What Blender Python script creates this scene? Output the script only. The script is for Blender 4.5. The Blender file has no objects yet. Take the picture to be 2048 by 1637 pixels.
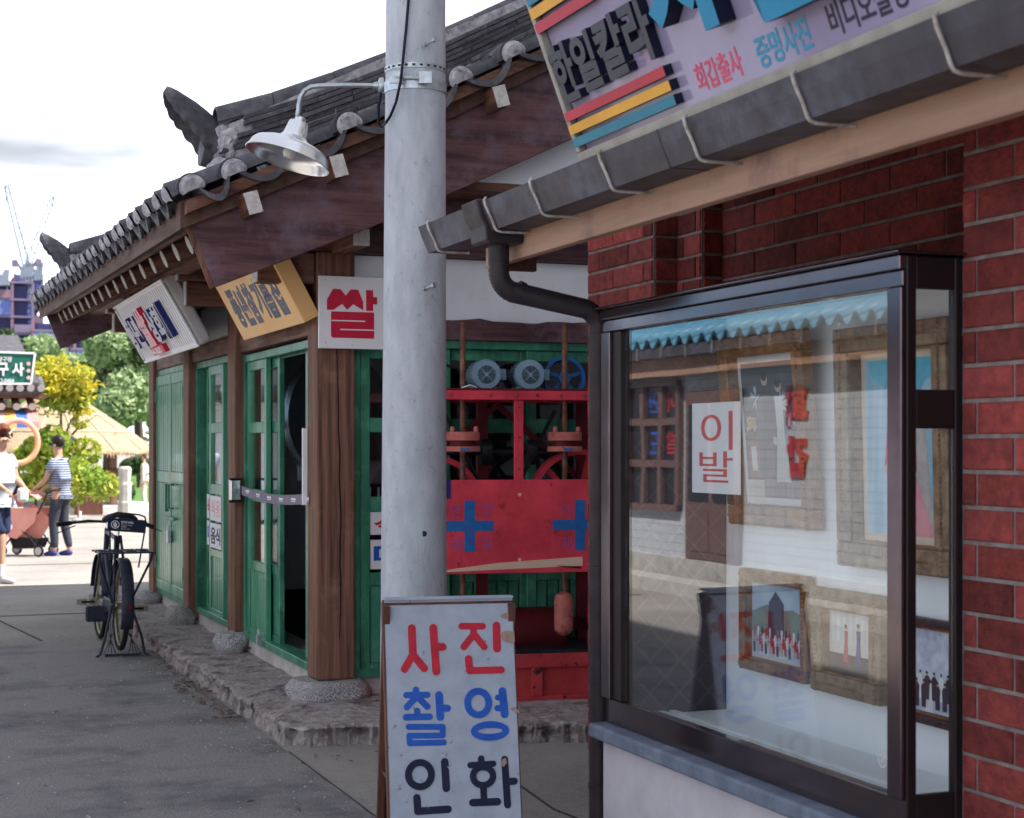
import bpy, bmesh, math, random
from mathutils import Vector, Matrix, noise
random.seed(7)
S = bpy.context.scene
C = S.collection
R = math.radians
# ---------------------------------------------------------------- camera, sky, sun
YAW = R(20.96); FPX = 3300.0; PX0, PY0 = 1024.0, 893.0; EYE = 1.55
CLX, CLZ = 0.0, -1.23
sn, cs = math.sin(YAW), math.cos(YAW)
cam = bpy.data.cameras.new('camera'); camo = bpy.data.objects.new('camera', cam); C.objects.link(camo)
camo.location = (0, 0, EYE); camo.rotation_euler = (math.pi/2, 0, -YAW)
cam.sensor_width = 36; cam.lens = FPX/2048*36; cam.shift_y = 74.5/2048
cam.clip_start = .1; cam.clip_end = 3000
cam.dof.use_dof = True; cam.dof.focus_distance = 7.9; cam.dof.aperture_fstop = 5.2
S.camera = camo
S.view_settings.view_transform = 'Standard'; S.view_settings.look = 'None'
S.view_settings.exposure = 2.55; S.view_settings.gamma = 1; S.view_settings.use_curve_mapping = False
SUN = Vector((.927*math.cos(R(55)), -.375*math.cos(R(55)), math.sin(R(55)))).normalized()
W = bpy.data.worlds.new('World'); S.world = W; W.use_nodes = True
n = W.node_tree.nodes; l = W.node_tree.links
bg = n['Background']; bg.inputs['Strength'].default_value = .085
sky = n.new('ShaderNodeTexSky'); sky.sky_type = 'NISHITA'; sky.sun_disc = False
sky.sun_elevation = R(55); sky.sun_rotation = math.atan2(SUN.x, SUN.y); sky.air_density = 1.0; sky.dust_density = 2.0
tc = n.new('ShaderNodeTexCoord'); mp = n.new('ShaderNodeMapping'); mp.inputs['Scale'].default_value = (1.6, 1.6, 7)
mp.inputs['Location'].default_value = (.35, .1, .62)
nz = n.new('ShaderNodeTexNoise'); nz.inputs['Scale'].default_value = 1.5; nz.inputs['Detail'].default_value = 6; nz.inputs['Roughness'].default_value = .5
rp = n.new('ShaderNodeValToRGB'); rp.color_ramp.elements[0].position = .36; rp.color_ramp.elements[1].position = .52
rp.color_ramp.elements[0].color = (.72, .72, .72, 1); rp.color_ramp.elements[1].color = (.97, .97, .97, 1)
mx = n.new('ShaderNodeMix'); mx.data_type = 'RGBA'
mx.inputs['B'].default_value = (4.25, 4.45, 5.0, 1)
l.new(tc.outputs['Generated'], mp.inputs['Vector']); l.new(mp.outputs['Vector'], nz.inputs['Vector'])
l.new(nz.outputs['Fac'], rp.inputs['Fac']); l.new(rp.outputs['Color'], mx.inputs['Factor'])
l.new(sky.outputs['Color'], mx.inputs['A'])
mp2 = n.new('ShaderNodeMapping'); mp2.inputs['Scale'].default_value = (2.6, 2.6, 15); mp2.inputs['Location'].default_value = (CLX, .2, CLZ)
nz2 = n.new('ShaderNodeTexNoise'); nz2.inputs['Scale'].default_value = 1.6; nz2.inputs['Detail'].default_value = 4; nz2.inputs['Roughness'].default_value = .45
rp2 = n.new('ShaderNodeValToRGB'); rp2.color_ramp.elements[0].position = .585; rp2.color_ramp.elements[1].position = .78
rp2.color_ramp.elements[0].color = (0, 0, 0, 1); rp2.color_ramp.elements[1].color = (1, 1, 1, 1)
sp2 = n.new('ShaderNodeSeparateXYZ'); up2 = n.new('ShaderNodeMapRange'); up2.inputs['From Min'].default_value = .14; up2.inputs['From Max'].default_value = .33; up2.inputs['To Max'].default_value = .9
l.new(tc.outputs['Generated'], sp2.inputs[0]); l.new(sp2.outputs['Z'], up2.inputs['Value'])
ad2 = n.new('ShaderNodeMath'); ad2.operation = 'ADD'; ad2.use_clamp = True; l.new(rp2.outputs['Color'], ad2.inputs[0]); ad2.inputs[1].default_value = 0
mx2 = n.new('ShaderNodeMix'); mx2.data_type = 'RGBA'; mx2.inputs['B'].default_value = (1.35, 1.45, 1.6, 1)
l.new(tc.outputs['Generated'], mp2.inputs['Vector']); l.new(mp2.outputs['Vector'], nz2.inputs['Vector']); l.new(nz2.outputs['Fac'], rp2.inputs['Fac'])
l.new(ad2.outputs[0], mx2.inputs['Factor']); l.new(mx.outputs['Result'], mx2.inputs['A'])
mx3 = n.new('ShaderNodeMix'); mx3.data_type = 'RGBA'; mx3.inputs['B'].default_value = (1.4, 1.48, 1.7, 1)
l.new(up2.outputs['Result'], mx3.inputs['Factor']); l.new(mx2.outputs['Result'], mx3.inputs['A']); l.new(mx3.outputs['Result'], bg.inputs['Color'])
sd = bpy.data.lights.new('sun', 'SUN'); sd.energy = 1.6; sd.energy = 2.0; sd.angle = R(.6); sd.color = (1, .94, .86)
so = bpy.data.objects.new('sun', sd); C.objects.link(so); so.rotation_euler = (-SUN).to_track_quat('-Z', 'Y').to_euler()

# ---------------------------------------------------------------- helpers
def ray(px, py):
    u = (px-PX0)/FPX
    return Vector((sn+u*cs, cs-u*sn, (PY0-py)/FPX))
def at(px, py, X=None, Y=None, Z=None, d=None):
    r = ray(px, py)
    if X is not None: k = X/r.x
    elif Y is not None: k = Y/r.y
    elif Z is not None: k = (Z-EYE)/r.z
    else: k = d
    return Vector((0, 0, EYE)) + r*k
class Fr:
    """a frame: origin, across, up, outward"""
    def __init__(s, O, U=(1, 0, 0), V=(0, 0, 1), N=None):
        s.O = Vector(O); s.U = Vector(U).normalized(); s.V = Vector(V).normalized()
        s.N = Vector(N).normalized() if N else s.U.cross(s.V)
    def p(s, a, b, c=0): return s.O + s.U*a + s.V*b + s.N*c
    def px(s, x, y, off=0):
        r = ray(x, y); o = s.p(0, 0, off)
        k = (o-Vector((0, 0, EYE))).dot(s.N)/r.dot(s.N)
        q = Vector((0, 0, EYE)) + r*k - o
        return q.dot(s.U), q.dot(s.V)
WORLD = Fr((0, 0, 0), (1, 0, 0), (0, 0, 1))     # N = -Y
OFF = {}
class MB:
    def __init__(s): s.v = []; s.f = []
    def add(s, vs, fs):
        b = len(s.v); s.v += [Vector(v) for v in vs]; s.f += [tuple(b+i for i in f) for f in fs]; return s
    def box(s, x0, x1, y0, y1, z0, z1):
        return s.add([(x0,y0,z0),(x1,y0,z0),(x1,y1,z0),(x0,y1,z0),(x0,y0,z1),(x1,y0,z1),(x1,y1,z1),(x0,y1,z1)],
                     [(3,2,1,0),(4,5,6,7),(0,1,5,4),(1,2,6,5),(2,3,7,6),(3,0,4,7)])
    def fb(s, F, a0, a1, b0, b1, c0, c1):
        P = [F.p(a, b, c) for c in (c0, c1) for a, b in ((a0,b0),(a1,b0),(a1,b1),(a0,b1))]
        return s.add(P, [(3,2,1,0),(4,5,6,7),(0,1,5,4),(1,2,6,5),(2,3,7,6),(3,0,4,7)])
    def bar(s, p, q, w, h, up=(0, 0, 1)):
        p = Vector(p); q = Vector(q); d = (q-p).normalized(); up = Vector(up)
        a = d.cross(up)
        if a.length < 1e-4: a = d.cross(Vector((1, 0, 0)))
        a.normalize(); b = a.cross(d).normalized()
        P = [o + a*i*w/2 + b*j*h/2 for o in (p, q) for i, j in ((-1,-1),(1,-1),(1,1),(-1,1))]
        return s.add(P, [(3,2,1,0),(4,5,6,7),(0,1,5,4),(1,2,6,5),(2,3,7,6),(3,0,4,7)])
    def poly(s, F, pts, c0, c1):
        k = len(pts); P = [F.p(a, b, c0) for a, b in pts] + [F.p(a, b, c1) for a, b in pts]
        return s.add(P, [tuple(reversed(range(k))), tuple(range(k, 2*k))] + [(i, (i+1)%k, k+(i+1)%k, k+i) for i in range(k)])
    def tube(s, pts, r, n=10, closed=False, cap=True):
        pts = [Vector(p) for p in pts]; m = len(pts); rs = r if isinstance(r, (list, tuple)) else [r]*m
        ref = None; P = []
        for i, p in enumerate(pts):
            if closed: d = pts[(i+1)%m]-pts[i-1]
            else: d = pts[min(i+1, m-1)]-pts[max(i-1, 0)]
            d.normalize()
            if ref is None:
                ref = d.orthogonal().normalized()
            else:
                ref = (ref - d*ref.dot(d)).normalized()
            b = d.cross(ref)
            for k in range(n):
                t = 2*math.pi*k/n; P.append(p + (ref*math.cos(t)+b*math.sin(t))*rs[i])
        F = []
        for i in range(m if closed else m-1):
            j = (i+1) % m
            for k in range(n): F.append((i*n+k, i*n+(k+1)%n, j*n+(k+1)%n, j*n+k))
        if cap and not closed: F += [tuple(reversed(range(n))), tuple((m-1)*n+k for k in range(n))]
        return s.add(P, F)
    def lathe(s, O, A, prof, n=24, cap=True):
        O = Vector(O); A = Vector(A).normalized(); e = A.orthogonal().normalized(); b = A.cross(e)
        P = []
        for r, h in prof:
            for k in range(n):
                t = 2*math.pi*k/n; P.append(O + A*h + (e*math.cos(t)+b*math.sin(t))*max(r, 1e-4))
        m = len(prof); F = [(i*n+k, i*n+(k+1)%n, (i+1)*n+(k+1)%n, (i+1)*n+k) for i in range(m-1) for k in range(n)]
        if cap: F += [tuple(reversed(range(n))), tuple((m-1)*n+k for k in range(n))]
        return s.add(P, F)
    def strip(s, rows, close=False):
        """rows: equal-length lists of points -> grid"""
        m = len(rows[0]); P = [p for r in rows for p in r]
        F = [(i*m+k, i*m+k+1, (i+1)*m+k+1, (i+1)*m+k) for i in range(len(rows)-1) for k in range(m-1)]
        if close: F += [(i*m+m-1, i*m, (i+1)*m, (i+1)*m+m-1) for i in range(len(rows)-1)]
        return s.add(P, F)
    def build(s, name, mat, parent=None, smooth=False, bevel=0, seg=1, solid=0):
        off = OFF.get(parent.name, Vector()) if parent else Vector()
        me = bpy.data.meshes.new(name)
        me.from_pydata([tuple(v-off) for v in s.v], [], s.f)
        bm = bmesh.new(); bm.from_mesh(me); bmesh.ops.recalc_face_normals(bm, faces=bm.faces); bm.to_mesh(me); bm.free()
        if smooth:
            me.polygons.foreach_set('use_smooth', [True]*len(me.polygons))
            try: me.set_sharp_from_angle(angle=R(40))
            except Exception: pass
        me.materials.append(mat)
        o = bpy.data.objects.new(name, me); C.objects.link(o)
        if parent: o.parent = parent; OFF[o.name] = off
        if solid:
            m = o.modifiers.new('solid', 'SOLIDIFY'); m.thickness = solid; m.offset = 0
        if bevel:
            m = o.modifiers.new('bevel', 'BEVEL'); m.width = bevel; m.segments = seg; m.limit_method = 'ANGLE'; m.angle_limit = R(40)
        return o
def tag(o, label=None, cat=None, group=None, kind=None):
    if label: o['label'] = label
    if cat: o['category'] = cat
    if group: o['group'] = group
    if kind: o['kind'] = kind
    return o
def thing(name, label, cat, loc=(0, 0, 0), group=None, rz=0, local=False):
    o = bpy.data.objects.new(name, None); C.objects.link(o); o.location = loc; o.rotation_euler.z = rz
    o.empty_display_size = .1
    OFF[o.name] = Vector() if local else Vector(loc)
    return tag(o, label, cat, group)
def copyobj(o, parent, dl=(0, 0, 0), scale=None):
    c = o.copy(); C.objects.link(c); c.parent = parent; c.location = o.location + Vector(dl)
    if scale: c.scale = scale
    OFF[c.name] = OFF.get(o.name, Vector())
    return c

# ---------------------------------------------------------------- materials
MATS = {}
def mat(name, c1, c2=None, rough=.65, scale=6, stretch=(1, 1, 1), bump=.0, bscale=None, metal=0, rnd=0, c3=None, s3=1.2, t3=(.5, .62), detail=6, lo=.35, hi=.65, spec=.2, coat=0, emit=0, extra=None, bdist=.01):
    m = bpy.data.materials.new(name); m.use_nodes = True; MATS[name] = m
    N = m.node_tree.nodes; L = m.node_tree.links; b = N['Principled BSDF']
    b.inputs['Roughness'].default_value = rough; b.inputs['Metallic'].default_value = metal
    b.inputs['Specular IOR Level'].default_value = spec; b.inputs['Coat Weight'].default_value = coat
    def rgba(c): return (c[0], c[1], c[2], 1)
    if c2 is None: c2 = tuple(x*.82 for x in c1)
    tc = N.new('ShaderNodeTexCoord'); mp = N.new('ShaderNodeMapping'); mp.inputs['Scale'].default_value = stretch
    oi = N.new('ShaderNodeObjectInfo')
    add = N.new('ShaderNodeVectorMath'); add.operation = 'ADD'
    mul = N.new('ShaderNodeVectorMath'); mul.operation = 'MULTIPLY'; mul.inputs[1].default_value = (17, 11, 13)
    L.new(oi.outputs['Random'], mul.inputs[0]); L.new(mul.outputs[0], add.inputs[1])
    L.new(tc.outputs['Object'], add.inputs[0]); L.new(add.outputs[0], mp.inputs['Vector'])
    nz = N.new('ShaderNodeTexNoise'); nz.inputs['Scale'].default_value = scale; nz.inputs['Detail'].default_value = detail; nz.inputs['Roughness'].default_value = .62
    L.new(mp.outputs['Vector'], nz.inputs['Vector'])
    rp = N.new('ShaderNodeMapRange'); rp.inputs['From Min'].default_value = lo; rp.inputs['From Max'].default_value = hi
    L.new(nz.outputs['Fac'], rp.inputs['Value'])
    mx = N.new('ShaderNodeMix'); mx.data_type = 'RGBA'; mx.inputs['A'].default_value = rgba(c1); mx.inputs['B'].default_value = rgba(c2)
    L.new(rp.outputs['Result'], mx.inputs['Factor']); col = mx.outputs['Result']
    if c3:
        n3 = N.new('ShaderNodeTexNoise'); n3.inputs['Scale'].default_value = s3; n3.inputs['Detail'].default_value = 8; n3.inputs['Roughness'].default_value = .7
        L.new(add.outputs[0], n3.inputs['Vector'])
        r3 = N.new('ShaderNodeMapRange'); r3.inputs['From Min'].default_value = t3[0]; r3.inputs['From Max'].default_value = t3[1]
        L.new(n3.outputs['Fac'], r3.inputs['Value'])
        m3 = N.new('ShaderNodeMix'); m3.data_type = 'RGBA'; m3.inputs['B'].default_value = rgba(c3)
        L.new(col, m3.inputs['A']); L.new(r3.outputs['Result'], m3.inputs['Factor']); col = m3.outputs['Result']
    if rnd:
        hs = N.new('ShaderNodeHueSaturation'); rr = N.new('ShaderNodeMapRange')
        rr.inputs['To Min'].default_value = 1-rnd; rr.inputs['To Max'].default_value = 1+rnd
        L.new(oi.outputs['Random'], rr.inputs['Value']); L.new(rr.outputs['Result'], hs.inputs['Value']); L.new(col, hs.inputs['Color']); col = hs.outputs['Color']
    if extra: col = extra(N, L, tc, col, b)
    L.new(col, b.inputs['Base Color'])
    rr2 = N.new('ShaderNodeMapRange'); rr2.inputs['To Min'].default_value = max(rough-.1, .02); rr2.inputs['To Max'].default_value = min(rough+.12, 1)
    L.new(nz.outputs['Fac'], rr2.inputs['Value']); L.new(rr2.outputs['Result'], b.inputs['Roughness'])
    if bump:
        bp = N.new('ShaderNodeBump'); bp.inputs['Strength'].default_value = bump; bp.inputs['Distance'].default_value = bdist
        if bscale:
            nb = N.new('ShaderNodeTexNoise'); nb.inputs['Scale'].default_value = bscale; nb.inputs['Detail'].default_value = 5
            L.new(mp.outputs['Vector'], nb.inputs['Vector']); L.new(nb.outputs['Fac'], bp.inputs['Height'])
        else: L.new(nz.outputs['Fac'], bp.inputs['Height'])
        L.new(bp.outputs['Normal'], b.inputs['Normal'])
    if emit:
        L.new(col, b.inputs['Emission Color']); b.inputs['Emission Strength'].default_value = emit
    return m
def glass(name, tint=(1, 1, 1), gain=1.0):
    m = bpy.data.materials.new(name); m.use_nodes = True; N = m.node_tree.nodes; L = m.node_tree.links; N.clear()
    out = N.new('ShaderNodeOutputMaterial'); mx = N.new('ShaderNodeMixShader'); t = N.new('ShaderNodeBsdfTransparent'); g = N.new('ShaderNodeBsdfGlossy')
    t.inputs['Color'].default_value = (*tint, 1); g.inputs['Roughness'].default_value = .012; g.inputs['Color'].default_value = (1, 1, 1, 1)
    f = N.new('ShaderNodeFresnel'); ge = N.new('ShaderNodeNewGeometry'); mr = N.new('ShaderNodeMapRange')
    mr.inputs['To Min'].default_value = 1.5; mr.inputs['To Max'].default_value = 1/1.5
    ml = N.new('ShaderNodeMath'); ml.operation = 'MULTIPLY'; ml.inputs[1].default_value = gain; ml.use_clamp = True
    tcn = N.new('ShaderNodeTexCoord'); nn = N.new('ShaderNodeTexNoise'); nn.inputs['Scale'].default_value = 2.2; nn.inputs['Detail'].default_value = 1
    bp = N.new('ShaderNodeBump'); bp.inputs['Strength'].default_value = .03; bp.inputs['Distance'].default_value = .012
    L.new(tcn.outputs['Object'], nn.inputs['Vector']); L.new(nn.outputs['Fac'], bp.inputs['Height']); L.new(bp.outputs['Normal'], g.inputs['Normal'])
    L.new(ge.outputs['Backfacing'], mr.inputs['Value']); L.new(mr.outputs['Result'], f.inputs['IOR']); L.new(f.outputs['Fac'], ml.inputs[0])
    L.new(ml.outputs[0], mx.inputs['Fac']); L.new(t.outputs[0], mx.inputs[1]); L.new(g.outputs[0], mx.inputs[2]); L.new(mx.outputs[0], out.inputs['Surface'])
    return m
WB, WD = (.22, .10, .068), (.05, .022, .018)
wood = {}
for ax, st in (('x', (.08, 1, 1)), ('y', (1, .08, 1)), ('z', (1, 1, .08))):
    wood[ax] = mat('stained_timber_'+ax, WB, WD, rough=.6, scale=26, stretch=st, bump=.25, rnd=.12, c3=(.235, .16, .13), s3=2.5, t3=(.5, .75))
M = dict(
 barge=mat('weathered_bargeboard', (.15, .07, .072), (.048, .022, .028), rough=.48, scale=20, stretch=(.08, 1, .9), bump=.4, c3=(.17, .12, .155), s3=3.4, t3=(.48, .74)),
 pillar=mat('pillar_timber', (.25, .125, .085), (.085, .04, .028), rough=.68, scale=34, stretch=(1, 1, .035), bump=.55, c3=(.33, .19, .125), s3=2.4, t3=(.56, .8), rnd=.08),
 endgrain=mat('painted_beam_end', (.62, .6, .58), (.42, .38, .36), rough=.8, scale=40, bump=.3),
 green=mat('green_paint', (.06, .26, .165), (.022, .12, .075), rough=.34, scale=9, stretch=(1, 1, .25), bump=.25, bscale=50, c3=(.09, .33, .215), s3=5, t3=(.5, .68), coat=.1),
 greenlt=mat('green_paint_aged', (.09, .33, .20), (.035, .19, .11), rough=.3, scale=9, stretch=(1, 1, .2), bump=.12, bscale=50, c3=(.18, .33, .24), s3=5, t3=(.6, .75), coat=.2),
 plaster=mat('white_plaster', (.80, .82, .86), (.72, .74, .80), rough=.85, scale=3, bump=.12, bscale=40, c3=(.52, .5, .52), s3=2.5, t3=(.62, .8)),
 plinth=mat('plinth_render', (.5, .49, .47), (.38, .36, .34), rough=.9, scale=8, bump=.25, bscale=60, c3=(.26, .22, .2), s3=3, t3=(.55, .75)),
 tile=mat('roof_clay_tile', (.105, .1, .115), (.058, .056, .068), rough=.62, scale=16, bump=.35, bscale=70, rnd=.22, c3=(.17, .16, .17), s3=7, t3=(.52, .72)),
 mortar=mat('roof_lime_mortar', (.5, .48, .5), (.24, .23, .26), rough=.95, scale=22, bump=.9, bscale=34, c3=(.12, .11, .13), s3=16, t3=(.55, .68)),
 soffit=mat('soffit_board', (.13, .075, .06), (.07, .038, .03), rough=.75, scale=18, stretch=(1, .1, 1), bump=.2),
 ledge=mat('ledge_stone', (.40, .36, .355), (.25, .215, .215), rough=.95, scale=9, bump=1, bscale=24, bdist=.03, c3=(.12, .085, .085), s3=5.5, t3=(.5, .66)),
 granite=mat('granite', (.45, .44, .45), (.15, .145, .155), rough=.9, scale=120, bump=.8, bscale=60, lo=.45, hi=.56, c3=(.3, .29, .3), s3=8),
 asphalt=mat('asphalt', (.29, .275, .27), (.18, .172, .175), rough=.95, scale=70, bump=1, bscale=90, c3=(.125, .12, .13), s3=1.2, t3=(.47, .63), spec=.2, lo=.3, hi=.7),
 concrete=mat('paving_concrete', (.275, .255, .24), (.20, .185, .175), rough=.95, scale=30, bump=.6, bscale=100, c3=(.34, .32, .30), s3=.7, t3=(.4, .7), spec=.2),
 joint=mat('joint_dirt', (.07, .06, .055), rough=1),
 pole=mat('galvanised_pole_concrete', (.50, .53, .585), (.39, .415, .47), rough=.8, scale=14, stretch=(1, 1, .35), bump=.25, bscale=90, c3=(.27, .28, .32), s3=26, t3=(.58, .72)),
 steel=mat('galvanised_steel', (.5, .54, .57), (.36, .4, .43), rough=.4, scale=30, metal=.85),
 alu=mat('spun_aluminium', (.82, .83, .85), (.7, .71, .73), rough=.24, scale=4, metal=1),
 cable=mat('black_cable', (.012, .012, .03), rough=.5),
 black=mat('black_paint', (.022, .02, .026), (.012, .011, .015), rough=.42, scale=8, bump=.05),
 gutter=mat('gutter_zinc_brown', (.052, .047, .06), (.036, .032, .043), rough=.5, scale=12, bump=.12, bscale=30, c3=(.09, .095, .13), s3=2.5, t3=(.5, .66), spec=.4),
 pipe=mat('downpipe_brown', (.045, .034, .04), (.028, .022, .027), rough=.42, scale=10, bump=.08, bscale=30),
 hook=mat('gutter_bracket_steel', (.56, .55, .55), (.33, .27, .23), rough=.5, scale=30, metal=.2),
 fascia=mat('fascia_pine', (.43, .27, .195), (.31, .185, .135), rough=.7, scale=14, stretch=(1, .08, 1), bump=.15, c3=(.22, .14, .12), s3=3.6, t3=(.54, .72)),
 brick=mat('red_brick', (.29, .052, .045), (.15, .03, .03), rough=.7, scale=22, bump=.7, bscale=60, rnd=.5, c3=(.12, .03, .035), s3=2.2, t3=(.5, .75)),
 mortarj=mat('brick_mortar', (.29, .25, .24), (.17, .14, .135), rough=.95, scale=12, bump=.6, bscale=60),
 frame=mat('bronze_aluminium', (.15, .115, .13), (.10, .078, .09), rough=.14, scale=3, metal=.85),
 framed=mat('dark_frame', (.022, .014, .016), rough=.4, scale=4),
 sill=mat('slate_blue_sill', (.175, .205, .27), (.12, .145, .2), rough=.6, scale=10, bump=.25, bscale=40, c3=(.28, .31, .37), s3=4, t3=(.55, .75)),
 base=mat('base_white_render', (.56, .53, .57), (.47, .45, .49), rough=.8, scale=5, bump=.15, bscale=30, c3=(.45, .42, .45), s3=3, t3=(.6, .8)),
 inwhite=mat('display_back_panel', (.78, .82, .84), (.72, .76, .78), rough=.6, scale=2),
 gold=mat('gilt_frame', (.34, .17, .055), (.11, .05, .02), rough=.42, scale=14, bump=.3, bscale=40, metal=.3),
 gilt2=mat('antique_silver_frame', (.33, .24, .15), (.13, .085, .055), rough=.45, scale=14, bump=.3, bscale=40, metal=.3),
 darkfr=mat('ebony_frame', (.06, .04, .04), (.03, .02, .02), rough=.4, scale=40, bump=.6),
 paper=mat('white_paper', (.78, .78, .79), (.72, .72, .74), rough=.7, scale=3),
 signw=mat('white_sign_panel', (.8, .79, .82), (.74, .73, .77), rough=.4, scale=3, c3=(.66, .64, .66), s3=5, t3=(.62, .8)),
 signy=mat('yellow_sign_panel', (.86, .52, .22), (.8, .47, .2), rough=.5, scale=3),
 slate=mat('slate_blue_paint', (.085, .105, .175), rough=.5),
 crimson=mat('crimson_paint', (.62, .018, .06), (.52, .014, .05), rough=.42, scale=10),
 redpaint=mat('red_letter', (.58, .025, .05), (.42, .02, .04), rough=.5, scale=20, c3=(.62, .58, .6), s3=26, t3=(.70, .72)),
 bluepaint=mat('blue_letter', (.022, .115, .52), (.018, .085, .42), rough=.5, scale=20, c3=(.6, .6, .62), s3=24, t3=(.71, .73)),
 inkpaint=mat('navy_black_letter', (.012, .016, .045), rough=.5, scale=20, c3=(.5, .44, .38), s3=22, t3=(.66, .68)),
 navy=mat('navy_paint', (.018, .028, .16), rough=.4),
 mred=mat('machine_red', (.72, .06, .095), (.46, .034, .056), rough=.42, scale=4, bump=.2, bscale=30, c3=(.34, .03, .05), s3=14, t3=(.60, .66), coat=.1),
 mredw=mat('machine_red_rusty', (.5, .055, .06), (.37, .035, .04), rough=.55, scale=6, bump=.3, bscale=40, c3=(.03, .016, .022), s3=9, t3=(.60, .63)),
 mdark=mat('machine_dark_red', (.14, .012, .02), (.08, .01, .014), rough=.5, scale=6),
 rust=mat('rusty_rod', (.20, .085, .06), (.1, .045, .04), rough=.6, scale=18, bump=.4, metal=.3, c3=(.3, .16, .11), s3=12, t3=(.5, .7)),
 salmon=mat('faded_red_flange', (.5, .16, .13), (.38, .1, .09), rough=.6, scale=18, bump=.2, c3=(.12, .05, .05), s3=14, t3=(.58, .64)),
 motor=mat('motor_grey_blue', (.22, .33, .42), (.17, .27, .35), rough=.4, scale=8, coat=.1),
 motord=mat('motor_dark_slot', (.02, .03, .035), rough=.7),
 mblue=mat('cross_blue', (.025, .14, .40), (.02, .10, .32), rough=.5, scale=18, c3=(.1, .1, .3), s3=9, t3=(.58, .68)),
 mink=mat('faded_blue_ink', (.2, .09, .33), (.33, .07, .2), rough=.6, scale=60),
 ply=mat('bare_plywood', (.72, .5, .38), (.6, .4, .3), rough=.8, scale=20, stretch=(.1, 1, 1)),
 boardw=mat('sandwich_board_white', (.42, .46, .55), (.34, .38, .47), rough=.6, scale=12, bump=.1, bscale=50, c3=(.15, .14, .16), s3=20, t3=(.62, .68)),
 boardbr=mat('sandwich_board_timber', (.17, .075, .055), (.09, .038, .03), rough=.6, scale=20, stretch=(1, 1, .1), bump=.2),
 chip=mat('bare_wood_chip', (.4, .29, .24), (.3, .2, .16), rough=.8, scale=30),
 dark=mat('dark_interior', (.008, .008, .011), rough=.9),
 machdk=mat('dark_machinery', (.04, .045, .055), (.02, .022, .03), rough=.35, metal=.5, scale=5),
 wheelst=mat('polished_pulley', (.32, .38, .44), rough=.3, metal=.9, scale=5),
 chrome=mat('chrome', (.7, .72, .75), rough=.2, metal=1, scale=5),
 lilac=mat('lilac_sign_face', (.32, .29, .43), (.27, .24, .38), rough=.12, scale=1.5, coat=.5),
 signrim=mat('cream_sign_rim', (.36, .34, .31), (.28, .26, .24), rough=.5, scale=10, c3=(.2, .13, .1), s3=9, t3=(.68, .74)),
 charcoal=mat('charcoal_letter', (.055, .06, .075), (.045, .048, .06), rough=.35, scale=6),
 letside=mat('letter_side_navy', (.01, .012, .035), rough=.4),
 cyan=mat('cyan_letter', (.02, .235, .42), (.016, .2, .38), rough=.3, scale=4),
 teal=mat('teal_stripe', (.02, .2, .3), rough=.3), yel=mat('yellow_stripe', (.75, .38, .04), rough=.3), red2=mat('red_stripe', (.5, .04, .07), rough=.3),
 pink=mat('pink_letter', (.65, .08, .16), rough=.4), cyanp=mat('cyan_print', (.05, .3, .5), rough=.4), inkp=mat('ink_print', (.03, .02, .05), rough=.4),
 lbox=mat('lightbox_shell', (.5, .47, .48), (.44, .41, .42), rough=.45, scale=4, c3=(.3, .27, .27), s3=6, t3=(.65, .8)),
 lface=mat('lightbox_face', (.74, .74, .77), (.7, .7, .73), rough=.35, scale=3),
 lgrey=mat('block_letter_grey', (.52, .51, .6), rough=.5), lpink=mat('block_letter_pink', (.78, .45, .48), rough=.5),
 leaf=mat('dry_leaf', (.22, .12, .06), (.12, .06, .03), rough=.9, scale=20),
 rubber=mat('tyre_rubber', (.018, .016, .018), rough=.8, bump=.2, bscale=80), bikep=mat('bicycle_dark_paint', (.016, .018, .034), (.035, .04, .065), rough=.38, scale=14, c3=(.1, .06, .04), s3=16, t3=(.66, .7)),
 leather=mat('saddle_leather', (.02, .02, .028), rough=.45), brass=mat('worn_metal', (.32, .3, .22), rough=.4, metal=.8),
 bark=mat('tree_bark', (.10, .075, .06), (.05, .038, .03), rough=.9, scale=12, stretch=(1, 1, .2), bump=.5),
 straw=mat('thatch_straw', (.42, .32, .22), (.27, .2, .13), rough=.95, scale=30, stretch=(1, 1, .3), bump=.8),
 rope=mat('straw_rope', (.7, .58, .42), rough=.9),
)
def leafmat(name, c, c2, trans=.35):
    m = bpy.data.materials.new(name); m.use_nodes = True; N = m.node_tree.nodes; L = m.node_tree.links; N.clear()
    out = N.new('ShaderNodeOutputMaterial'); mx = N.new('ShaderNodeMixShader'); d = N.new('ShaderNodeBsdfPrincipled'); t = N.new('ShaderNodeBsdfTranslucent')
    d.inputs['Roughness'].default_value = .55
    tc = N.new('ShaderNodeTexCoord'); nz = N.new('ShaderNodeTexNoise'); nz.inputs['Scale'].default_value = 1.7; nz.inputs['Detail'].default_value = 5
    r = N.new('ShaderNodeMapRange'); r.inputs['From Min'].default_value = .38; r.inputs['From Max'].default_value = .62
    cm = N.new('ShaderNodeMix'); cm.data_type = 'RGBA'; cm.inputs['A'].default_value = (*c, 1); cm.inputs['B'].default_value = (*c2, 1)
    L.new(tc.outputs['Object'], nz.inputs['Vector']); L.new(nz.outputs['Fac'], r.inputs['Value']); L.new(r.outputs['Result'], cm.inputs['Factor'])
    L.new(cm.outputs['Result'], d.inputs['Base Color']); L.new(cm.outputs['Result'], t.inputs['Color'])
    mx.inputs['Fac'].default_value = trans; L.new(d.outputs[0], mx.inputs[1]); L.new(t.outputs[0], mx.inputs[2]); L.new(mx.outputs[0], out.inputs['Surface'])
    return m
GL = glass('window_glass', (.9, .93, .95), 1.0)
GLS = glass('display_glass', (.97, .985, .99), 1.25)

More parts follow.
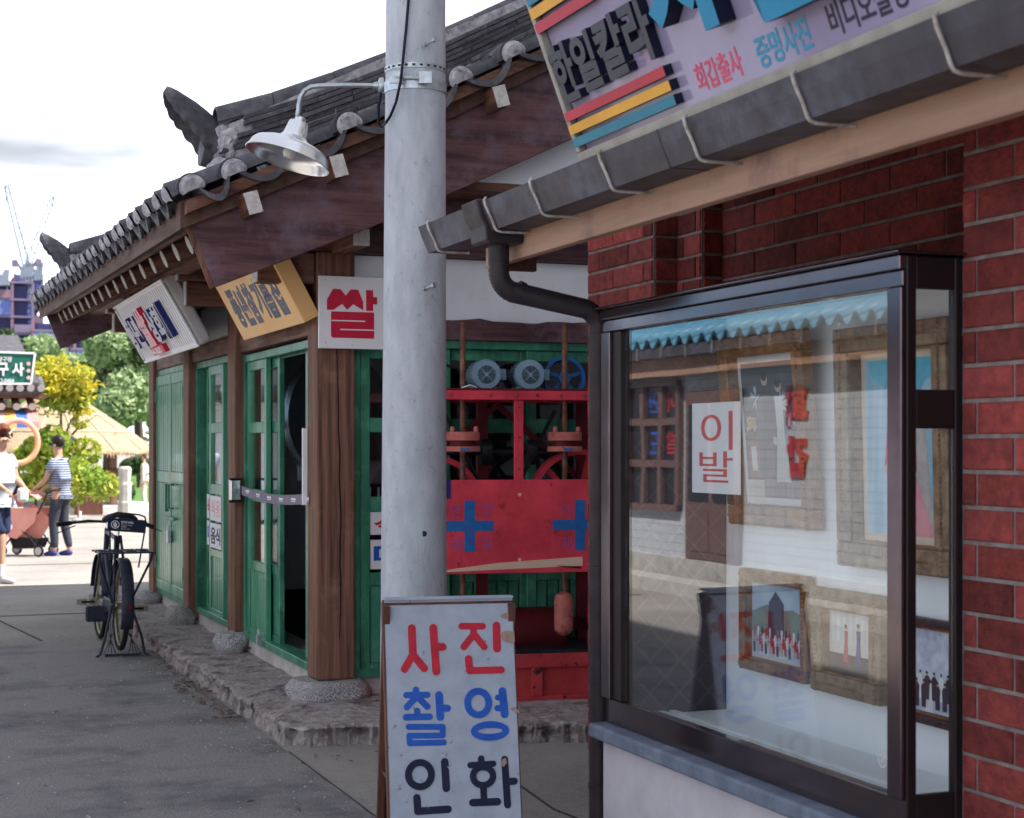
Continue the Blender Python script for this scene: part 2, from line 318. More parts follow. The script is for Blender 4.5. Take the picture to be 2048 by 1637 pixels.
# ---------------------------------------------------------------- lettering
def text_mesh(body, bold=0.0):
    c = bpy.data.curves.new('t', 'FONT'); c.body = body; c.extrude = .5; c.offset = bold; c.resolution_u = 4
    o = bpy.data.objects.new('t', c); C.objects.link(o)
    dg = bpy.context.evaluated_depsgraph_get(); me = bpy.data.meshes.new_from_object(o.evaluated_get(dg))
    V = [v.co.copy() for v in me.vertices]; Fc = [tuple(p.vertices) for p in me.polygons]
    bpy.data.objects.remove(o); bpy.data.curves.remove(c); bpy.data.meshes.remove(me)
    return V, Fc
def lettering(body, F, a0, a1, b0, b1, mat_, parent, n0=0, n1=.0015, name='lettering', bold=.0, side=None, hmap=None):
    V, Fc = text_mesh(body, bold)
    x0 = min(v.x for v in V); x1 = max(v.x for v in V); y0 = min(v.y for v in V); y1 = max(v.y for v in V)
    mb = MB(); P = []
    for v in V:
        s_ = (v.x-x0)/(x1-x0); t_ = (v.y-y0)/(y1-y0)
        P.append(F.p(a0+(a1-a0)*s_, b0+(b1-b0)*t_, n0+(n1-n0)*(v.z+.5)))
    mb.add(P, Fc); o = mb.build(name, mat_, parent)
    if side:
        o.data.materials.append(side); nn = F.N
        for p in o.data.polygons:
            if abs(p.normal.dot(nn)) < .6: p.material_index = 1
    return o
def stroke(mb, F, pts, w, n0, n1, rnd=6):
    """a brush stroke: a thick polyline with round ends, lying in frame F"""
    w /= 2
    P = [Vector((p[0], p[1], 0)) for p in pts]
    L_, R_ = [], []
    for i, p in enumerate(P):
        d0 = (P[i]-P[i-1]).normalized() if i else None
        d1 = (P[i+1]-P[i]).normalized() if i < len(P)-1 else None
        d = ((d0 or d1)+(d1 or d0)).normalized(); nrm = Vector((-d.y, d.x, 0))
        k = w/max(.35, nrm.dot(Vector((-(d1 or d0).y, (d1 or d0).x, 0))))
        L_.append(p+nrm*k); R_.append(p-nrm*k)
    d = (P[-1]-P[-2]).normalized(); a = math.atan2(d.y, d.x)
    capE = [P[-1]+Vector((math.cos(a+t), math.sin(a+t), 0))*w for t in [math.pi/2-math.pi*(j+1)/(rnd+1) for j in range(rnd)]]
    d = (P[0]-P[1]).normalized(); a = math.atan2(d.y, d.x)
    capS = [P[0]+Vector((math.cos(a+t), math.sin(a+t), 0))*w for t in [math.pi/2-math.pi*(j+1)/(rnd+1) for j in range(rnd)]]
    def quad(a, b, c, d_):
        q = [F.p(v.x, v.y, n1) for v in (a, b, c, d_)]+[F.p(v.x, v.y, n0) for v in (a, b, c, d_)]
        mb.add(q, [(0,1,2,3),(7,6,5,4),(0,3,7,4),(1,5,6,2)])
    for i in range(len(P)-1): quad(L_[i], R_[i], R_[i+1], L_[i+1])
    def fan(c, pts):
        k = len(pts); q = [F.p(v.x, v.y, n1) for v in pts]+[F.p(v.x, v.y, n0) for v in pts]
        mb.add(q, [tuple(range(k))]+[(i, i+1, k+i+1, k+i) for i in range(k-1)])
    fan(P[-1], [L_[-1]]+capE+[R_[-1]]); fan(P[0], [R_[0]]+capS+[L_[0]])
def ring(mb, F, a, b, ra, rb, w, n0, n1, n=28):
    P = []
    for k in range(n):
        t = 2*math.pi*k/n; c, s_ = math.cos(t), math.sin(t)
        for q, h in ((1, n1), (0, n1), (1, n0), (0, n0)):
            rr = w/2*(1 if q else -1); P.append(F.p(a+(ra+rr)*c, b+(rb+rr)*s_, h))
    Fc = []
    for k in range(n):
        i, j = 4*k, 4*((k+1) % n); Fc += [(i, i+1, j+1, j), (i+2, i, j, j+2), (i+1, i+3, j+3, j+1)]
    mb.add(P, Fc)
# ================================================================ THE GROUND
g = MB().box(-300, 300, -60, 600, -.5, 0).build('ground', M['concrete']); tag(g, kind='structure')
a = MB(); edge = [(-2.7, -12), (1.93, -12)]+[(1.93+.012*noise.noise(Vector((k*.7, 1, 0))), -12+.25*k) for k in range(1, 82)]+[(1.93, 8.6), (1.93, 12.9)]
edge += [(1.93-.045*k, 12.95+.0*k+.10*noise.noise(Vector((k*.55, 3, 0)))+.07*noise.noise(Vector((k*1.7, 9, 0)))+(.5 if 12 < k < 40 else 0)) for k in range(1, 103)]
edge = [(max(x, -.35+.05*noise.noise(Vector((y, 2, 0)))), y) for x, y in edge if x > -.6 or y < -10 or y > 13]
a.add([(x, y, .004) for x, y in edge], [tuple(range(len(edge)))])
a = a.build('road', M['asphalt']); tag(a, kind='structure')
j = MB()
j.box(1.929, 1.936, -2, 8.2, .002, .0065)
def crack(pts, w):
    for p, q in zip(pts, pts[1:]): j.bar((*p, .0045), (*q, .0045), w, .004)
crack([(2.6, 8.1), (2.75, 7.3), (2.68, 6.5), (2.8, 5.6)], .008)
crack([(-2, 18.9), (.5, 19.0), (5, 19.0)], .02); crack([(-2, 15.6), (1.9, 15.7)], .015); crack([(1.2, 13.6), (.9, 16), (1.1, 22)], .015); crack([(-2, 22.3), (6, 22.4)], .02)
j = j.build('paving_joint', M['joint']); tag(j, kind='structure')
# stone ledge round the mill house
def ledge():
    outer = [(1.93, 16.6), (1.90, 13.1), (1.93, 10.6), (1.955, 8.40), (2.02, 8.30), (2.43, 8.24), (3.0, 8.0), (3.6, 7.9), (5.2, 7.8)]
    inner = [(2.46, 16.6), (2.46, 13.1), (2.46, 10.9), (2.46, 9.45), (2.50, 9.36), (2.8, 9.34), (3.2, 9.34), (3.7, 9.34), (5.2, 9.34)]
    def res(P, n):
        out = []
        for (a, b), (c, d), k in zip(P, P[1:], n):
            for i in range(k): out.append((a+(c-a)*i/k, b+(d-b)*i/k))
        return out+[P[-1]]
    n = [90, 110, 120, 6, 36, 52, 48, 40]; A = res(outer, n); B = res(inner, n); rows = []
    for i, ((ax, ay), (bx, by)) in enumerate(zip(A, B)):
        q = Vector((ax*3, ay*3, 0)); e = .05*noise.noise(q)+.045*abs(noise.noise(q*2.6))+.025*abs(noise.noise(q*7))+.012*noise.noise(q*19)
        hh = .105+.018*noise.noise(q*.8+Vector((5, 0, 0)))
        if i == 0: e = 0
        prof = [(-.012+e*1.2, -.03), (e*1.3, .02), (.008+e*1.7, .045), (.004+e*1.5, hh-.035), (.002+e*1.1, hh-.014), (.020+e, hh-.001), (.2, hh+.003), (.4, hh+.006), (.7, hh+.006), (1, hh+.01)]
        L_ = math.hypot(bx-ax, by-ay); row = []
        for k, (t, z) in enumerate(prof):
            if k < 6: tt = t/L_
            else: tt = t
            x = ax+(bx-ax)*tt; y = ay+(by-ay)*tt
            dz = .010*noise.noise(Vector((x*6, y*6, 3)))+.006*noise.noise(Vector((x*19, y*19, 1))) if 0 < k < 9 else 0
            dn = .018*noise.noise(Vector((x*26, y*26, z*34)))+.008*noise.noise(Vector((x*70, y*70, z*70))) if k < 5 else 0
            row.append((x+dn, y+dn, z+dz))
        rows.append(row)
    o = MB().strip(rows).build('stone_ledge', M['ledge'], smooth=True); tag(o, kind='structure')
ledge()

grit = MB(); random.seed(21)
def pebble(x, y, z, s):
    a = random.uniform(0, 6.3); P = [Vector((math.cos(a+t)*s*random.uniform(.7, 1.2), math.sin(a+t)*s*random.uniform(.7, 1.2), 0)) for t in (0, 1.6, 3.1, 4.7)]
    grit.add([Vector((x, y, z))+p for p in P]+[Vector((x, y, z+s*.7))], [(0, 1, 4), (1, 2, 4), (2, 3, 4), (3, 0, 4)])
for k in range(2600):
    y = random.uniform(6.0, 14); t = random.random()
    x = 1.90-abs(random.gauss(0, .10)) if t < .45 else random.uniform(.2, 1.9)
    if y < 8.3 and t < .3: x = random.uniform(1.9, 3.0)
    pebble(x, y, .004, random.uniform(.0015, .0055) if random.random() < .93 else random.uniform(.006, .012))
for k in range(500): pebble(random.uniform(1.98, 2.4), random.uniform(8.6, 14.5), .112, random.uniform(.0015, .004))
grit = grit.build('road_grit', M['granite']); tag(grit, kind='stuff')
random.seed(7)
# ================================================================ PHOTO STUDIO (right)
stu = thing('photo_studio', 'red brick photo studio with dark zinc gutter and glass display window', 'building', (3.4, 4, 0))
BR = {}
def brickmesh(w, h, d=.03):
    k = (round(w, 3), round(h, 3))
    if k not in BR:
        c = .004
        v = [(0,0,0),(w,0,0),(w,h,0),(0,h,0),(0,0,d-c),(w,0,d-c),(w,h,d-c),(0,h,d-c),(c,c,d),(w-c,c,d),(w-c,h-c,d),(c,h-c,d)]
        f = [(0,1,5,4),(1,2,6,5),(2,3,7,6),(3,0,4,7),(4,5,9,8),(5,6,10,9),(6,7,11,10),(7,4,8,11),(8,9,10,11)]
        me = bpy.data.meshes.new('brick'); me.from_pydata(v, [], f); me.materials.append(M['brick']); BR[k] = me
    return BR[k]
def bricks(wall, F, a0, a1, b0, b1, course=.1, L=.33, jt=.0125, phase=0, vert=False, name='brick'):
    """lay bricks in frame F (outward N), as children of the wall"""
    base = Matrix((F.U, F.V, F.N)).transposed().to_4x4()
    b = b0; r = 0
    while b < b1-.02:
        h = min(course, b1-b)-jt
        a = a0-((r % 2)*L/2+phase) % L
        while a < a1-.004:
            s = max(a, a0); e = min(a+L, a1)
            if e-s > .03:
                me = brickmesh(e-s-jt, h); o = bpy.data.objects.new(name, me); C.objects.link(o)
                mm = base.copy(); mm.translation = F.p(s+jt/2, b+jt/2, -.022+random.uniform(-.0015, .0015)) - OFF[wall.name]
                o.parent = wall; o.matrix_local = mm; OFF[o.name] = OFF[wall.name]
            a += L
        b += course; r += 1
def wallpart(x0, x1, y0, y1, z0, z1, name='brick_wall'):
    return MB().box(x0, x1, y0, y1, z0, z1).build(name, M['mortarj'], stu)
Z0 = 1.978-1.9+.0
# proud wall at the right
w = wallpart(2.88, 3.4, .6, 3.924, 0, 2.62); bricks(w, Fr((2.88, 3.926, .078), (0, -1, 0)), 0, 3.3, 0, 2.5, phase=.1)
# recessed wall behind the display window
w = wallpart(3.42, 3.7, 3.4, 6.37, 1.85, 2.98); bricks(w, Fr((3.42, 6.37, 2.17), (0, -1, 0)), 0, 2.6, 0, .8, phase=.2)
bricks(w, Fr((3.42, 6.35, 2.02), (0, -1, 0)), 0, 2.5, 0, .14, course=.14, L=.085)
# stepped jambs at the corner
w = wallpart(3.32, 3.7, 6.372, 6.60, 1.2, 2.98, 'brick_jamb'); bricks(w, Fr((3.32, 6.60, 1.28), (0, -1, 0)), 0, .23, 0, 1.6, L=.23, phase=.05)
bricks(w, Fr((3.32, 6.372, 1.28), (1, 0, 0)), 0, .1, 0, 1.6, L=.2)
w = wallpart(3.20, 3.7, 6.602, 7.32, 0, 2.98, 'brick_pier'); bricks(w, Fr((3.20, 7.32, .08), (0, -1, 0)), 0, .72, 0, 2.8, phase=.03)
bricks(w, Fr((3.20, 6.602, .08), (1, 0, 0)), 0, .12, 0, 2.8, L=.25)
MB().box(3.72, 8, -3, 7.3, 0, 2.98).build('rear_wall', M['plaster'], stu)
# eaves: fascia, soffit, gutter
MB().box(2.335, 2.375, -3, 6.4, 2.285, 2.46).build('fascia', M['fascia'], stu, bevel=.003)
MB().box(2.377, 2.54, 6.345, 6.385, 2.275, 2.43).build('eave_end_board', M['soffit'], stu)
F_ = Fr((0, 0, 0), (1, 0, 0), (0, 0, 1), (0, -1, 0))
MB().poly(F_, [(2.377, 2.432), (5.6, 3.5), (5.6, 3.62), (2.34, 2.53), (2.34, 2.49), (2.377, 2.475)], 3, -6.38).build('roof_slab', M['soffit'], stu)
gut = MB(); sec = [(2.155, 2.490), (2.168, 2.452), (2.170, 2.446), (2.200, 2.380), (2.325, 2.380), (2.325, 2.475), (2.321, 2.475), (2.321, 2.384), (2.203, 2.384), (2.174, 2.447), (2.160, 2.490)]
gut.poly(F_, sec, 3, -6.75); gutter = gut.build('gutter', M['gutter'], stu, bevel=.0)
e = MB().poly(F_, [(2.16, 2.488), (2.172, 2.448), (2.2, 2.382), (2.323, 2.382), (2.323, 2.473)], -6.748, -6.752); e.build('gutter_end_cap', M['gutter'], gutter)
j_ = MB().poly(F_, [(2.1535, 2.491), (2.1665, 2.4525), (2.1985, 2.3785), (2.3265, 2.3785), (2.3265, 2.384), (2.2, 2.384), (2.171, 2.4525), (2.1575, 2.491)], -4.42, -4.425)
j_.build('gutter_seam', M['pipe'], gutter)
for py in (5.43, 4.83, 4.23, 3.63, 3.03, 2.43, 6.08-.02, 6.60):
    if abs(py-6.06) < .1: py = 5.92-.02
    hb = MB().tube([(2.155, py, 2.498), (2.146, py, 2.488), (2.152, py, 2.466), (2.162, py, 2.446), (2.176, py, 2.42), (2.190, py, 2.385), (2.197, py, 2.374), (2.215, py, 2.369), (2.334, py, 2.369)], .0052, 6)
    hb.build('gutter_bracket', M['hook'], gutter, smooth=True)
# outlet hopper
op = Fr((0, 6.05, 0), (0, -1, 0), (0, 0, 1), (-1, 0, 0))
hp = MB().poly(F_, [(2.135, 2.50), (2.150, 2.44), (2.172, 2.40), (2.178, 2.345), (2.195, 2.335), (2.325, 2.335), (2.332, 2.345), (2.332, 2.40), (2.205, 2.40), (2.178, 2.455), (2.165, 2.50)], -5.96, -6.14)
hp.build('outlet_box', M['pipe'], gutter, bevel=.006, seg=2)
MB().lathe((2.262, 6.05, 2.26), (0, 0, 1), [(.042, 0), (.042, .085)], 20).build('outlet_spigot', M['pipe'], gutter, smooth=True)
# downpipe: ribbed elbow, slope, elbow, drop
pts = []; rr = []
def arc(c, r, a0, a1, k): return [Vector((c[0]+r*math.cos(a0+(a1-a0)*i/k), 6.05, c[2]+r*math.sin(a0+(a1-a0)*i/k))) for i in range(k+1)]
top = Vector((2.262, 6.05, 2.27)); low = Vector((2.69, 6.05, 2.04))
c1 = (2.262+.085, 6.05, 2.235); A1 = math.pi; A2 = math.pi+R(68)
el = arc(c1, .085, A1, A2, 18)
c2 = (2.69-.09, 6.05, 2.015); el2 = arc(c2, .09, R(68), 0, 12)
pts = [top]+el+el2+[Vector((2.69, 6.05, -.02))]
for i in range(len(pts)): rr.append(.0395+(.0022 if (1 <= i <= 19 and i % 2) else 0)+(.0012 if 20 < i < 33 and i % 2 else 0))
dp = MB().tube(pts, rr, 20).build('downpipe', M['pipe'], stu, smooth=True)
for z in (1.98, 1.05, .18): MB().lathe((2.69, 6.05, z), (0, 0, 1), [(.043, 0), (.0435, .02), (.041, .022)], 20).build('pipe_collar', M['pipe'], dp, smooth=True)
MB().lathe((2.35, 6.05, 2.158), (.93, 0, -.36), [(.042, -.012), (.042, .012)], 20).build('pipe_collar', M['pipe'], dp, smooth=True)
# low white base and sill under the window
MB().box(2.665, 3.15, 3.62, 5.955, 0, .398).build('window_base', M['base'], stu, bevel=.006)
MB().box(2.62, 3.16, 3.55, 6.0, .399, .456).build('sill', M['sill'], stu, bevel=.012, seg=3)

# ---- display window (part of the studio)
dw = MB().box(3.16, 3.18, 3.93, 5.99, .457, 2.10).build('display_window', M['inwhite'], stu)     # back panel
def dpart(name, mb, m, bev=.003): return mb.build(name, m, dw, bevel=bev)
dpart('frame_rail', MB().box(2.69, 2.735, 3.93, 5.99, .457, .555), M['frame'])
dpart('frame_rail', MB().box(2.678, 2.735, 3.93, 5.99, 2.0, 2.045), M['frame'])
dpart('frame_rail', MB().box(2.668, 2.735, 3.93, 5.99, 2.047, 2.088), M['frame'])
dpart('cap_plate', MB().box(2.64, 3.2, 3.90, 6.08, 2.0895, 2.098), M['frame'])
dpart('frame_post', MB().box(2.672, 2.74, 5.91, 5.99, .556, 1.999), M['frame'])
dpart('frame_post', MB().box(2.686, 2.74, 5.835, 5.908, .556, 1.999), M['framed'])
dpart('frame_post', MB().box(2.676, 2.69, 3.935, 4.005, .556, 1.999), M['frame'])
dpart('frame_post', MB().box(2.6905, 2.722, 3.925, 4.0, .40, 2.086), M['framed'])
dpart('frame_post', MB().box(2.852, 2.878, 3.925, 3.96, .40, 2.086), M['framed'])
dpart('end_bar', MB().box(2.7225, 2.8515, 3.927, 3.955, 1.60, 1.71), M['framed'])
dpart('end_bar', MB().box(2.7225, 2.8515, 3.927, 3.955, 1.995, 2.086), M['framed'])
dpart('end_bar', MB().box(2.7225, 2.8515, 3.927, 3.955, .40, .566), M['framed'])
dpart('end_wall', MB().box(2.882, 3.159, 3.935, 3.96, .457, 2.085), M['inwhite'])
def diam(N, L, tc, col, b):
    mp = N.new('ShaderNodeMapping'); mp.inputs['Rotation'].default_value = (0, R(45), 0); mp.inputs['Scale'].default_value = (11, 11, 11)
    ck = N.new('ShaderNodeTexBrick'); ck.offset = 0; ck.inputs['Scale'].default_value = 1; ck.inputs['Brick Width'].default_value = 1; ck.inputs['Row Height'].default_value = 1
    ck.inputs['Mortar Size'].default_value = .05; ck.inputs['Color1'].default_value = (.062, .055, .07, 1); ck.inputs['Color2'].default_value = (.05, .045, .06, 1); ck.inputs['Mortar'].default_value = (.085, .077, .092, 1)
    mp2 = N.new('ShaderNodeMapping'); mp2.inputs['Rotation'].default_value = (R(90), 0, 0)
    L.new(tc.outputs['Object'], mp.inputs['Vector']); L.new(mp.outputs['Vector'], mp2.inputs['Vector']); L.new(mp2.outputs['Vector'], ck.inputs['Vector']); return ck.outputs['Color']
M['diamond'] = mat('diamond_pattern_panel', (.1, .1, .1), rough=.6, extra=diam)
dpart('side_panel', MB().box(2.742, 3.159, 5.85, 5.87, .457, 2.085), M['diamond'])
dpart('display_floor', MB().box(2.737, 3.159, 3.96, 5.848, .457, .50), M['inwhite'])
for k in range(3): dpart('floor_track', MB().box(2.80+.05*k, 2.83+.05*k, 3.965, 5.845, .5005, .512), M['inwhite'])
dpart('ceiling_panel', MB().box(2.74, 3.159, 3.96, 5.848, 2.06, 2.085), M['inwhite'])
MB().box(2.706, 2.712, 4.006, 5.833, .557, 1.998).build('glass_pane', GLS, dw)
MB().box(2.7235, 2.851, 3.938, 3.942, .567, 1.599).build('glass_pane', GLS, dw)
MB().box(2.7235, 2.851, 3.938, 3.942, 1.711, 1.994).build('glass_pane', GLS, dw)
# small oval maker's mark etched on the glass
FG = Fr((2.7055, 4.07, .66), (0, -1, 0)); mk = MB(); ring(mk, FG, 0, 0, .024, .038, .003, .0, .0006)
stroke(mk, FG, [(-.006, -.024), (-.006, .006), (.004, .016)], .003, 0, .0006); stroke(mk, FG, [(.004, -.022), (.004, .0)], .003, 0, .0006); stroke(mk, FG, [(-.008, .02), (.006, .022)], .003, 0, .0006); ring(mk, FG, -.001, -.004, .009, .012, .0025, 0, .0006)
mk.build('etched_mark', mat('etched_white', (.7, .7, .7), rough=.5), dw)

# pictures in the window
def picture(label, y0, y1, z0, z1, fm, fw, lean, scene, depth=.04, X=3.155, mat_w=None):
    """frame hanging on the back panel, facing the street; y1 > y0; lean moves the top forward"""
    V = Vector((-lean, 0, z1-z0)).normalized()
    F = Fr((X-.004, y1, z0), (0, -1, 0), V); w = y1-y0; h = z1-z0
    t = thing('framed_photograph', label, 'picture', tuple(F.p(w/2, 0, 0)))
    for a0, a1, b0, b1 in ((0, w, 0, fw), (0, w, h-fw, h), (0, fw, fw, h-fw), (w-fw, w, fw, h-fw)):
        MB().fb(F, a0+.0005, a1-.0005, b0+.0005, b1-.0005, 0, depth).build('frame', fm, t, bevel=.007, seg=2)
    li = fw+.006
    for a0, a1, b0, b1 in ((fw, w-fw, fw, li), (fw, w-fw, h-li, h-fw), (fw, li, li, h-li), (w-li, w-fw, li, h-li)):
        MB().fb(F, a0, a1, b0, b1, .001, depth*.7).build('inner_moulding', M['gold'], t)
    nb = int((w)/.016)                                        # carved beads on the frame
    bd = MB()
    for k in range(nb):
        for bb in (fw*.5, h-fw*.5):
            bd.lathe(F.p((k+.5)*w/nb, bb, depth-.002), F.N, [(.0075, 0), (.006, .004), (.0015, .006)], 6)
    for k in range(int(h/.016)):
        for aa in (fw*.5, w-fw*.5):
            bd.lathe(F.p(aa, (k+.5)*h/int(h/.016), depth-.002), F.N, [(.009, 0), (.007, .005), (.0015, .008)], 6)
    bd.build('carved_ornament', fm, t, smooth=True)
    if mat_w: MB().fb(F, fw+.001, w-fw-.001, fw+.001, h-fw-.001, .0015, .003).build('mount', mat_w, t); mw = .03
    else: mw = 0
    a0 = fw+mw+.002; MB().fb(F, a0, w-a0, a0, h-a0, .0035, .005).build('print', scene['bg'], t)
    G = Fr(F.p(a0, a0, .005), F.U, F.V); scene['draw'](G, w-2*a0, h-2*a0, t)
    return t
def flat(name, c, c2=None, **k): return mat(name, c, c2, rough=.5, **k)
def figure(G, x, y, s, top, bot, t, dress=False, n=.0006, hair=(.01, .01, .01)):
    m = MB(); k = s
    if dress: pts = [(-.13*k, 0), (.13*k, 0), (.06*k, .5*k), (.075*k, .8*k), (-.075*k, .8*k), (-.06*k, .5*k)]
    else: pts = [(-.11*k, 0), (.11*k, 0), (.13*k, .45*k), (.15*k, .70*k), (.06*k, .82*k), (-.06*k, .82*k), (-.15*k, .70*k), (-.13*k, .45*k)]
    m.poly(Fr(G.p(x, y), G.U, G.V), pts, n*.2, n); m.build('printed_figure', top, t)
    MB().lathe(G.p(x, y+.89*k, 0), G.N, [(.055*k, 0), (.055*k, n)], 10).build('printed_face', MATS.get('print_skin') or flat('print_skin', (.55, .38, .3)), t)
    MB().lathe(G.p(x, y+.925*k, 0), G.N, [(.05*k, n*.9), (.05*k, n*1.4)], 10).build('printed_hair', MATS.get('print_hair') or flat('print_hair', hair), t)
pm = dict(white=flat('print_white', (.68, .72, .7)), suit=flat('print_suit', (.035, .035, .06)), redp=flat('print_red', (.45, .03, .06)), pinkp=flat('print_magenta', (.55, .02, .2)),
          rose=flat('print_rose', (.7, .38, .42), (.6, .2, .25), scale=9), greyp=flat('print_grey', (.35, .34, .33), (.5, .48, .46), scale=20), navyb=flat('print_night', (.012, .028, .05), (.03, .06, .09), scale=8),
          skyb=flat('print_sky', (.30, .42, .55), (.5, .6, .68), scale=6), floor=flat('print_floor', (.55, .52, .48)), blueb=flat('print_blue_backdrop', (.16, .36, .52), (.32, .52, .62), scale=5, stretch=(1, 3, .3)),
          yellow=flat('print_yellow', (.7, .5, .12), (.5, .35, .1), scale=40), brown=flat('print_brown', (.2, .06, .03)), green=flat('print_hill', (.14, .19, .14), (.2, .25, .22), scale=14),
          paleb=flat('print_pale_yard', (.6, .6, .5), (.5, .52, .55), scale=18), winter=flat('print_winter_grey', (.32, .38, .5), (.6, .64, .72), scale=22, detail=8))
def wedding(G, w, h, t):
    MB().fb(G, 0, w, 0, h*.13, .0001, .0005).build('printed_floor', pm['floor'], t)
    MB().fb(G, w*.3, w*.98, 0, h*.2, .0006, .0009).build('printed_rug', flat('print_plum_rug', (.12, .07, .12), (.2, .14, .18), stretch=(1, 30, 1)), t)
    MB().fb(G, w*.06, w*.25, h*.14, h*.44, .0006, .0009).build('printed_stand', pm['brown'], t)
    MB().fb(G, w*.1, w*.2, h*.2, h*.38, .0010, .0012).build('printed_scroll', pm['white'], t)
    fl = MB()
    for k in range(26): fl.lathe(G.p(w*(.14+random.uniform(-.08, .08)), h*(.54+random.uniform(-.035, .05)), .001), G.N, [(.009, 0), (.009, .0006)], 7)
    fl.build('printed_bouquet', pm['yellow'], t)
    fl = MB()
    for k in range(22): fl.lathe(G.p(w*(.86+random.uniform(-.07, .1)), h*(.56+random.uniform(-.04, .05)), .001), G.N, [(.008, 0), (.008, .0006)], 7)
    fl.build('printed_bouquet', pm['rose'], t)
    for x, y in ((.25, .74), (.7, .7)):
        fl = MB()
        for k in range(14):
            a = random.uniform(0, 6.3); fl.poly(Fr(G.p(w*x, h*y), G.U, G.V), [(0, 0), (.03*math.cos(a), .03*math.sin(a)), (.05*math.cos(a+.15), .05*math.sin(a+.15)), (.03*math.cos(a+.3), .03*math.sin(a+.3))], .0007+.00004*k, .001+.00004*k)
        fl.build('printed_lily', flat('print_lily', (.5, .58, .6)), t)
    figure(G, w*.42, h*.14, .42, pm['suit'], None, t, n=.0020); figure(G, w*.66, h*.12, .40, pm['white'], None, t, True, n=.0032)
    MB().lathe(G.p(w*.56, h*.42, .0034), G.N, [(.016, 0), (.016, .0006)], 9).build('printed_posy', pm['white'], t)
def portrait(G, w, h, t):
    sw = MB()
    for k in range(6): sw.poly(G, [(w*.5, h), (w*(.05+.03*k), h), (w*(.1+.04*k), h*(.9-.012*k)), (w*(.35), h*(.84-.012*k))], .0004+.0002*k, .0006+.0002*k)
    for k in range(6): sw.poly(G, [(w*.55, h), (w*(.97-.03*k), h), (w*(.92-.04*k), h*(.9-.012*k)), (w*(.75), h*(.84-.012*k))], .0004+.0002*k, .0006+.0002*k)
    sw.build('printed_drape', flat('print_cyan_drape', (.06, .36, .5), (.1, .45, .6), scale=20), t)
    MB().poly(G, [(w*.62, 0), (w*.95, 0), (w*.86, h*.3), (w*.82, h*.62), (w*.7, h*.62)], .0003, .0007).build('printed_curtain', pm['greyp'], t)
    MB().poly(G, [(w*.3, 0), (w*.92, 0), (w*.78, h*.2), (w*.66, h*.38), (w*.6, h*.5), (w*.4, h*.5), (w*.34, h*.3)], .0008, .0013).build('printed_skirt', pm['rose'], t)
    MB().poly(G, [(w*.26, h*.38), (w*.7, h*.36), (w*.69, h*.58), (w*.58, h*.66), (w*.38, h*.66), (w*.3, h*.58)], .0014, .0019).build('printed_jacket', pm['pinkp'], t)
    MB().lathe(G.p(w*.3, h*.37, .002), G.N, [(.018, 0), (.018, .0006)], 10).build('printed_hand', MATS['print_skin'], t)
    MB().lathe(G.p(w*.48, h*.73, .002), G.N, [(.042, 0), (.042, .0006)], 14).build('printed_face', MATS['print_skin'], t)
    MB().lathe(G.p(w*.48, h*.755, .0026), G.N, [(.04, 0), (.04, .0004)], 14).build('printed_hair', MATS['print_hair'], t)
def group_photo(cols, hillc):
    def d(G, w, h, t):
        if hillc:
            MB().poly(G, [(0, h*.35), (w, h*.35), (w, h*.62), (w*.75, h*.7), (w*.55, h*.66), (w*.3, h*.72), (0, h*.6)], .0002, .0006).build('printed_hills', pm['green'], t)
            MB().poly(G, [(w*.3, h*.3), (w*.6, h*.3), (w*.6, h*.75), (w*.45, h*.9), (w*.33, h*.75)], .0007, .001).build('printed_monument', pm['suit'], t)
        for r in range(3):
            for k in range(13):
                mt = pm[cols[(k*5+r*3+k//3) % len(cols)]]; x = w*(.06+.072*k+.03*(r % 2)); y = h*(.27-.095*r+.012*(k*7 % 3))
                if hillc: figure(G, x, y, h*.17, mt, None, t, n=.0012+.0011*r+.0002*(k % 3))
        MB().fb(G, 0, w, 0, h*.06, .0001, .0005).build('printed_ground', pm['floor'], t)
    return d
def couple(G, w, h, t):
    for k in range(7): MB().fb(G, w*(.05+.13*k), w*(.12+.13*k), h*.5, h*(.95-.03*(k % 3)), .0002, .0005).build('printed_column', pm['white'], t)
    MB().fb(G, 0, w, 0, h*.32, .0006, .0009).build('printed_table', pm['suit'], t)
    figure(G, w*.38, h*.2, h*.6, pm['redp'], None, t, True, n=.0018); figure(G, w*.65, h*.18, h*.66, flat('print_violet', (.08, .05, .22)), None, t, True, n=.003)
def winterd(G, w, h, t):
    for k in range(14):
        figure(G, w*(.06+.068*k), h*(.06+.10*(k % 2)), h*.34, pm['suit' if k % 3 else 'white'], None, t, n=.0010+.0008*(k % 3))
picture('gilt frame with a wedding couple standing before flowers', 5.10, 5.73, 1.25, 1.975, M['gold'], .075, .06, dict(bg=pm['navyb'], draw=wedding), mat_w=flat('picture_mount_white', (.6, .64, .66)), depth=.05)
picture('large carved frame with a seated portrait in magenta jacket against blue drapes', 4.28, 4.93, 1.14, 1.955, M['gilt2'], .085, .02, dict(bg=pm['blueb'], draw=portrait), mat_w=flat('picture_mount_cream', (.66, .58, .46)), depth=.06)
picture('small gilt frame with a group photographed before a dark monument', 5.17, 5.67, .69, 1.08, M['gold'], .045, .0, dict(bg=pm['skyb'], draw=group_photo(['redp', 'white', 'suit', 'greyp'], True)))
picture('pale silvered frame with two seated women in red and violet', 4.70, 5.14, .68, 1.05, M['gilt2'], .07, .0, dict(bg=pm['paleb'], draw=couple))
picture('black framed winter group photo behind the narrow end glass', 4.28, 4.62, .66, 1.0, M['darkfr'], .03, .0, dict(bg=pm['winter'], draw=winterd))
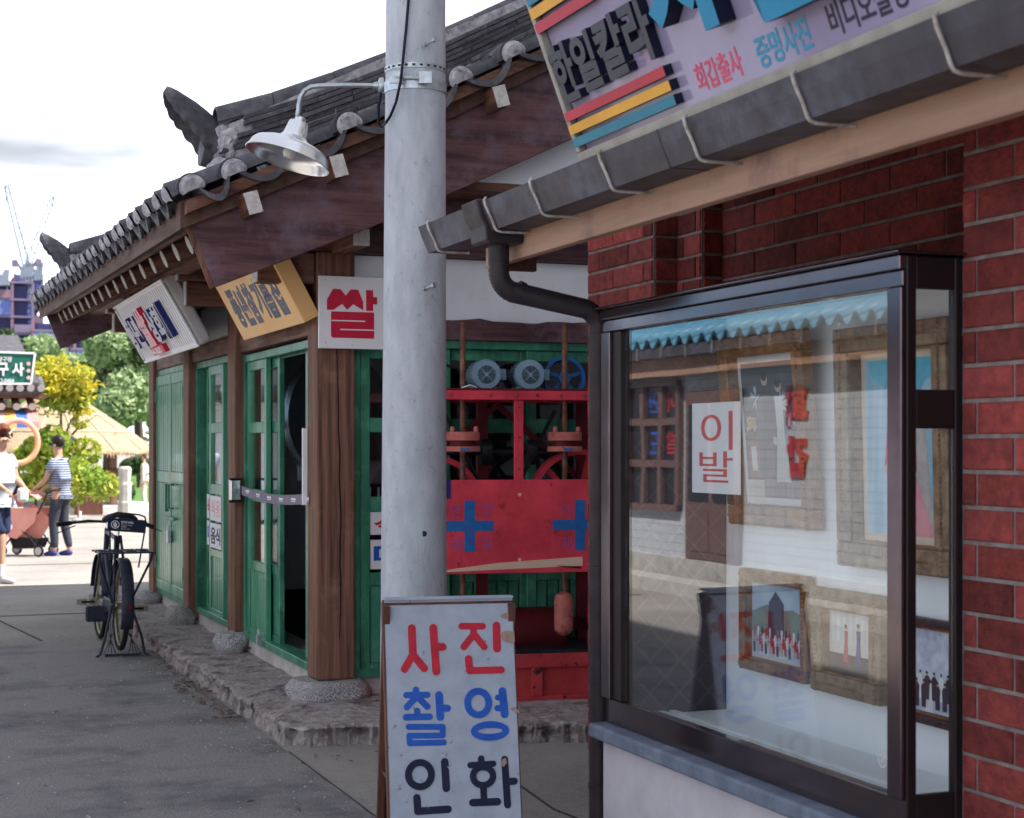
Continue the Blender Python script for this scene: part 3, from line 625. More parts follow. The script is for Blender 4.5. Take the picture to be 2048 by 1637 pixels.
# paper notice hanging inside the glass
FN = Fr((2.80, 5.74, 1.20), (0, -1, 0))
a0, b0 = FN.px(1385, 985); a1, b1 = FN.px(1482, 803)
nt = MB().fb(FN, a0, a1, b0, b1, 0, .0015).build('paper_notice', M['paper']); tag(nt, 'white paper notice with large red letters hung inside the display glass', 'notice')
OFF[nt.name] = Vector()
sa, sb = FN.px(1403, 900); ta, tb = FN.px(1466, 822); lettering('이', FN, sa, ta, sb, tb, MATS.get('x') or mat('notice_red', (.65, .09, .09), rough=.6), nt, .0015, .0025)
sa, sb = FN.px(1400, 964); ta, tb = FN.px(1466, 903); lettering('발', FN, sa, ta, sb, tb, MATS['notice_red'], nt, .0015, .0025)

# ---- the big sign on the studio roof
FS = Fr((2.203, 5.05, 2.50), (0, -1, 0), (-.354, 0, .936))
sg = thing('studio_sign', 'leaning lilac sign board with raised blue and black letters above gutter', 'sign', (2.2, 4, 2.5))
SW, SH = 4.2, 1.35
MB().fb(FS, 0, SW, 0, SH, -.12, -.002).build('sign_box', M['signrim'], sg, bevel=.004)
MB().fb(FS, .03, SW-.03, .035, SH-.03, -.0015, .0).build('sign_face', M['lilac'], sg)
for a0, a1, b0, b1 in ((0, SW, 0, .035), (0, SW, SH-.03, SH), (0, .026, .036, SH-.031), (SW-.026, SW, .036, SH-.031)):
    MB().fb(FS, a0, a1, b0, b1, 0, .028).build('rim', M['signrim'], sg, bevel=.003)
def srect(x0, y0, x1, y1):
    return FS.px(x0, y0), FS.px(x1, y1)
def stripe(px0, py0, px1, py1, m, h, ext=.03):
    (a, b) = FS.px(px0, py0); (c, d) = FS.px(px1, py1)
    b = (b+d)/2
    MB().fb(FS, a, c, b, b+h, .001, ext).build('raised_stripe', m, sg).data.materials.append(M['letside'])
def twotone(o, F):
    for p in o.data.polygons:
        if abs(p.normal.dot(F.N)) < .6: p.material_index = 1
for (x0, y0, x1, y1, m) in ((1149, 240, 1349, 147, 'red2'), (1156, 264, 1361, 178, 'yel'), (1164, 289, 1371, 207, 'teal')):
    stripe(x0, y0, x1, y1, M[m], .030)
for (x0, y0, x1, y1, m) in ((1078, 32, 1160, -8, 'yel'), (1089, 59, 1205, 2, 'red2'), (1070, 3, 1150, -33, 'teal')):
    stripe(x0, y0, x1, y1, M[m], .034)
for o in list(sg.children):
    if o.name.startswith('raised_stripe'): twotone(o, FS)
def sletters(body, x0, y0, x1, y1, h, m, n1=.0015, n0=.0005, bold=0, side=None, name='lettering'):
    (a, b) = FS.px(x0, y0); (c, d) = FS.px(x1, y1)
    b = (b+d)/2
    return lettering(body, FS, a, c, b, b+h, m, sg, n0, n1, bold=bold, side=side, name=name)
# black raised shop name, letter by letter
for ch, a0_, a1_, b0_, b1_ in (('한', .035, .195, .195, .385), ('일', .205, .365, .20, .38), ('칼', .385, .57, .20, .385), ('라', .585, .755, .20, .40)):
    lettering(ch, FS, a0_, a1_, b0_, b1_, M['charcoal'], sg, .001, .032, bold=.035, side=M['letside'], name='raised_letter')
(a, b) = FS.px(1345, 75)
# large cyan word
for ch, x0, y0, x1, y1 in (('사', 1352, 86, 1500, 38), ('진', 1530, 45, 1720, -30)):
    sletters(ch, x0, y0, x1, y1, .36, M['cyan'], .055, .001, .055, M['letside'], 'raised_letter')
sletters('회갑출사', 1402, 187, 1492, 150, .082, M['pink'], bold=.018)
sletters('증명사진', 1524, 140, 1630, 96, .086, M['cyanp'], bold=.022)
sletters('비디오촬영', 1668, 75, 1822, 12, .086, M['inkp'], bold=.018)
# ================================================================ MILL HOUSE (traditional, centre)
mill = thing('mill_house', 'timber mill house with grey tiled roof and green shop doors', 'building', (2.4, 9.3, 0))
rise = lambda y: .0145*(y-8.45)
def mp_(name, mb, m, parent=None, **k): return mb.build(name, m, parent or mill, **k)
# --- pillars and their stones
FT = [(2.32, 9.16, .225, 'corner'), (2.32, 11.48, .22, ''), (2.32, 13.35, .20, ''), (2.32, 15.2, .20, '')]
for i, (x, y, w_, _) in enumerate(FT):
    ww = .06 if i else .225
    ob = mp_('pillar', MB().box(x, x+(.225 if i == 0 else .2), y, y+w_+.05*(i > 0), .215 if i == 0 else .16, 2.66), M['pillar'], bevel=.012, seg=2)
for (x, y, z, a, b, c, seed) in ((2.42, 9.25, .15, .23, .21, .085, 1), (2.30, 11.50, .17, .12, .13, .095, 2), (2.27, 13.42, .17, .12, .13, .10, 3), (2.3, 15.3, .16, .13, .15, .085, 4)):
    bm = bmesh.new(); bmesh.ops.create_icosphere(bm, subdivisions=4, radius=1)
    for v in bm.verts:
        p = v.co.copy(); k = 1+.16*noise.noise(p*1.3+Vector((seed*7, 0, 0)))+.06*noise.noise(p*4+Vector((seed*3, 0, 0)))
        pz = max(-.9, min(.72 if seed == 1 else .85, p.z*1.25))
        v.co = Vector((math.copysign(abs(p.x)**(.75 if seed == 1 else .95), p.x)*a*k, math.copysign(abs(p.y)**(.8 if seed == 1 else .95), p.y)*b*k, pz*c*k))
    me = bpy.data.meshes.new('base_stone'); bm.to_mesh(me); bm.free(); me.materials.append(M['granite'] if seed in (1, 3) else M['granite'])
    for p in me.polygons: p.use_smooth = True
    o = bpy.data.objects.new('base_stone', me); C.objects.link(o); o.parent = mill; o.location = Vector((x, y, z))-OFF[mill.name]; OFF[o.name] = OFF[mill.name]
# --- plinth, sills, lintels, plaster
mp_('plinth', MB().box(2.405, 2.75, 9.39, 15.35, -.02, .208), M['plinth'])
mp_('plinth', MB().box(2.55, 4.6, 9.25, 9.385, -.02, .208), M['plinth'])
for y0, y1 in ((9.39, 11.478), (11.755, 13.348), (13.605, 15.198)):
    mp_('lintel', MB().box(2.352, 2.50, y0, y1, 2.195+rise(y0)*.6, 2.315+rise(y0)*.6), wood['y'], bevel=.006)
    mp_('plaster_panel', MB().box(2.42, 2.46, y0, y1, 2.32+rise(y0)*.6, 2.72+rise(y0)), M['plaster'])
fl = MB(); nseg = 24                                                # the wavy topped lintel of the front
P0 = [(2.546+(4.6-2.546)*k/nseg, 2.293+.008*math.sin(k*.9)+.006*math.sin(k*2.3)) for k in range(nseg+1)]
fl.poly(Fr((0, 9.19, 0), (1, 0, 0)), [(2.546, 2.177), (4.6, 2.177)]+P0[::-1], -.1, 0)
mp_('lintel', fl, M['barge'])
mp_('plaster_panel', MB().box(2.546, 4.6, 9.24, 9.30, 2.29, 2.655), M['plaster'])
mp_('tie_beam', MB().box(2.50, 4.8, 9.14, 9.34, 2.66, 3.0), M['barge'], bevel=.01)
mp_('tie_beam', MB().box(1.99, 2.318, 9.19, 9.33, 2.478, 2.655), wood['x'], bevel=.008)
mp_('beam_end', MB().box(1.983, 1.989, 9.192, 9.328, 2.48, 2.653), M['endgrain'])
mp_('bracket', MB().box(2.10, 2.62, 9.165, 9.35, 2.664, 2.80), wood['x'], bevel=.008)
for (y, zt) in ((11.5, .03), (13.4, .06), (15.25, .09)):
    mp_('tie_beam', MB().box(1.93, 2.318, y, y+.16, 2.67+zt, 2.88+zt), wood['x'], bevel=.01)
    mp_('beam_end', MB().box(1.922, 1.929, y+.002, y+.158, 2.672+zt, 2.878+zt), M['endgrain'])
    mp_('bracket', MB().box(1.99, 2.318, y+.01, y+.15, 2.50+zt, 2.668+zt), wood['x'], bevel=.01)
    mp_('beam_end', MB().box(1.982, 1.989, y+.012, y+.148, 2.502+zt, 2.666+zt), M['endgrain'])
# gable plaster triangle above the tie beam
gp = MB().poly(Fr((0, 8.70, 0), (1, 0, 0)), [(2.56, 3.032), (6.2, 3.032), (6.2, 4.75), (5.1, 4.42), (3.0, 3.36), (2.56, 3.16)], -.2, 0)
mp_('gable_plaster', gp, M['plaster'])
mp_('gable_ledger', MB().box(2.52, 5.5, 8.712, 9.137, 2.985, 3.03), wood['x'])
mp_('gable_ledger', MB().box(2.52, 5.5, 9.139, 9.5, 3.002, 3.035), wood['x'])
ck_ = MB(); zc = .45; xc = 2.452
for k in range(24):
    x2 = xc+random.uniform(-.006, .006); ck_.bar((xc, 9.1585, zc), (x2, 9.1585, zc+.07), .003+.0035*math.sin(k/24*math.pi), .004, (0, 1, 0)); xc = x2; zc += .07
ck_.build('drying_crack', M['dark'], [o for o in mill.children if o.name.startswith('pillar')][0])
# back and inside (dark)
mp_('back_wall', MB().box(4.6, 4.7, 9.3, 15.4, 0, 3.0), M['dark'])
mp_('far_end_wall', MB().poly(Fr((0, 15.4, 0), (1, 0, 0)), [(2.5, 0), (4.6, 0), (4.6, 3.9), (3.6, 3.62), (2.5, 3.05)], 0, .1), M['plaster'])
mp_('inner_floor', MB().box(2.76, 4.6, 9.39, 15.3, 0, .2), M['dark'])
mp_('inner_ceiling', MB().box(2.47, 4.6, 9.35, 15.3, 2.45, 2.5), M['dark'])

# --- roof: surface profile
def zs(x):
    pr = [(1.30, 2.785), (1.463, 2.853), (1.675, 2.947), (2.278, 3.228), (2.889, 3.511), (3.19, 3.677), (3.6, 3.89), (5.4, 4.85)]
    for (a, b), (c, d) in zip(pr, pr[1:]):
        if x <= c: return b+(d-b)*(x-a)/(c-a)
    return pr[-1][1]
YN, YF = 8.30, 16.42
rows = []
for y in (YN+.06, YF-.06):
    pass
rf = MB(); xs = [1.42, 1.6, 1.9, 2.3, 2.9, 3.2, 3.6, 4.5, 5.4]
top = [[(x, y, zs(x)-.045+rise(y)) for x in xs] for y in (YN+.1, 10.4, 12.4, 14.4, YF-.1)]
bot = [[(x, y, zs(x)-.185+rise(y)) for x in xs] for y in (YN+.1, 10.4, 12.4, 14.4, YF-.1)]
rf.strip(top); rf.strip(bot)
n_ = len(xs)
for r_ in (0, 4):
    rf.strip([top[r_], bot[r_]])
rf.strip([[t[0] for t in top], [t[0] for t in bot]]); rf.strip([[t[-1] for t in top], [t[-1] for t in bot]])
roof = rf.build('roof', M['soffit'], mill)
# far slope of the roof (never faces the street)
MB().poly(Fr((0, YF-.1, 0), (1, 0, 0)), [(5.4, 4.74), (9.0, 2.9), (9.0, 2.98), (5.4, 4.83)], 0, 8.0).build('rear_slope', M['tile'], roof)
# eave tiles: convex roll + concave pan for each course, along the street
def roll_mesh(L=.62, r=.078, th=.016, n=10):
    """convex tile, axis along local x (0..L), opening downward"""
    mb = MB(); A = []
    for x, k in ((0, 1.0), (L, .9)):
        A.append([(x, math.cos(math.pi*i/n)*r*k, math.sin(math.pi*i/n)*r*k) for i in range(n+1)])
    B = [[(x, y*.80, z*.80) for x, y, z in row] for row in A]
    mb.strip(A); mb.strip(B); mb.strip([A[0], B[0]]); mb.strip([A[1], B[1]])
    return mb
def mesh_of(mb, m, smooth=True):
    o = mb.build('tmp', m, None, smooth=smooth); me = o.data; bpy.data.objects.remove(o); return me
rollM = mesh_of(roll_mesh(r=.084), M['tile']); rollM.name = 'roll_tile'
def plug(r=.066, seed=0, n=12):
    mb = MB(); P = [(-.012+.008*noise.noise(Vector((seed, k, 0))), math.cos(math.pi*k/n)*r, math.sin(math.pi*k/n)*r-.0) for k in range(n+1)]
    c = (-.034, 0, r*.42); P2 = [(-.028, p[1]*.55, p[2]*.55+.01) for p in P]
    P.append((-.004, -r*.85, -.018)); P.insert(0, (-.004, r*.85, -.018)); P2.append((-.02, -r*.4, -.01)); P2.insert(0, (-.02, r*.4, -.01))
    mb.strip([P, P2]); k = len(P2); mb.add(P2, [tuple(range(k))]); return mb
plugM = [mesh_of(plug(.073, s), M['mortar']) for s in range(5)]
def pan_mesh(w, L=.5, sag=.045, th=.017, lip=.02):
    mb = MB(); n = 8; A = []; B = []
    for x in (0, L):
        A.append([(x, -w/2+w*i/n, .012-sag*math.sin(math.pi*i/n)**.9) for i in range(n+1)]); B.append([(x, y, z-th) for x, y, z in A[-1]])
    mb.strip(A); mb.strip(B); mb.strip([A[0], B[0]]); mb.strip([A[1], B[1]])
    lp = [[(-.012, y, z-th-(lip*math.sin(math.pi*i/n)**.7)) for i, (x, y, z) in enumerate(A[0])], [(-.012, y, z+.002) for x, y, z in A[0]]]
    l2 = [[(.004, y, z) for x, y, z in r_] for r_ in lp]
    mb.strip(lp); mb.strip(l2); mb.strip([lp[0], l2[0]]); mb.strip([lp[1], l2[1]]); return mb
def place(name, me, parent, loc, Mx):
    o = bpy.data.objects.new(name, me); C.objects.link(o); o.parent = parent
    m4 = Mx.to_4x4(); m4.translation = Vector(loc)-OFF[parent.name]; o.matrix_local = m4; OFF[o.name] = OFF[parent.name]; return o
slope = math.atan2(zs(1.675)-zs(1.38), 1.675-1.38)
SP = .325; NT = 25
panM = mesh_of(pan_mesh(SP*.62, sag=.05, lip=.018), M['tile'])
basis = Matrix.Rotation(-slope, 3, 'Y')
for k in range(NT):
    y = 8.44+SP*k; jit = random.uniform(-.008, .008)
    z = zs(1.385)+rise(y)+jit*.6-.015
    place('eave_roll_tile', rollM, roof, (1.375+jit, y, z), basis)
    place('eave_mortar_plug', plugM[k % 5], roof, (1.375+jit, y, z), basis)
    if k < NT-1: place('eave_pan_tile', panM, roof, (1.372+random.uniform(-.006, .006), y+SP/2, z-.012), basis)
    # the rest of the course up the slope
    mb = MB()
    for i, x in enumerate([1.9, 2.5, 3.1, 3.7, 4.3, 4.9]):
        x2 = x+.62; n8 = 8; A = []
        for xx, kk in ((x, .078), (x2, .07)): A.append([(xx, y+math.cos(math.pi*q/n8)*kk, zs(xx)+rise(y)-.03+math.sin(math.pi*q/n8)*kk) for q in range(n8+1)])
        mb.strip(A)
    mb.build('roll_course', M['tile'], roof, smooth=True)
# verge tiles: axis along the street, ends to the front
vx = [1.463, 1.675, 1.98, 2.278, 2.585, 2.889, 3.19, 3.49, 3.79, 4.09, 4.39, 4.69, 4.99]
def verge(side, y0, lo=True):
    for i, x in enumerate(vx):
        sl = math.atan2(zs(x+.05)-zs(x-.05), .1)
        ey = Vector((math.cos(sl), 0, math.sin(sl))); ex = Vector((0, side, 0)); ez = ex.cross(ey)
        if ez.z < 0: ey_ = -ey; ez = ex.cross(ey_)
        else: ey_ = ey
        B = Matrix((ex, ey_, ez)).transposed()
        z = zs(x)+rise(y0)-.012+random.uniform(-.006, .006); s = 1.0 if i > 1 else .95
        place('verge_roll_tile', rollM, roof, (x, y0+side*random.uniform(0, .012), z), B @ Matrix.Diagonal((.8, s, s)))
        place('verge_mortar_plug', plugM[(i*3+1) % 5], roof, (x, y0, z), B @ Matrix.Diagonal((1, s, s)))
        if i:
            xm = (x+vx[i-1])/2; wv = math.hypot(x-vx[i-1], zs(x)-zs(vx[i-1]))
            place('verge_pan_tile', vpan, roof, (xm, y0-side*.008, zs(xm)+rise(y0)-.018), B @ Matrix.Diagonal((.8, (wv-.085)/.24, 1)))
vpan = mesh_of(pan_mesh(.27, L=.45, sag=.078, lip=.010, th=.024), M['tile'])
verge(1, YN); verge(-1, YF)
# descending ridges
def dridge(yc, y0f, front):
    dz = rise(yc)
    ztop = lambda x: zs(x)+.335+.085*math.exp(-(x-1.6)/.35)+dz
    zb = lambda x: zs(x)-.0+dz
    x = 1.66; i = 0
    while x < 5.2:                                               # convex caps
        L = .30 if i == 0 else random.uniform(.34, .42); x2 = x+L; r = .092
        A = []
        for xx, kk in ((x, 1.0), (x+.012, 1.02), (x2-.012, 1.02), (x2-.004, 1.0)):
            A.append([(xx, yc+math.cos(math.pi*q/10)*r*kk, ztop(xx)-r+math.sin(math.pi*q/10)*r*kk) for q in range(11)])
        B = [[(a[0], yc+(a[1]-yc)*.85, a[2]-.012) for a in row] for row in A]
        MB().strip(A).strip(B).strip([A[0], B[0]]).strip([A[-1], B[-1]]).build('ridge_cap_tile', M['tile'], roof, smooth=True)
        x = x2; i += 1
    th = .031
    for c in range(7):                                          # flat courses underneath
        x = 1.70+.06*c if c < 3 else 1.66; x += random.uniform(0, .1); w_ = .125-.004*c+(.01 if c % 2 else 0)
        while x < 5.2:
            L = random.uniform(.24, .40); x2 = x+L-.004
            q0 = ztop(x)-.088-th*(c+1)*.98; q1 = ztop(x2)-.088-th*(c+1)*.98
            if q0 > zb(x)-.03:
                ww = w_+random.uniform(-.008, .008); e = th-.005
                P = [(x, yc-ww, q0), (x2, yc-ww, q1), (x2, yc+ww, q1), (x, yc+ww, q0), (x, yc-ww, q0+e), (x2, yc-ww, q1+e), (x2, yc+ww, q1+e), (x, yc+ww, q0+e)]
                MB().add(P, [(3,2,1,0),(4,5,6,7),(0,1,5,4),(1,2,6,5),(2,3,7,6),(3,0,4,7)]).build('ridge_flat_tile', M['tile'], roof, bevel=.003)
            x += L
    MB().add([(1.72, yc-.10, zb(1.72)-.05), (5.2, yc-.10, zb(5.2)-.05), (5.2, yc-.10, ztop(5.2)-.1), (1.72, yc-.10, ztop(1.72)-.12),
              (1.72, yc+.10, zb(1.72)-.05), (5.2, yc+.10, zb(5.2)-.05), (5.2, yc+.10, ztop(5.2)-.1), (1.72, yc+.10, ztop(1.72)-.12)],
             [(0,1,2,3),(7,6,5,4),(0,3,7,4),(3,2,6,7)]).build('ridge_core', M['mortar'], roof)
    # mortar block at the foot of the ridge
    bm = bmesh.new(); bmesh.ops.create_icosphere(bm, subdivisions=4, radius=1)
    for v in bm.verts:
        p = v.co.copy(); k = 1+.22*noise.noise(p*2.2+Vector((yc, 0, 0)))+.10*noise.noise(p*6)+.05*noise.noise(p*14)
        v.co = Vector((1.70+p.x*.085*k+.12*max(p.z, 0)*max(p.x+.6, 0), yc+p.y*.125*k, 3.13+dz+p.z*.14*k))
    for v in list(bm.verts):
        pass
    me = bpy.data.meshes.new('ridge_foot_mortar'); bm.to_mesh(me); bm.free(); me.materials.append(M['mortar'])
    o = bpy.data.objects.new('ridge_foot_mortar', me); C.objects.link(o); o.parent = roof; o.location = -OFF[mill.name]; OFF[o.name] = OFF[mill.name]
    for x_, z_, s_ in ((1.655, 2.99, .06),):
        bm = bmesh.new(); bmesh.ops.create_icosphere(bm, subdivisions=3, radius=1)
        for v in bm.verts:
            p = v.co.copy(); k = 1+.2*noise.noise(p*2.5+Vector((x_*9, yc, 0)))
            v.co = Vector((x_+p.x*s_*k, yc-.14+p.y*.2*k, z_+dz+p.z*s_*k))
        me = bpy.data.meshes.new('ridge_foot_mortar'); bm.to_mesh(me); bm.free(); me.materials.append(M['mortar'])
        o = bpy.data.objects.new('ridge_foot_mortar', me); C.objects.link(o); o.parent = roof; o.location = -OFF[mill.name]; OFF[o.name] = OFF[mill.name]
    # round tile end under the upturned one
    MB().lathe((1.64, yc, 3.12+dz), (-1, 0, .12), [(.095, 0), (.098, .012), (.095, .05), (.07, .055)], 24).build('ridge_round_tile', M['tile'], roof, smooth=True)
    # upturned end tile, a scalloped shield curving out and up
    prof = [(1.73, 3.235, .115, .12), (1.68, 3.275, .12, .13), (1.62, 3.325, .125, .115), (1.56, 3.368, .12, .10), (1.51, 3.395, .105, .085), (1.465, 3.42, .08, .06), (1.43, 3.435, .045, .035), (1.41, 3.44, .012, .01)]
    fine = []
    for p0, p1 in zip(prof, prof[1:]):
        for q in range(4): fine.append(tuple(u+(v-u)*q/4 for u, v in zip(p0, p1)))
    prof = fine+[prof[-1]]
    A = []; Bk = []
    for i, (x, z, w_, fl_) in enumerate(prof):
        rowA = []; rowB = []
        for q in range(-4, 5):
            t = q/4; sc = 1+.03*math.cos(i*1.45); bow = -fl_*(t*t)*(1+.12*abs(math.cos(i*.72)))
            rowA.append((x+bow*.55, yc+t*w_*sc, z+bow+dz)); rowB.append((x-.014+bow*.55, yc+t*w_*sc*.9, z-.022+bow+dz))
        A.append(rowA); Bk.append(rowB)
    mb = MB().strip(A).strip(Bk).strip([[r_[0] for r_ in A], [r_[0] for r_ in Bk]]).strip([[r_[-1] for r_ in A], [r_[-1] for r_ in Bk]]).strip([A[0], Bk[0]]).strip([A[-1], Bk[-1]])
    mb.build('upturned_end_tile', M['tile'], roof, smooth=True)
dridge(8.75, YN, True); dridge(15.95, YF, False)
# main ridge
MB().box(5.3, 5.5, YN+.2, YF-.2, 4.85, 5.3).build('main_ridge', M['tile'], roof)
# --- boards
def board(y0, y1, dzz):
    t = [(1.48, 2.69), (2.50, 3.19), (2.86, 3.36), (3.47, 3.67), (5.3, 4.6)]; b = [(5.3, 4.12), (3.64, 3.28), (2.87, 2.91), (2.50, 2.74), (1.61, 2.366)]
    mb = MB().poly(Fr((0, y1, dzz), (1, 0, 0)), t+b, 0, y1-y0)
    o = mp_('bargeboard', mb, M['barge'], bevel=.004)
board(8.45, 8.49, 0); board(16.24, 16.28, .11)
mp_('bargeboard_edge', MB().bar((1.474, 8.47, 2.69), (1.604, 8.47, 2.366), .046, .012, (0, 1, 0)), M['pillar'])
pts_ = [(1.44, 2.755), (2.0, 3.02), (2.6, 3.29), (3.2, 3.60), (5.2, 4.6)]
for (a, b), (c, d) in zip(pts_, pts_[1:]):
    mp_('verge_board', MB().add([(a, 8.33, b-.035), (c, 8.33, d-.035), (c, 8.33, d+.03), (a, 8.33, b+.03), (a, 8.449, b-.035), (c, 8.449, d-.035), (c, 8.449, d+.03), (a, 8.449, b+.03)],
        [(0,1,2,3),(7,6,5,4),(0,3,7,4),(1,5,6,2),(3,2,6,7),(0,4,5,1)]), wood['x'])
for k in range(7):                                                  # square purlin ends under the verge
    x = 1.765+.447*k; z = 2.784+(x-1.765)*.478; a = R(17)
    F = Fr((x, 8.27, z), (math.cos(a), 0, math.sin(a)), (-math.sin(a), 0, math.cos(a)))
    pe = mp_('purlin', MB().fb(F, -.039, .039, -.058, .058, -.40, 0), wood['y'], bevel=.004)
    MB().fb(F, -.037, .037, -.056, .056, .0005, .003).build('purlin_end', M['endgrain'], pe)
pe = mp_('wall_plate', MB().box(2.41, 2.505, 8.72, 16.1, 2.645, 2.74), wood['y'], bevel=.006)
MB().box(2.412, 2.503, 8.713, 8.719, 2.647, 2.738).build('purlin_end', M['endgrain'], pe)
pu = MB(); 
for y0, y1 in ((8.55, 16.2),):
    pu.add([(1.86, y0, 2.70), (2.0, y0, 2.70), (2.0, y0, 2.82), (1.86, y0, 2.82), (1.86, y1, 2.70+.11), (2.0, y1, 2.70+.11), (2.0, y1, 2.82+.11), (1.86, y1, 2.82+.11)], [(0,1,2,3),(7,6,5,4),(0,3,7,4),(1,5,6,2),(3,2,6,7),(0,4,5,1)])
mp_('eave_purlin', pu, wood['y'])
for (x0, x1, z0, z1) in ((1.475, 1.51, 2.745, 2.815), (1.511, 1.545, 2.69, 2.76)):
    b_ = MB(); y0, y1 = 8.5, 16.24; r1 = rise(y1)
    b_.add([(x0, y0, z0), (x1, y0, z0), (x1, y0, z1), (x0, y0, z1), (x0, y1, z0+r1), (x1, y1, z0+r1), (x1, y1, z1+r1), (x0, y1, z1+r1)], [(0,1,2,3),(7,6,5,4),(0,3,7,4),(1,5,6,2),(3,2,6,7),(0,4,5,1)])
    mp_('eave_board', b_, wood['y'])
for k in range(18):                                                 # round rafters with whitened ends
    y = 8.72+.435*k; z = 2.665+rise(y)-.01; v = Vector((1, 0, .42)).normalized(); v = Vector((.9, .0, .4)).normalized()
    ra = mp_('rafter', MB().lathe((1.60, y, z), v, [(.056, 0), (.056, 1.35)], 14), wood['x'], smooth=True)
    MB().lathe((1.598, y, z-.001), v, [(.054, -.004), (.054, -.0005)], 14).build('rafter_end', M['endgrain'], ra)
# --- doors
def leaf(F, a0, a1, b0, b1, rows, n0, th=.035, st=.06, mt=None, planks=True, glassm=None, ribs=0, parent=None, name='door', plank_n=None):
    """sliding door leaf: rows = heights of (rail bottom, rail top) ... panes between"""
    mt = mt or M['green']
    mb = MB(); mb.fb(F, a0, a0+st, b0, b1, n0, n0+th); mb.fb(F, a1-st, a1, b0, b1, n0, n0+th)
    for (r0, r1) in rows: mb.fb(F, a0+st, a1-st, r0, r1, n0+.002, n0+th-.002)
    d = mb.build(name, mt, parent or mill, bevel=.004)
    rr_ = sorted(rows)
    for i, ((p0, p1), (q0, q1)) in enumerate(zip(rr_, rr_[1:])):
        if i == 0 and planks:
            k = plank_n or max(3, int(round((a1-a0-2*st)/.075))); wv = (a1-a0-2*st)/k
            for j_ in range(k):
                MB().fb(F, a0+st+wv*j_+.006, a0+st+wv*(j_+1)-.006, p1, q0, n0+.006, n0+.024).build('plank', mt, d, bevel=.003)
            MB().fb(F, a0+st, a1-st, p1, q0, n0-.002, n0+.002).build('backing', mt, d)
        else:
            MB().fb(F, a0+st-.004, a1-st+.004, p1-.004, q0+.004, n0+.012, n0+.016).build('pane', GL, d)
    return d
LR = [(.222, .30), (.70, .765), (1.17, 1.255), (1.64, 1.715), (2.09, 2.15)]
# street side frames, F local a runs from the far end toward the viewer
def doorframe(F, a0, a1, b0, b1, n0, n1, w_=.045, parent=None):
    mb = MB(); mb.fb(F, a0, a0+w_, b0+.05, b1-.05, n0, n1); mb.fb(F, a1-w_, a1, b0+.05, b1-.05, n0, n1); mb.fb(F, a0, a1, b1-.05, b1, n0, n1); mb.fb(F, a0, a1, b0, b0+.05, n0, n1)
    mb.fb(F, a0+w_, a1-w_, b1-.062, b1-.051, n0+.03, n0+.045); 
    return mb.build('door_frame', M['green'], parent or mill, bevel=.003)
FST = Fr((2.40, 11.478, 0), (0, -1, 0))          # bay 1 (corner bay), a: 0 .. 2.09
fz = doorframe(FST, 0, 2.088, .21, 2.185, -.09, .02)
leaf(FST, .06, .66, .222, 2.135, LR[:-1]+[(2.07, 2.135)], -.03, mt=M['greenlt'])
leaf(FST, .30, .875, .222, 2.135, LR[:-1]+[(2.07, 2.135)], -.072, st=.065)
leaf(FST, 1.575, 2.04, .222, 2.135, LR[:-1]+[(2.07, 2.135)], -.072, mt=M['greenlt'])
FS2 = Fr((2.40, 13.348, 0), (0, -1, 0))          # bay 2, a: 0 .. 1.59
fz2 = doorframe(FS2, 0, 1.592, .215, 2.22, -.09, .02)
L2 = [(a+.01, b+.01) for a, b in LR[:-1]]+[(2.10, 2.17)]
L2 = [(.23, .30), (.70, .76), (1.18, 1.26), (1.65, 1.73), (2.10, 2.17)]
leaf(FS2, .16, .62, .23, 2.17, L2, -.072)
leaf(FS2, .50, 1.06, .23, 2.17, L2, -.03, mt=M['greenlt'])
leaf(FS2, 1.0, 1.54, .23, 2.17, L2, -.072)
for (a0, a1, n0, body, col, z0, z1, lab) in ((.20, .44, -.035, '식용', 'redpaint', .98, 1.17, 'white notice with red letters on the second bay door pane'), (.20, .44, -.035, '미수', 'bluepaint', .77, .96, 'white notice with blue letters low on the second bay door'),
        (.56, 1.0, .007, '식용', 'lpink', .98, 1.17, 'faded notice with pink letters on the bright sliding leaf'), (.56, 1.0, .007, '음식', 'inkpaint', .77, .96, 'faded notice with dark letters on the bright sliding leaf')):
    t = MB().fb(FS2, a0, a1, z0, z1, n0, n0+.002).build('paper_sign', M['paper']); tag(t, lab, 'notice', 'paper notices on the mill doors'); OFF[t.name] = Vector()
    lettering(body, FS2, a0+.03, a1-.03, z0+.03, z1-.03, M[col], t, n0+.002, n0+.0032, bold=.03)
# bay 3: boarded double door with hinges and lock
FS3 = Fr((2.375, 15.198, 0), (0, -1, 0))
doorframe(FS3, 0, 1.592, .215, 2.235, -.06, .012, .04)
for (a0, a1) in ((.045, .79), (.80, 1.545)):
    d = MB(); d.fb(FS3, a0, a0+.05, .27, 2.18, 0, .03); d.fb(FS3, a1-.05, a1, .27, 2.18, 0, .03)
    for b0, b1 in ((.27, .36), (1.23, 1.33), (2.09, 2.18)): d.fb(FS3, a0+.05, a1-.05, b0, b1, .001, .028)
    d = d.build('board_door', M['greenlt'], mill, bevel=.004); k = 6; wv = (a1-a0-.1)/k
    for r0, r1 in ((.362, 1.228), (1.332, 2.088)):
        for q in range(k): MB().fb(FS3, a0+.05+wv*q+.009, a0+.05+wv*(q+1)-.009, r0, r1, .002, .024).build('plank', M['greenlt'], d, bevel=.003)
        MB().fb(FS3, a0+.05, a1-.05, r0, r1, -.006, -.002).build('backing', M['green'], d)
    for b in (.45, 1.95): MB().lathe(FS3.p(a0+.01 if a0 < .5 else a1-.01, b, .035), (0, 0, 1), [(.012, 0), (.012, .10)], 8).build('hinge', M['green'], d)
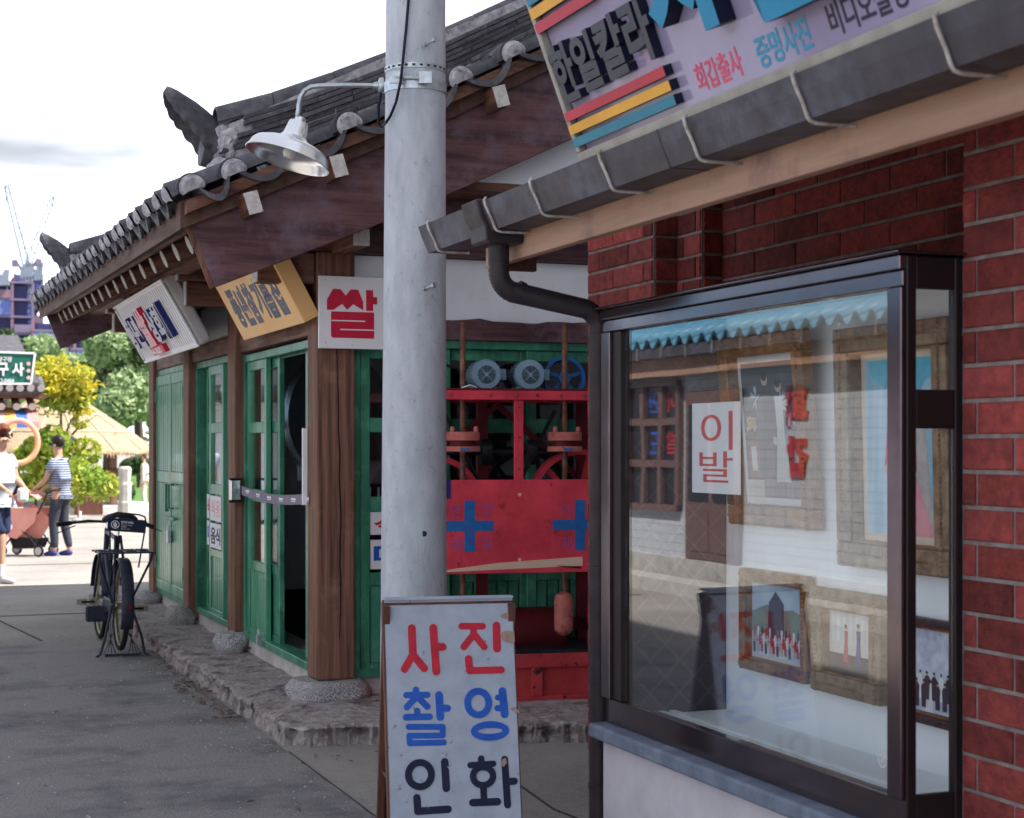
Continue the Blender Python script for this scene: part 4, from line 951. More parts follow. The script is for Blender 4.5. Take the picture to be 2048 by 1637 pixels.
hd = MB().fb(FS3, .62, .66, .98, 1.22, .03, .05).build('door_pull', M['green'], mill)
MB().tube([FS3.p(1.0, 1.02, .03), FS3.p(1.0, 1.02, .075), FS3.p(1.0, 1.22, .075), FS3.p(1.0, 1.22, .03)], .011, 8).build('door_pull', M['green'], mill, smooth=True)
MB().tube([FS3.p(.60, .93, .045), FS3.p(1.12, .93, .045)], .014, 8).build('door_bolt', M['green'], mill)
pl = MB().fb(FS3, .80, .90, .72, .82, .035, .065); pl.tube([FS3.p(.82, .82, .05), FS3.p(.82, .87, .05), FS3.p(.88, .87, .05), FS3.p(.88, .82, .05)], .007, 6)
pl = pl.build('padlock', M['steel'], bevel=.004); tag(pl, 'small padlock hanging on the boarded green double door', 'padlock'); OFF[pl.name] = Vector()
# front leaves
FF = Fr((2.546, 9.24, 0), (1, 0, 0))
doorframe(FF, 0, 2.05, .21, 2.176, -.09, .02)
LF = [(.225, .29), (.74, .815), (1.17, 1.256), (1.63, 1.715), (2.06, 2.125)]
leaf(FF, .05, .60, .225, 2.125, LF, -.03)
leaf(FF, .56, 1.12, .225, 2.125, LF, -.072, plank_n=6)
leaf(FF, 1.09, 1.66, .225, 2.125, LF, -.03, plank_n=6)
leaf(FF, 1.62, 2.0, .225, 2.125, LF, -.072)
for (body, col, z0, z1, lab) in (('식', 'redpaint', 1.035, 1.168, 'white notice with one red letter left of the grey pole'), ('미', 'bluepaint', .835, 1.005, 'white notice with a blue box-shaped letter left of pole')):
    t = MB().fb(FF, .115, .40, z0, z1, -.010, -.008).build('paper_sign', M['paper']); tag(t, lab, 'notice', 'paper notices on the mill doors'); OFF[t.name] = Vector()
    lettering(body, FF, .135, .30, z0+.02, z1-.025, M[col], t, -.008, -.0068, bold=.035)
# ================================================================ SIGNS ON THE MILL
def rect_px(F, x0, y0, x1, y1, off=0):
    a, b = F.px(x0, y0, off); c, d = F.px(x1, y1, off); return a, c, b, d
# red rice sign on the corner pillar
FR = Fr((2.318, 9.125, 0), (1, 0, 0))
rs = thing('rice_sign', 'square white sign with one bold red letter on corner pillar', 'sign', (2.5, 9.1, 2.3))
a0, a1, b0, b1 = rect_px(FR, 636, 697, 768, 557)
MB().fb(FR, a0, a1, b0, b1, 0, .02).build('sign_panel', M['signw'], rs, bevel=.002)
c0, c1, d0, d1 = rect_px(FR, 652, 676, 752, 582)
# the syllable drawn as solid blocks
def blk(mb, F, pts, n0, n1): mb.poly(F, pts, n0, n1)
k = MB(); X = lambda u: c0+(c1-c0)*u; Yh = lambda v: d1-(d1-d0)*v
blk(k, FR, [(X(.12), Yh(0)), (X(.27), Yh(0)), (X(.37), Yh(.13)), (X(.47), Yh(0)), (X(.62), Yh(0)), (X(.72), Yh(.25)), (X(.72), Yh(.42)), (X(.52), Yh(.30)), (X(.40), Yh(.42)), (X(.30), Yh(.30)), (X(.13), Yh(.43)), (X(0), Yh(.43)), (X(0), Yh(.22))], .0202, .0225)
blk(k, FR, [(X(.78), Yh(0)), (X(.92), Yh(0)), (X(.92), Yh(.14)), (X(1), Yh(.14)), (X(1), Yh(.29)), (X(.92), Yh(.29)), (X(.92), Yh(.43)), (X(.78), Yh(.43))], .0202, .0225)
blk(k, FR, [(X(.09), Yh(.46)), (X(.94), Yh(.46)), (X(.94), Yh(1)), (X(.12), Yh(1)), (X(.08), Yh(.97)), (X(.08), Yh(.50))], .0202, .0225)
k.build('lettering', M['crimson'], rs)
k = MB().fb(FR, X(.09), X(.76), Yh(.66), Yh(.635), .0226, .0234).fb(FR, X(.26), X(.94), Yh(.84), Yh(.815), .0226, .0234); k.build('letter_gap', M['signw'], rs)
k = MB()
for u, v in ((.1, .06), (.5, .04), (.1, .92), (.5, .95)): k.lathe(FR.p(a0+(a1-a0)*u, b1-(b1-b0)*v, .02), FR.N, [(.004, 0), (.004, .003)], 8)
k.build('screw', M['steel'], rs)
# yellow oil shop sign leaning from the lintel
FY = Fr((2.25, 10.83, 2.25), (0, -1, 0), (-.478, 0, .878))
ys = thing('oil_shop_sign', 'yellow leaning box sign with slate block letters over door', 'sign', (2.2, 10, 2.3))
MB().fb(FY, 0, 1.67, 0, .455, -.10, 0).build('sign_box', M['signy'], ys, bevel=.003)
def ylet(ch, x0, y0, x1, y1, bold=.05):
    a, b = FY.px(x0, y0); c, d = FY.px(x1, y1); lettering(ch, FY, a, c, b, d, M['slate'], ys, .0004, .0016, bold=bold)
H0, H1 = .075, .325
for i, ch in enumerate('풍년참기름집'):
    a = .16+.227*i; lettering(ch, FY, a, a+.20, H0+(.0 if i != 3 else .01), H1+.02, M['slate'], ys, .0004, .0016, bold=.055)
# white light box sign
Vb = Vector((1.835-2.10, 0, 2.70-2.24)).normalized()
FB = Fr((2.10, 14.1, 2.25), (0, -1, 0), Vb)
ls = thing('light_box_sign', 'white ribbed light box sign with grey, pink and navy block letters', 'sign', (2.1, 12.8, 2.3))
BW, BH = 2.5, .545
sh = MB().fb(FB, 0, BW, 0, BH, -.105, -.002).build('sign_shell', M['lbox'], ls, bevel=.03, seg=3)
for a0, a1, b0, b1 in ((0, BW, 0, .03), (0, BW, BH-.03, BH), (0, .05, .0305, BH-.0305), (BW-.05, BW, .0305, BH-.0305)): MB().fb(FB, a0+.004, a1-.004, b0+.004, b1-.004, -.002, .014).build('rim', M['lface'], ls, bevel=.004)
MB().fb(FB, .046, BW-.046, .026, BH-.026, -.002, .002).build('sign_face', M['lface'], ls)
nr = 30
for q in range(nr):
    a = .06+(BW-.12)*q/(nr-1); MB().fb(FB, a-.005, a+.005, .04, BH-.04, .002, .0045).build('face_rib', M['lbox'], ls)
for i, (ch, a, w_, fm, sm, b0) in enumerate((('풍', .17, .30, 'lgrey', 'navy', .135), ('년', .49, .32, 'lgrey', 'navy', .135), ('쌀', .84, .40, 'lpink', 'crimson', .12), ('상', 1.28, .31, 'lgrey', 'navy', .13), ('회', 1.61, .30, 'lgrey', 'navy', .13))):
    lettering(ch, FB, a, a+w_, b0, b0+(.27 if ch != '쌀' else .32), M[fm], ls, .004, .045, name='raised_letter', bold=.05, side=M[sm])
MB().fb(FB, 1.955, 2.02, .135, .42, .004, .047).build('navy_bar', M['navy'], ls, bevel=.002)
MB().fb(FB, .78, 1.36, .045, .112, .004, .04).build('red_number_block', M['crimson'], ls)
lettering('14-2625', FB, .80, 1.24, .053, .104, M['lface'], ls, .0402, .0415, bold=.03)
for a in (.5, 1.25, 2.0): MB().tube([FB.p(a, BH-.01, -.05), FB.p(a, BH-.01, -.05)+Vector((.02, 0, .16))], .006, 6).build('hanger_rod', M['steel'], ls)

# ================================================================ POLE AND LAMP
POLE = Vector((2.265, 7.17, 0))
pr = lambda z: .151-.0055*(z-.65)
up = thing('utility_pole', 'grey concrete utility pole standing between mill and studio', 'pole', tuple(POLE))
MB().lathe(POLE, (.0035, 0, 1), [(pr(0), -.1), (pr(1), 1), (pr(2), 2), (pr(3), 3), (pr(4), 4), (pr(5.5), 5.5), (pr(7.5), 7.5)], 48).build('pole_shaft', M['pole'], up, smooth=True)
sl = POLE+Vector((-.118, -.088, 0)); 
cr = ray(826, 893); tocam = -Vector((POLE.x, POLE.y, 0)).normalized(); rgt = Vector((cs, -sn, 0))
def onpole(px, py, out=0):
    """point on the pole's surface seen at that pixel"""
    r = ray(px, py); dx = r.x; dy = r.y; o = Vector((0, 0, EYE)); 
    z = EYE+r.z*7.35; R_ = pr(z)+out
    cx = POLE.x+.0035*z
    a = dx*dx+dy*dy; b = -2*(dx*cx+dy*POLE.y); c = cx*cx+POLE.y**2-R_*R_; disc = max(b*b-4*a*c, 0); t = (-b-math.sqrt(disc))/(2*a)
    return o+r*t
def zring(z, r0, h, n=40, cx=None): return
def band(z, h, out, name='band', tilt=0):
    mb = MB(); n = 48; A = []
    for rr_, zz in ((pr(z)+.001, -h/2), (pr(z)+out, -h/2), (pr(z)+out, h/2), (pr(z)+.001, h/2), (pr(z)+.001, -h/2)):
        A.append([POLE+Vector((.0035*z+math.cos(2*math.pi*q/n)*rr_, math.sin(2*math.pi*q/n)*rr_, z+zz+tilt*math.cos(2*math.pi*q/n))) for q in range(n+1)])
    return mb.strip(A).build(name, M['steel'], up, smooth=True)
z1 = EYE+(893-127)/3300*7.35; z2 = EYE+(893-163)/3300*7.35
b1_ = band(z1, .022, .004); b2_ = band(z2, .05, .005)
hl = MB()
for q in range(26):
    t = 2*math.pi*q/26; c_ = POLE+Vector((.0035*z1+math.cos(t)*(pr(z1)+.0045), math.sin(t)*(pr(z1)+.0045), z1)); hl.bar(c_-Vector((-math.sin(t), math.cos(t), 0))*.007, c_+Vector((-math.sin(t), math.cos(t), 0))*.007, .0015, .009)
hl.build('band_slot', M['motord'], up)
p = onpole(793, 155, .006); q = onpole(850, 155, .01)
for c_ in (onpole(793, 158, .004), onpole(851, 158, .004)):
    cl = MB(); cl.bar(c_+tocam*.03+Vector((0, 0, -.028)), c_+tocam*.03+Vector((0, 0, .028)), .006, .06, rgt)
    cl.build('clamp_lug', M['steel'], up, bevel=.002)
MB().tube([onpole(790, 155, .03), onpole(790, 155, .03)+(onpole(856, 157, .03)-onpole(790, 155, .03))], .008, 8).build('clamp_bolt', M['steel'], up, smooth=True)
for (x, y) in ((850, 90), (848, 578)):
    c_ = onpole(x, y); ax = (tocam*.7+rgt*.65+Vector((0, 0, .18))).normalized()
    bo = MB().lathe(c_-ax*.01, ax, [(.006, 0), (.006, .072)], 10)
    bo.lathe(c_+ax*.058, ax, [(.0125, 0), (.0125, .014)], 6).lathe(c_, ax, [(.011, 0), (.011, .010)], 6); bo.build('step_bolt', M['steel'], up)
c_ = onpole(848, 1068, 0); MB().lathe(c_-tocam*.003, tocam, [(.013, 0), (.013, .0045)], 12).build('bolt_hole', M['motord'], up)
# cable down the pole to the lamp
cb = [onpole(818, -60, .012), onpole(817, 0, .012), onpole(812, 60, .012), onpole(806, 120, .02), onpole(801, 165, .035), onpole(792, 205, .025), onpole(781, 232, .02), onpole(772, 246, .02)]
e_ = at(763, 254, d=7.25); cb += [e_, at(757, 245, d=7.2), at(757, 215, d=7.16), at(762, 185, d=7.14)]
tc_ = MB().tube(cb, .0065, 8).build('lamp_cable', M['cable'], smooth=True); tag(tc_, 'black cable running down the pole to the lamp bracket', 'cable'); OFF[tc_.name] = Vector()
# street lamp on its arm
PL = POLE+Vector((.01, -.10, 0)); LD = 7.12
lp = thing('street_lamp', 'spun aluminium dish lamp on a bent arm from pole', 'lamp', tuple(at(597, 230, d=LD)))
g0 = at(757, 172, d=LD+.03); g1 = at(632, 172, d=LD); g3 = at(597, 222, d=LD)
arm = [g0, at(700, 171, d=LD), at(640, 172, d=LD), at(622, 174, d=LD), at(609, 182, d=LD), at(601, 195, d=LD), at(598, 210, d=LD), g3, at(595, 232, d=LD)]
MB().tube(arm, .0105, 12).build('lamp_arm', M['steel'], lp, smooth=True)
MB().lathe(at(768, 172, d=LD+.03), (g1-g0).normalized(), [(.034, -.0), (.036, .012), (.030, .022), (.018, .026), (.016, .045)], 20).build('arm_flange', M['steel'], lp, smooth=True)
top_ = at(594, 238, d=LD); rimc = at(575, 319, d=LD)
tlt = (top_-rimc).normalized(); axis = (tlt*1.0+rgt*.17+tocam*-.02).normalized(); axis = (Vector((0, 0, 1))+rgt*.31-tocam*.11).normalized()
prof = [(.021, .192), (.024, .190), (.0245, .172), (.040, .170), (.045, .164), (.050, .125), (.054, .108), (.064, .094), (.085, .082), (.125, .070), (.158, .056), (.172, .040), (.179, .018), (.188, .004), (.190, .0), (.186, -.002), (.176, .010), (.168, .032), (.150, .050), (.12, .060), (.08, .070), (.05, .078), (.001, .08)]
sh = MB().lathe(rimc, axis, prof, 48, cap=False).build('lamp_shade', M['alu'], lp, smooth=True)
MB().lathe(rimc+axis*.005, axis, [(.001, 0), (.022, .004), (.03, .02), (.026, .04), (.014, .06)], 16).build('bulb', mat('opal_bulb', (.7, .7, .66), rough=.2), lp, smooth=True)

# ================================================================ SANDWICH BOARD
bd = thing('sandwich_board', 'folding white sandwich board with red, blue and black painted words', 'sign board', (2.05, 5.95, 0))
TL = Vector((1.785, 6.055, .962)); U_ = Vector((math.cos(R(-1)), math.sin(R(-1)), 0)); V_ = Vector((0, .155, .95)).normalized()
lean = Vector((.0, -.15, -.90)); 
# plane through the top edge and the lower left corner
tl = at(768, 1201, d=6.29); tr = at(1024.5, 1195.5, d=6.40)
tr.z = tl.z = .963
tl = Vector((tl.x, tl.y, .963)); U_ = (tr-tl); BWd = U_.length; U_.normalize()
r_ = ray(794, 1637); # find point on the ray such that it lies in plane leaning toward the viewer
fw_ = Vector((U_.y, -U_.x, 0)).normalized()
if fw_.dot(Vector((0, -1, 0))) < 0: fw_ = -fw_
nrm_h = fw_
SP_ = .19
foot = tl+nrm_h*SP_; foot.z = 0; V_ = (tl-foot).normalized()
FBo = Fr(foot, U_, V_); Hb = (tl-foot).length
MB().fb(FBo, 0, BWd, 0, Hb, -.012, 0).build('front_panel', M['boardw'], bd, bevel=.002)
for a0, a1 in ((-.006, .022), (BWd-.022, BWd+.006)): MB().fb(FBo, a0, a1, 0, Hb-.004, -.045, -.0125).build('front_frame', M['boardbr'], bd)
MB().fb(FBo, -.0065, -.0005, 0, Hb+.001, -.0124, .001).build('edge_strip', M['boardbr'], bd)
footb = tl-nrm_h*SP_; footb.z = 0
FBb = Fr(footb, U_, (tl-footb).normalized()); 
MB().fb(FBb, .0, BWd, 0, Hb-.01, -.004, .008).build('back_panel', M['boardbr'], bd)
for a0, a1 in ((-.007, .02), (BWd-.02, BWd+.007)): MB().fb(FBb, a0, a1, 0, Hb-.02, .0085, .035).build('back_frame', M['boardbr'], bd)
MB().bar(tl+Vector((0, 0, .004))-nrm_h*.01, tr+Vector((0, 0, .004))-nrm_h*.01, .05, .008).build('top_hinge_board', M['boardw'], bd)
MB().tube([FBo.p(.01, .30, -.03), FBb.p(.01, .30, .02)], .006, 6).build('stay', M['boardbr'], bd)
Zm = lambda x, y: FBo.px(680+x*.3035, 1140+y*.3035)
def sk(mb, pts, w, k): stroke(mb, FBo, [Zm(*p) for p in pts], w*.3035/518*1.0, .0001, .0012+.0003*k)
def mk_letters(m, strokes, rings=(), cut=0, rcut=0):
    if cut: mk_letters(m, strokes[:cut], rings[:rcut]); strokes = strokes[cut:]; rings = rings[rcut:]
    mb = MB()
    for i, (pts, w_) in enumerate(strokes): sk(mb, pts, w_, i % 9)
    for i, (x, y, ra, rb, w_) in enumerate(rings):
        a, b = Zm(x, y); a2, _ = Zm(x+ra, y); _, b2 = Zm(x, y-rb); ring(mb, FBo, a, b, a2-a, b2-b, w_*.3035/518, .0001, .0040+.0003*i)
    return mb.build('painted_word', m, bd)
mk_letters(M['redpaint'], [([(473, 385), (480, 560)], 52), ([(480, 560), (425, 655)], 50), ([(480, 560), (555, 650)], 50), ([(614, 383), (634, 670)], 52), ([(640, 508), (675, 508)], 52),
    ([(802, 372), (940, 372)], 44), ([(880, 385), (880, 430)], 46), ([(882, 425), (816, 508)], 46), ([(882, 425), (950, 508)], 46), ([(1030, 368), (1034, 520)], 52), ([(846, 588), (854, 655)], 50), ([(854, 665), (1062, 660)], 46)], cut=5)
mk_letters(M['bluepaint'], [([(500, 792), (503, 830)], 44), ([(436, 826), (576, 824)], 40), ([(505, 835), (440, 905)], 42), ([(510, 838), (575, 902)], 42), ([(508, 930), (510, 960)], 40), ([(434, 972), (590, 968)], 42),
    ([(652, 826), (660, 970)], 50), ([(665, 912), (706, 912)], 46), ([(452, 1035), (676, 1035)], 38), ([(676, 1035), (676, 1090)], 38), ([(676, 1092), (456, 1094)], 38), ([(456, 1096), (460, 1143)], 38), ([(460, 1143), (684, 1138)], 38),
    ([(1070, 800), (1085, 952)], 52), ([(1040, 842), (1070, 842)], 40), ([(1036, 912), (1075, 912)], 40)], [(910, 878, 70, 78, 44), (988, 1062, 104, 42, 44)], cut=13)
mk_letters(M['inkpaint'], [([(690, 1266), (700, 1440)], 50), ([(506, 1502), (512, 1580)], 48), ([(512, 1592), (712, 1578)], 48),
    ([(930, 1245), (930, 1270)], 44), ([(858, 1288), (1010, 1278)], 40), ([(944, 1430), (950, 1520)], 44), ([(874, 1535), (1038, 1528)], 48), ([(1084, 1250), (1104, 1550)], 46), ([(1105, 1396), (1148, 1393)], 46)], [(526, 1350, 76, 80, 44), (942, 1360, 66, 60, 42)], cut=3, rcut=1)
chp = MB()
for pts in ([(1060, 296), (1090, 284), (1138, 280), (1140, 316), (1095, 320), (1064, 316)], [(1052, 420), (1090, 404), (1146, 406), (1150, 478), (1110, 480), (1070, 462)], [(1066, 1250), (1090, 1240), (1098, 1272), (1078, 1298), (1060, 1290)], [(1118, 912), (1150, 905), (1176, 930), (1184, 950), (1150, 930)]):
    q = [Zm(*p) for p in pts]
    if (q[1][0]-q[0][0])*(q[2][1]-q[0][1])-(q[1][1]-q[0][1])*(q[2][0]-q[0][0]) < 0: q = q[::-1]
    chp = MB(); chp.poly(FBo, q, .0001, .0052)
    chp.build('bare_wood_chip', M['chip'], bd)

# ================================================================ THE RED MILLING MACHINE
mc = thing('milling_machine', 'red two-screw milling machine with blue crosses on front plate', 'machine', (3.36, 8.70, 0), rz=R(-8.5), local=True)
FM = Fr((0, 0, 0), (1, 0, 0))      # local frame: a right, b up, n toward viewer
q_ = lambda y: EYE-(y-893)/355.0
sx = lambda x: (x-1040)/355.0
def mm(name, mb, m, parent=mc, **k): return mb.build(name, m, parent, **k)
pt = mm('front_plate', MB().fb(FM, -.54, .57, q_(1147), q_(960), 0, .02), M['mred'], bevel=.003)
bare = MB().poly(FM, [(sx(888), q_(1143)), (sx(1175), q_(1134)), (sx(1175), q_(1116)), (sx(1000), q_(1126)), (sx(900), q_(1138))], .0202, .0215); bare.build('torn_veneer', M['ply'], pt)
MB().poly(FM, [(sx(1120), q_(1133)), (sx(1172), q_(1136)), (sx(1172), q_(1140)), (sx(1140), q_(1137))], .0216, .024).build('veneer_flap', M['mdark'], pt)
for cx, cw in ((943, 49), (1170, 57)):
    y0 = q_(1052)
    cr_ = MB().fb(FM, sx(cx-11), sx(cx+11), q_(1103), q_(1001), .0202, .0216); cr_.fb(FM, sx(cx-cw), sx(cx-11.2), q_(1062), q_(1041), .0202, .0216); cr_.fb(FM, sx(cx+11.2), sx(cx+cw), q_(1062), q_(1041), .0202, .0216)
    cr_.build('painted_cross', M['mblue'], pt)
    for ch, dx, y1_, y2_ in (('안', -39, 1035, 1008), ('전', 24, 1030, 1004), ('제', -39, 1102, 1074), ('일', 24, 1098, 1072)):
        lettering(ch, FM, sx(cx+dx), sx(cx+dx+22), q_(y1_), q_(y2_), M['mink'], pt, .0202, .0212, bold=.0)
MB().fb(FM, -.56, sx(904), q_(997), q_(960)+.001, .0202, .026).build('navy_patch', M['navy'], pt)
for y in (990, 1120): MB().lathe(FM.p(sx(1045), q_(y), .02), FM.N, [(.0095, 0), (.0095, .003), (.004, .0045)], 14).build('plate_screw', M['ply'], pt)
fr_ = MB().fb(FM, -.58, .60, q_(800), q_(781), -.04, 0); fr_.fb(FM, -.60, -.555, q_(800), q_(781), -.55, -.041); fr_.fb(FM, .555, .60, q_(800), q_(781), -.55, -.041); fr_.fb(FM, -.60, .60, q_(800), q_(781), -.60, -.551)
mm('top_frame', fr_, M['mred'], bevel=.003)
mm('top_board', MB().fb(FM, -.60, .60, q_(781)+.001, q_(777), -.60, .0), M['mdark'])
for a in (sx(1037), -.60, .552):
    mm('upright', MB().fb(FM, a, a+.052, .38 if a != sx(1037) else q_(960)-.05, q_(800)-.001, -.06 if a != sx(1037) else -.04, -.012), M['mred'], bevel=.003)
for a in (sx(1000), -.55, .50): mm('rear_upright', MB().fb(FM, a-.012, a+.05, .38, q_(800)-.001, -.55, -.50), M['mdark'])
for a in (-.296, .3):
    rd = mm('screw_rod', MB().lathe((a, .075, q_(1195)), (0, 0, 1), [(.0165, 0), (.0165, q_(645)-q_(1195))], 14), M['rust'], smooth=True)
    for (y0, y1, r0, m_) in ((882, 864, .098, 'salmon'), (904, 893, .1, 'salmon')):
        f_ = MB().lathe((a, .075, q_(y0)), (0, 0, 1), [(r0-.004, 0), (r0, .003), (r0, q_(y1)-q_(y0)-.003), (r0-.004, q_(y1)-q_(y0))], 32); f_.build('flange', M[m_], rd, smooth=True)
    MB().lathe((a, .075, q_(893)), (0, 0, 1), [(.07, 0), (.07, q_(882)-q_(893))], 24).build('flange_hub', M['mdark'], rd, smooth=True)
    MB().bar((a-.03, -.0265, q_(899)), (a+.02, -.0265, q_(899)), .004, .014).build('blue_smear', M['mblue'], rd)
    for dx in (-.065, .07): MB().lathe((a+dx, .04, q_(864)), (0, 0, 1), [(.013, 0), (.014, .022), (.009, .03)], 10).build('flange_bolt', M['salmon'], rd, smooth=True)
for a_ in (-.50, -.38, -.15, .0, .12, .26, .40, .52):
    mm('frame_bolt', MB().lathe(FM.p(a_, (q_(800)+q_(781))/2, 0), FM.N, [(.009, 0), (.009, .005), (.006, .008)], 6), M['rust'])
for a_, b_ in ((-.50, 1.33), (-.50, .86), (.53, 1.33), (.53, .86)): mm('plate_bolt', MB().lathe(FM.p(a_, b_, .02), FM.N, [(.010, 0), (.010, .005), (.006, .008)], 6), M['rust'])
for b_ in (1.42, 1.60, 1.77): mm('upright_bolt', MB().lathe(FM.p(sx(1047), b_, -.012), FM.N, [(.007, 0), (.007, .004), (.004, .006)], 6), M['rust'])
mm('cross_brace', MB().bar((-.55, .5, 1.36), (.0, .5, 1.80), .035, .02, (0, 1, 0)).bar((.0, .53, 1.80), (.5, .53, 1.36), .035, .02, (0, 1, 0)), M['mdark'])
mm('line_shaft', MB().lathe((-.55, .30, q_(905)), (1, 0, 0), [(.018, 0), (.018, 1.1)], 12), M['machdk'], smooth=True)
for a_ in (-.15, .12): mm('belt_pulley', MB().lathe((a_, .30, q_(905)), (1, 0, 0), [(.02, 0), (.075, .002), (.078, .03), (.075, .058), (.02, .06)], 24), M['machdk'], smooth=True)
# hanging weight
mm('hanging_weight', MB().lathe((sx(1143), .06, q_(1278)), (0, 0, 1), [(.01, 0), (.035, .008), (.052, .03), (.055, .06), (.055, .20), (.046, .235), (.02, .25), (.012, .252)], 20), M['salmon'], smooth=True)
# motors
for cx in (982, 1073):
    a = sx(cx)+.012; b = q_(748); y0 = .10; r = .088
    mo = mm('electric_motor', MB().lathe((a, y0, b), (0, 1, 0), [(.05, 0), (.082, .002), (.088, .012), (.088, .05), (.078, .055), (.078, .23), (.07, .25)], 36), M['motor'], smooth=True)
    sl_ = MB(); 
    for q in range(-7, 8):
        x = q*.0075; hh = math.sqrt(max(.052**2-x*x, 0))
        for s0, s1 in ((-hh, -abs(x)*.9-.006), (abs(x)*.9+.006, hh)):
            if s1-s0 > .006: sl_.box(a+x-.002, a+x+.002, y0-.0025, y0-.0005, b+s0, b+s1)
            if s1-s0 > .006: sl_.box(a+s0, a+s1, y0-.0025, y0-.0005, b+x-.002, b+x+.002)
    sl_.build('grille_slot', M['motord'], mo); MB().lathe((a, y0-.001, b), (0, -1, 0), [(.012, 0), (.010, .004)], 12).build('fan_boss', M['motor'], mo)
    fn = MB()
    for q in range(20):
        t = math.pi*(q/19*1.5-.25); fn.bar((a+math.cos(t)*.079, y0+.06, b+math.sin(t)*.079), (a+math.cos(t)*.079, y0+.22, b+math.sin(t)*.079), .003, .014, (math.cos(t), 0, math.sin(t)))
    fn.build('cooling_fin', M['motor'], mo); MB().box(a+.082, a+.125, y0+.05, y0+.15, b-.03, b+.035).build('terminal_box', M['motor'], mo, bevel=.004)
    MB().box(a-.07, a+.07, y0+.04, y0+.2, q_(777)+.001, q_(777)+.014).build('motor_foot', M['motor'], mo)
    MB().lathe((a, y0+.25, b), (0, 1, 0), [(.04, 0), (.04, .05)], 20).build('pulley', M['mdark'], mo, smooth=True)
def wheel(name, a, b, y, r, w_, m, spokes=6, cw=.02):
    mb = MB(); n = 48; A = []
    for rr_, yy in ((r, -w_/2), (r, w_/2), (r-cw, w_/2), (r-cw, -w_/2), (r, -w_/2)):
        A.append([(a+math.cos(2*math.pi*k/n)*rr_, y+yy, b+math.sin(2*math.pi*k/n)*rr_) for k in range(n+1)])
    mb.strip(A)
    for k in range(spokes):
        t = math.pi*2*k/spokes+.3; mb.bar((a+math.cos(t)*.02, y, b+math.sin(t)*.02), (a+math.cos(t)*(r-cw), y, b+math.sin(t)*(r-cw)), .03 if r > .2 else .02, .014, (0, 1, 0))
    mb.lathe((a, y-w_*.6, b), (0, 1, 0), [(.035, 0), (.035, w_*1.2)], 16)
    return mm(name, mb, m, smooth=False)
wheel('flywheel', sx(886), q_(1008), .22, .27, .09, M['mred'], cw=.03); wheel('flywheel', sx(1190), q_(1006), .22, .30, .09, M['mred'], cw=.03)
wheel('blue_pulley', sx(1157), q_(752), .22, .125, .05, M['mblue'], 5, .018)
for p0, p1 in (((sx(893), q_(795)), (sx(978), q_(962))), ((sx(1140), q_(820)), (sx(1068), q_(962))), ((sx(893), q_(722)), (sx(930), q_(733))), ((sx(1110), q_(728)), (sx(1170), q_(712)))):
    mm('drive_belt', MB().bar((p0[0], .24, p0[1]), (p1[0], .24, p1[1]), .05, .012, (0, 0, 1)), M['rubber'])
mm('lead_wire', MB().tube([(sx(930), .03, q_(776)), (sx(945), .0, q_(771)), (sx(960), .03, q_(775))], .004, 6), M['paper'])
# lower works and base box
mm('lower_drum', MB().lathe((.02, .38, q_(1290)+.03), (1, 0, 0), [(.13, -.3), (.14, -.28), (.14, .32), (.13, .34)], 28), M['mdark'], smooth=True)
bb = MB().fb(FM, -.64, .75, q_(1406), q_(1312), -.62, -.02); ba = mm('base_box', bb, M['mredw'])
for (a0, a1, b0, b1) in ((-.66, .77, q_(1412), q_(1396)), (-.66, .77, q_(1338), q_(1310)), (sx(1071), sx(1093), q_(1396)+.0005, q_(1338)-.0005), (-.66, -.61, q_(1396)+.0005, q_(1338)-.0005), (.72, .77, q_(1396)+.0005, q_(1338)-.0005), (-.32, -.27, q_(1396)+.0005, q_(1338)-.0005)):
    MB().fb(FM, a0, a1, b0, b1, -.0195, .012).build('base_rail', M['mredw'], ba, bevel=.003)
mm('deck_plate', MB().fb(FM, -.65, .76, q_(1310)+.001, q_(1306)+.004, -.6, .008), M['machdk'])
mm('rear_frame', MB().fb(FM, -.6, .6, .45, .52, -.58, -.5), M['mdark'])

# ================================================================ INSIDE THE MILL (seen through the open door)
iw = MB().lathe((3.0, 11.35, 1.75), (.35, -1, .0), [(.05, 0), (.45, .01), (.46, .03), (.46, .07), (.44, .09), (.04, .06)], 40).build('drive_pulley', M['wheelst'], smooth=True); tag(iw, 'large polished pulley wheel inside the dark open doorway', 'pulley'); OFF[iw.name] = Vector()
gm = thing('grain_mill', 'dark grain mill with hopper inside the open green doorway', 'machine', (3.05, 10.9, .2))
MB().box(2.80, 3.4, 10.6, 11.2, .2, .55).build('mill_stand', M['machdk'], gm, bevel=.02)
MB().lathe((3.0, 10.75, .55), (0, 0, 1), [(.2, 0), (.22, .05), (.22, .35), (.2, .4)], 24).build('mill_body', M['machdk'], gm, smooth=True)
MB().box(2.72, 3.5, 10.5, 11.3, 1.30, 1.46).build('hopper_rim', M['wheelst'], gm, bevel=.01)
hop = MB().add([(2.74, 10.52, 1.30), (3.48, 10.52, 1.30), (3.48, 11.28, 1.30), (2.74, 11.28, 1.30), (2.95, 10.7, .96), (3.2, 10.7, .96), (3.2, 10.95, .96), (2.95, 10.95, .96)], [(0,1,5,4),(1,2,6,5),(2,3,7,6),(3,0,4,7)]); hop.build('hopper', M['machdk'], gm)
for k in range(9): MB().lathe((2.78+.06*k, 10.5, .98), (0, 0, 1), [(.012, 0), (.012, .3)], 8).build('hopper_rod', M['wheelst'], gm)
ck = MB().lathe((2.86, 10.42, .2), (0, 0, 1), [(.16, 0), (.17, .02), (.17, .52), (.175, .54), (.16, .55)], 28).build('steel_drum', M['machdk'], smooth=True); tag(ck, 'black steel drum on the floor just inside the doorway', 'drum'); OFF[ck.name] = Vector()

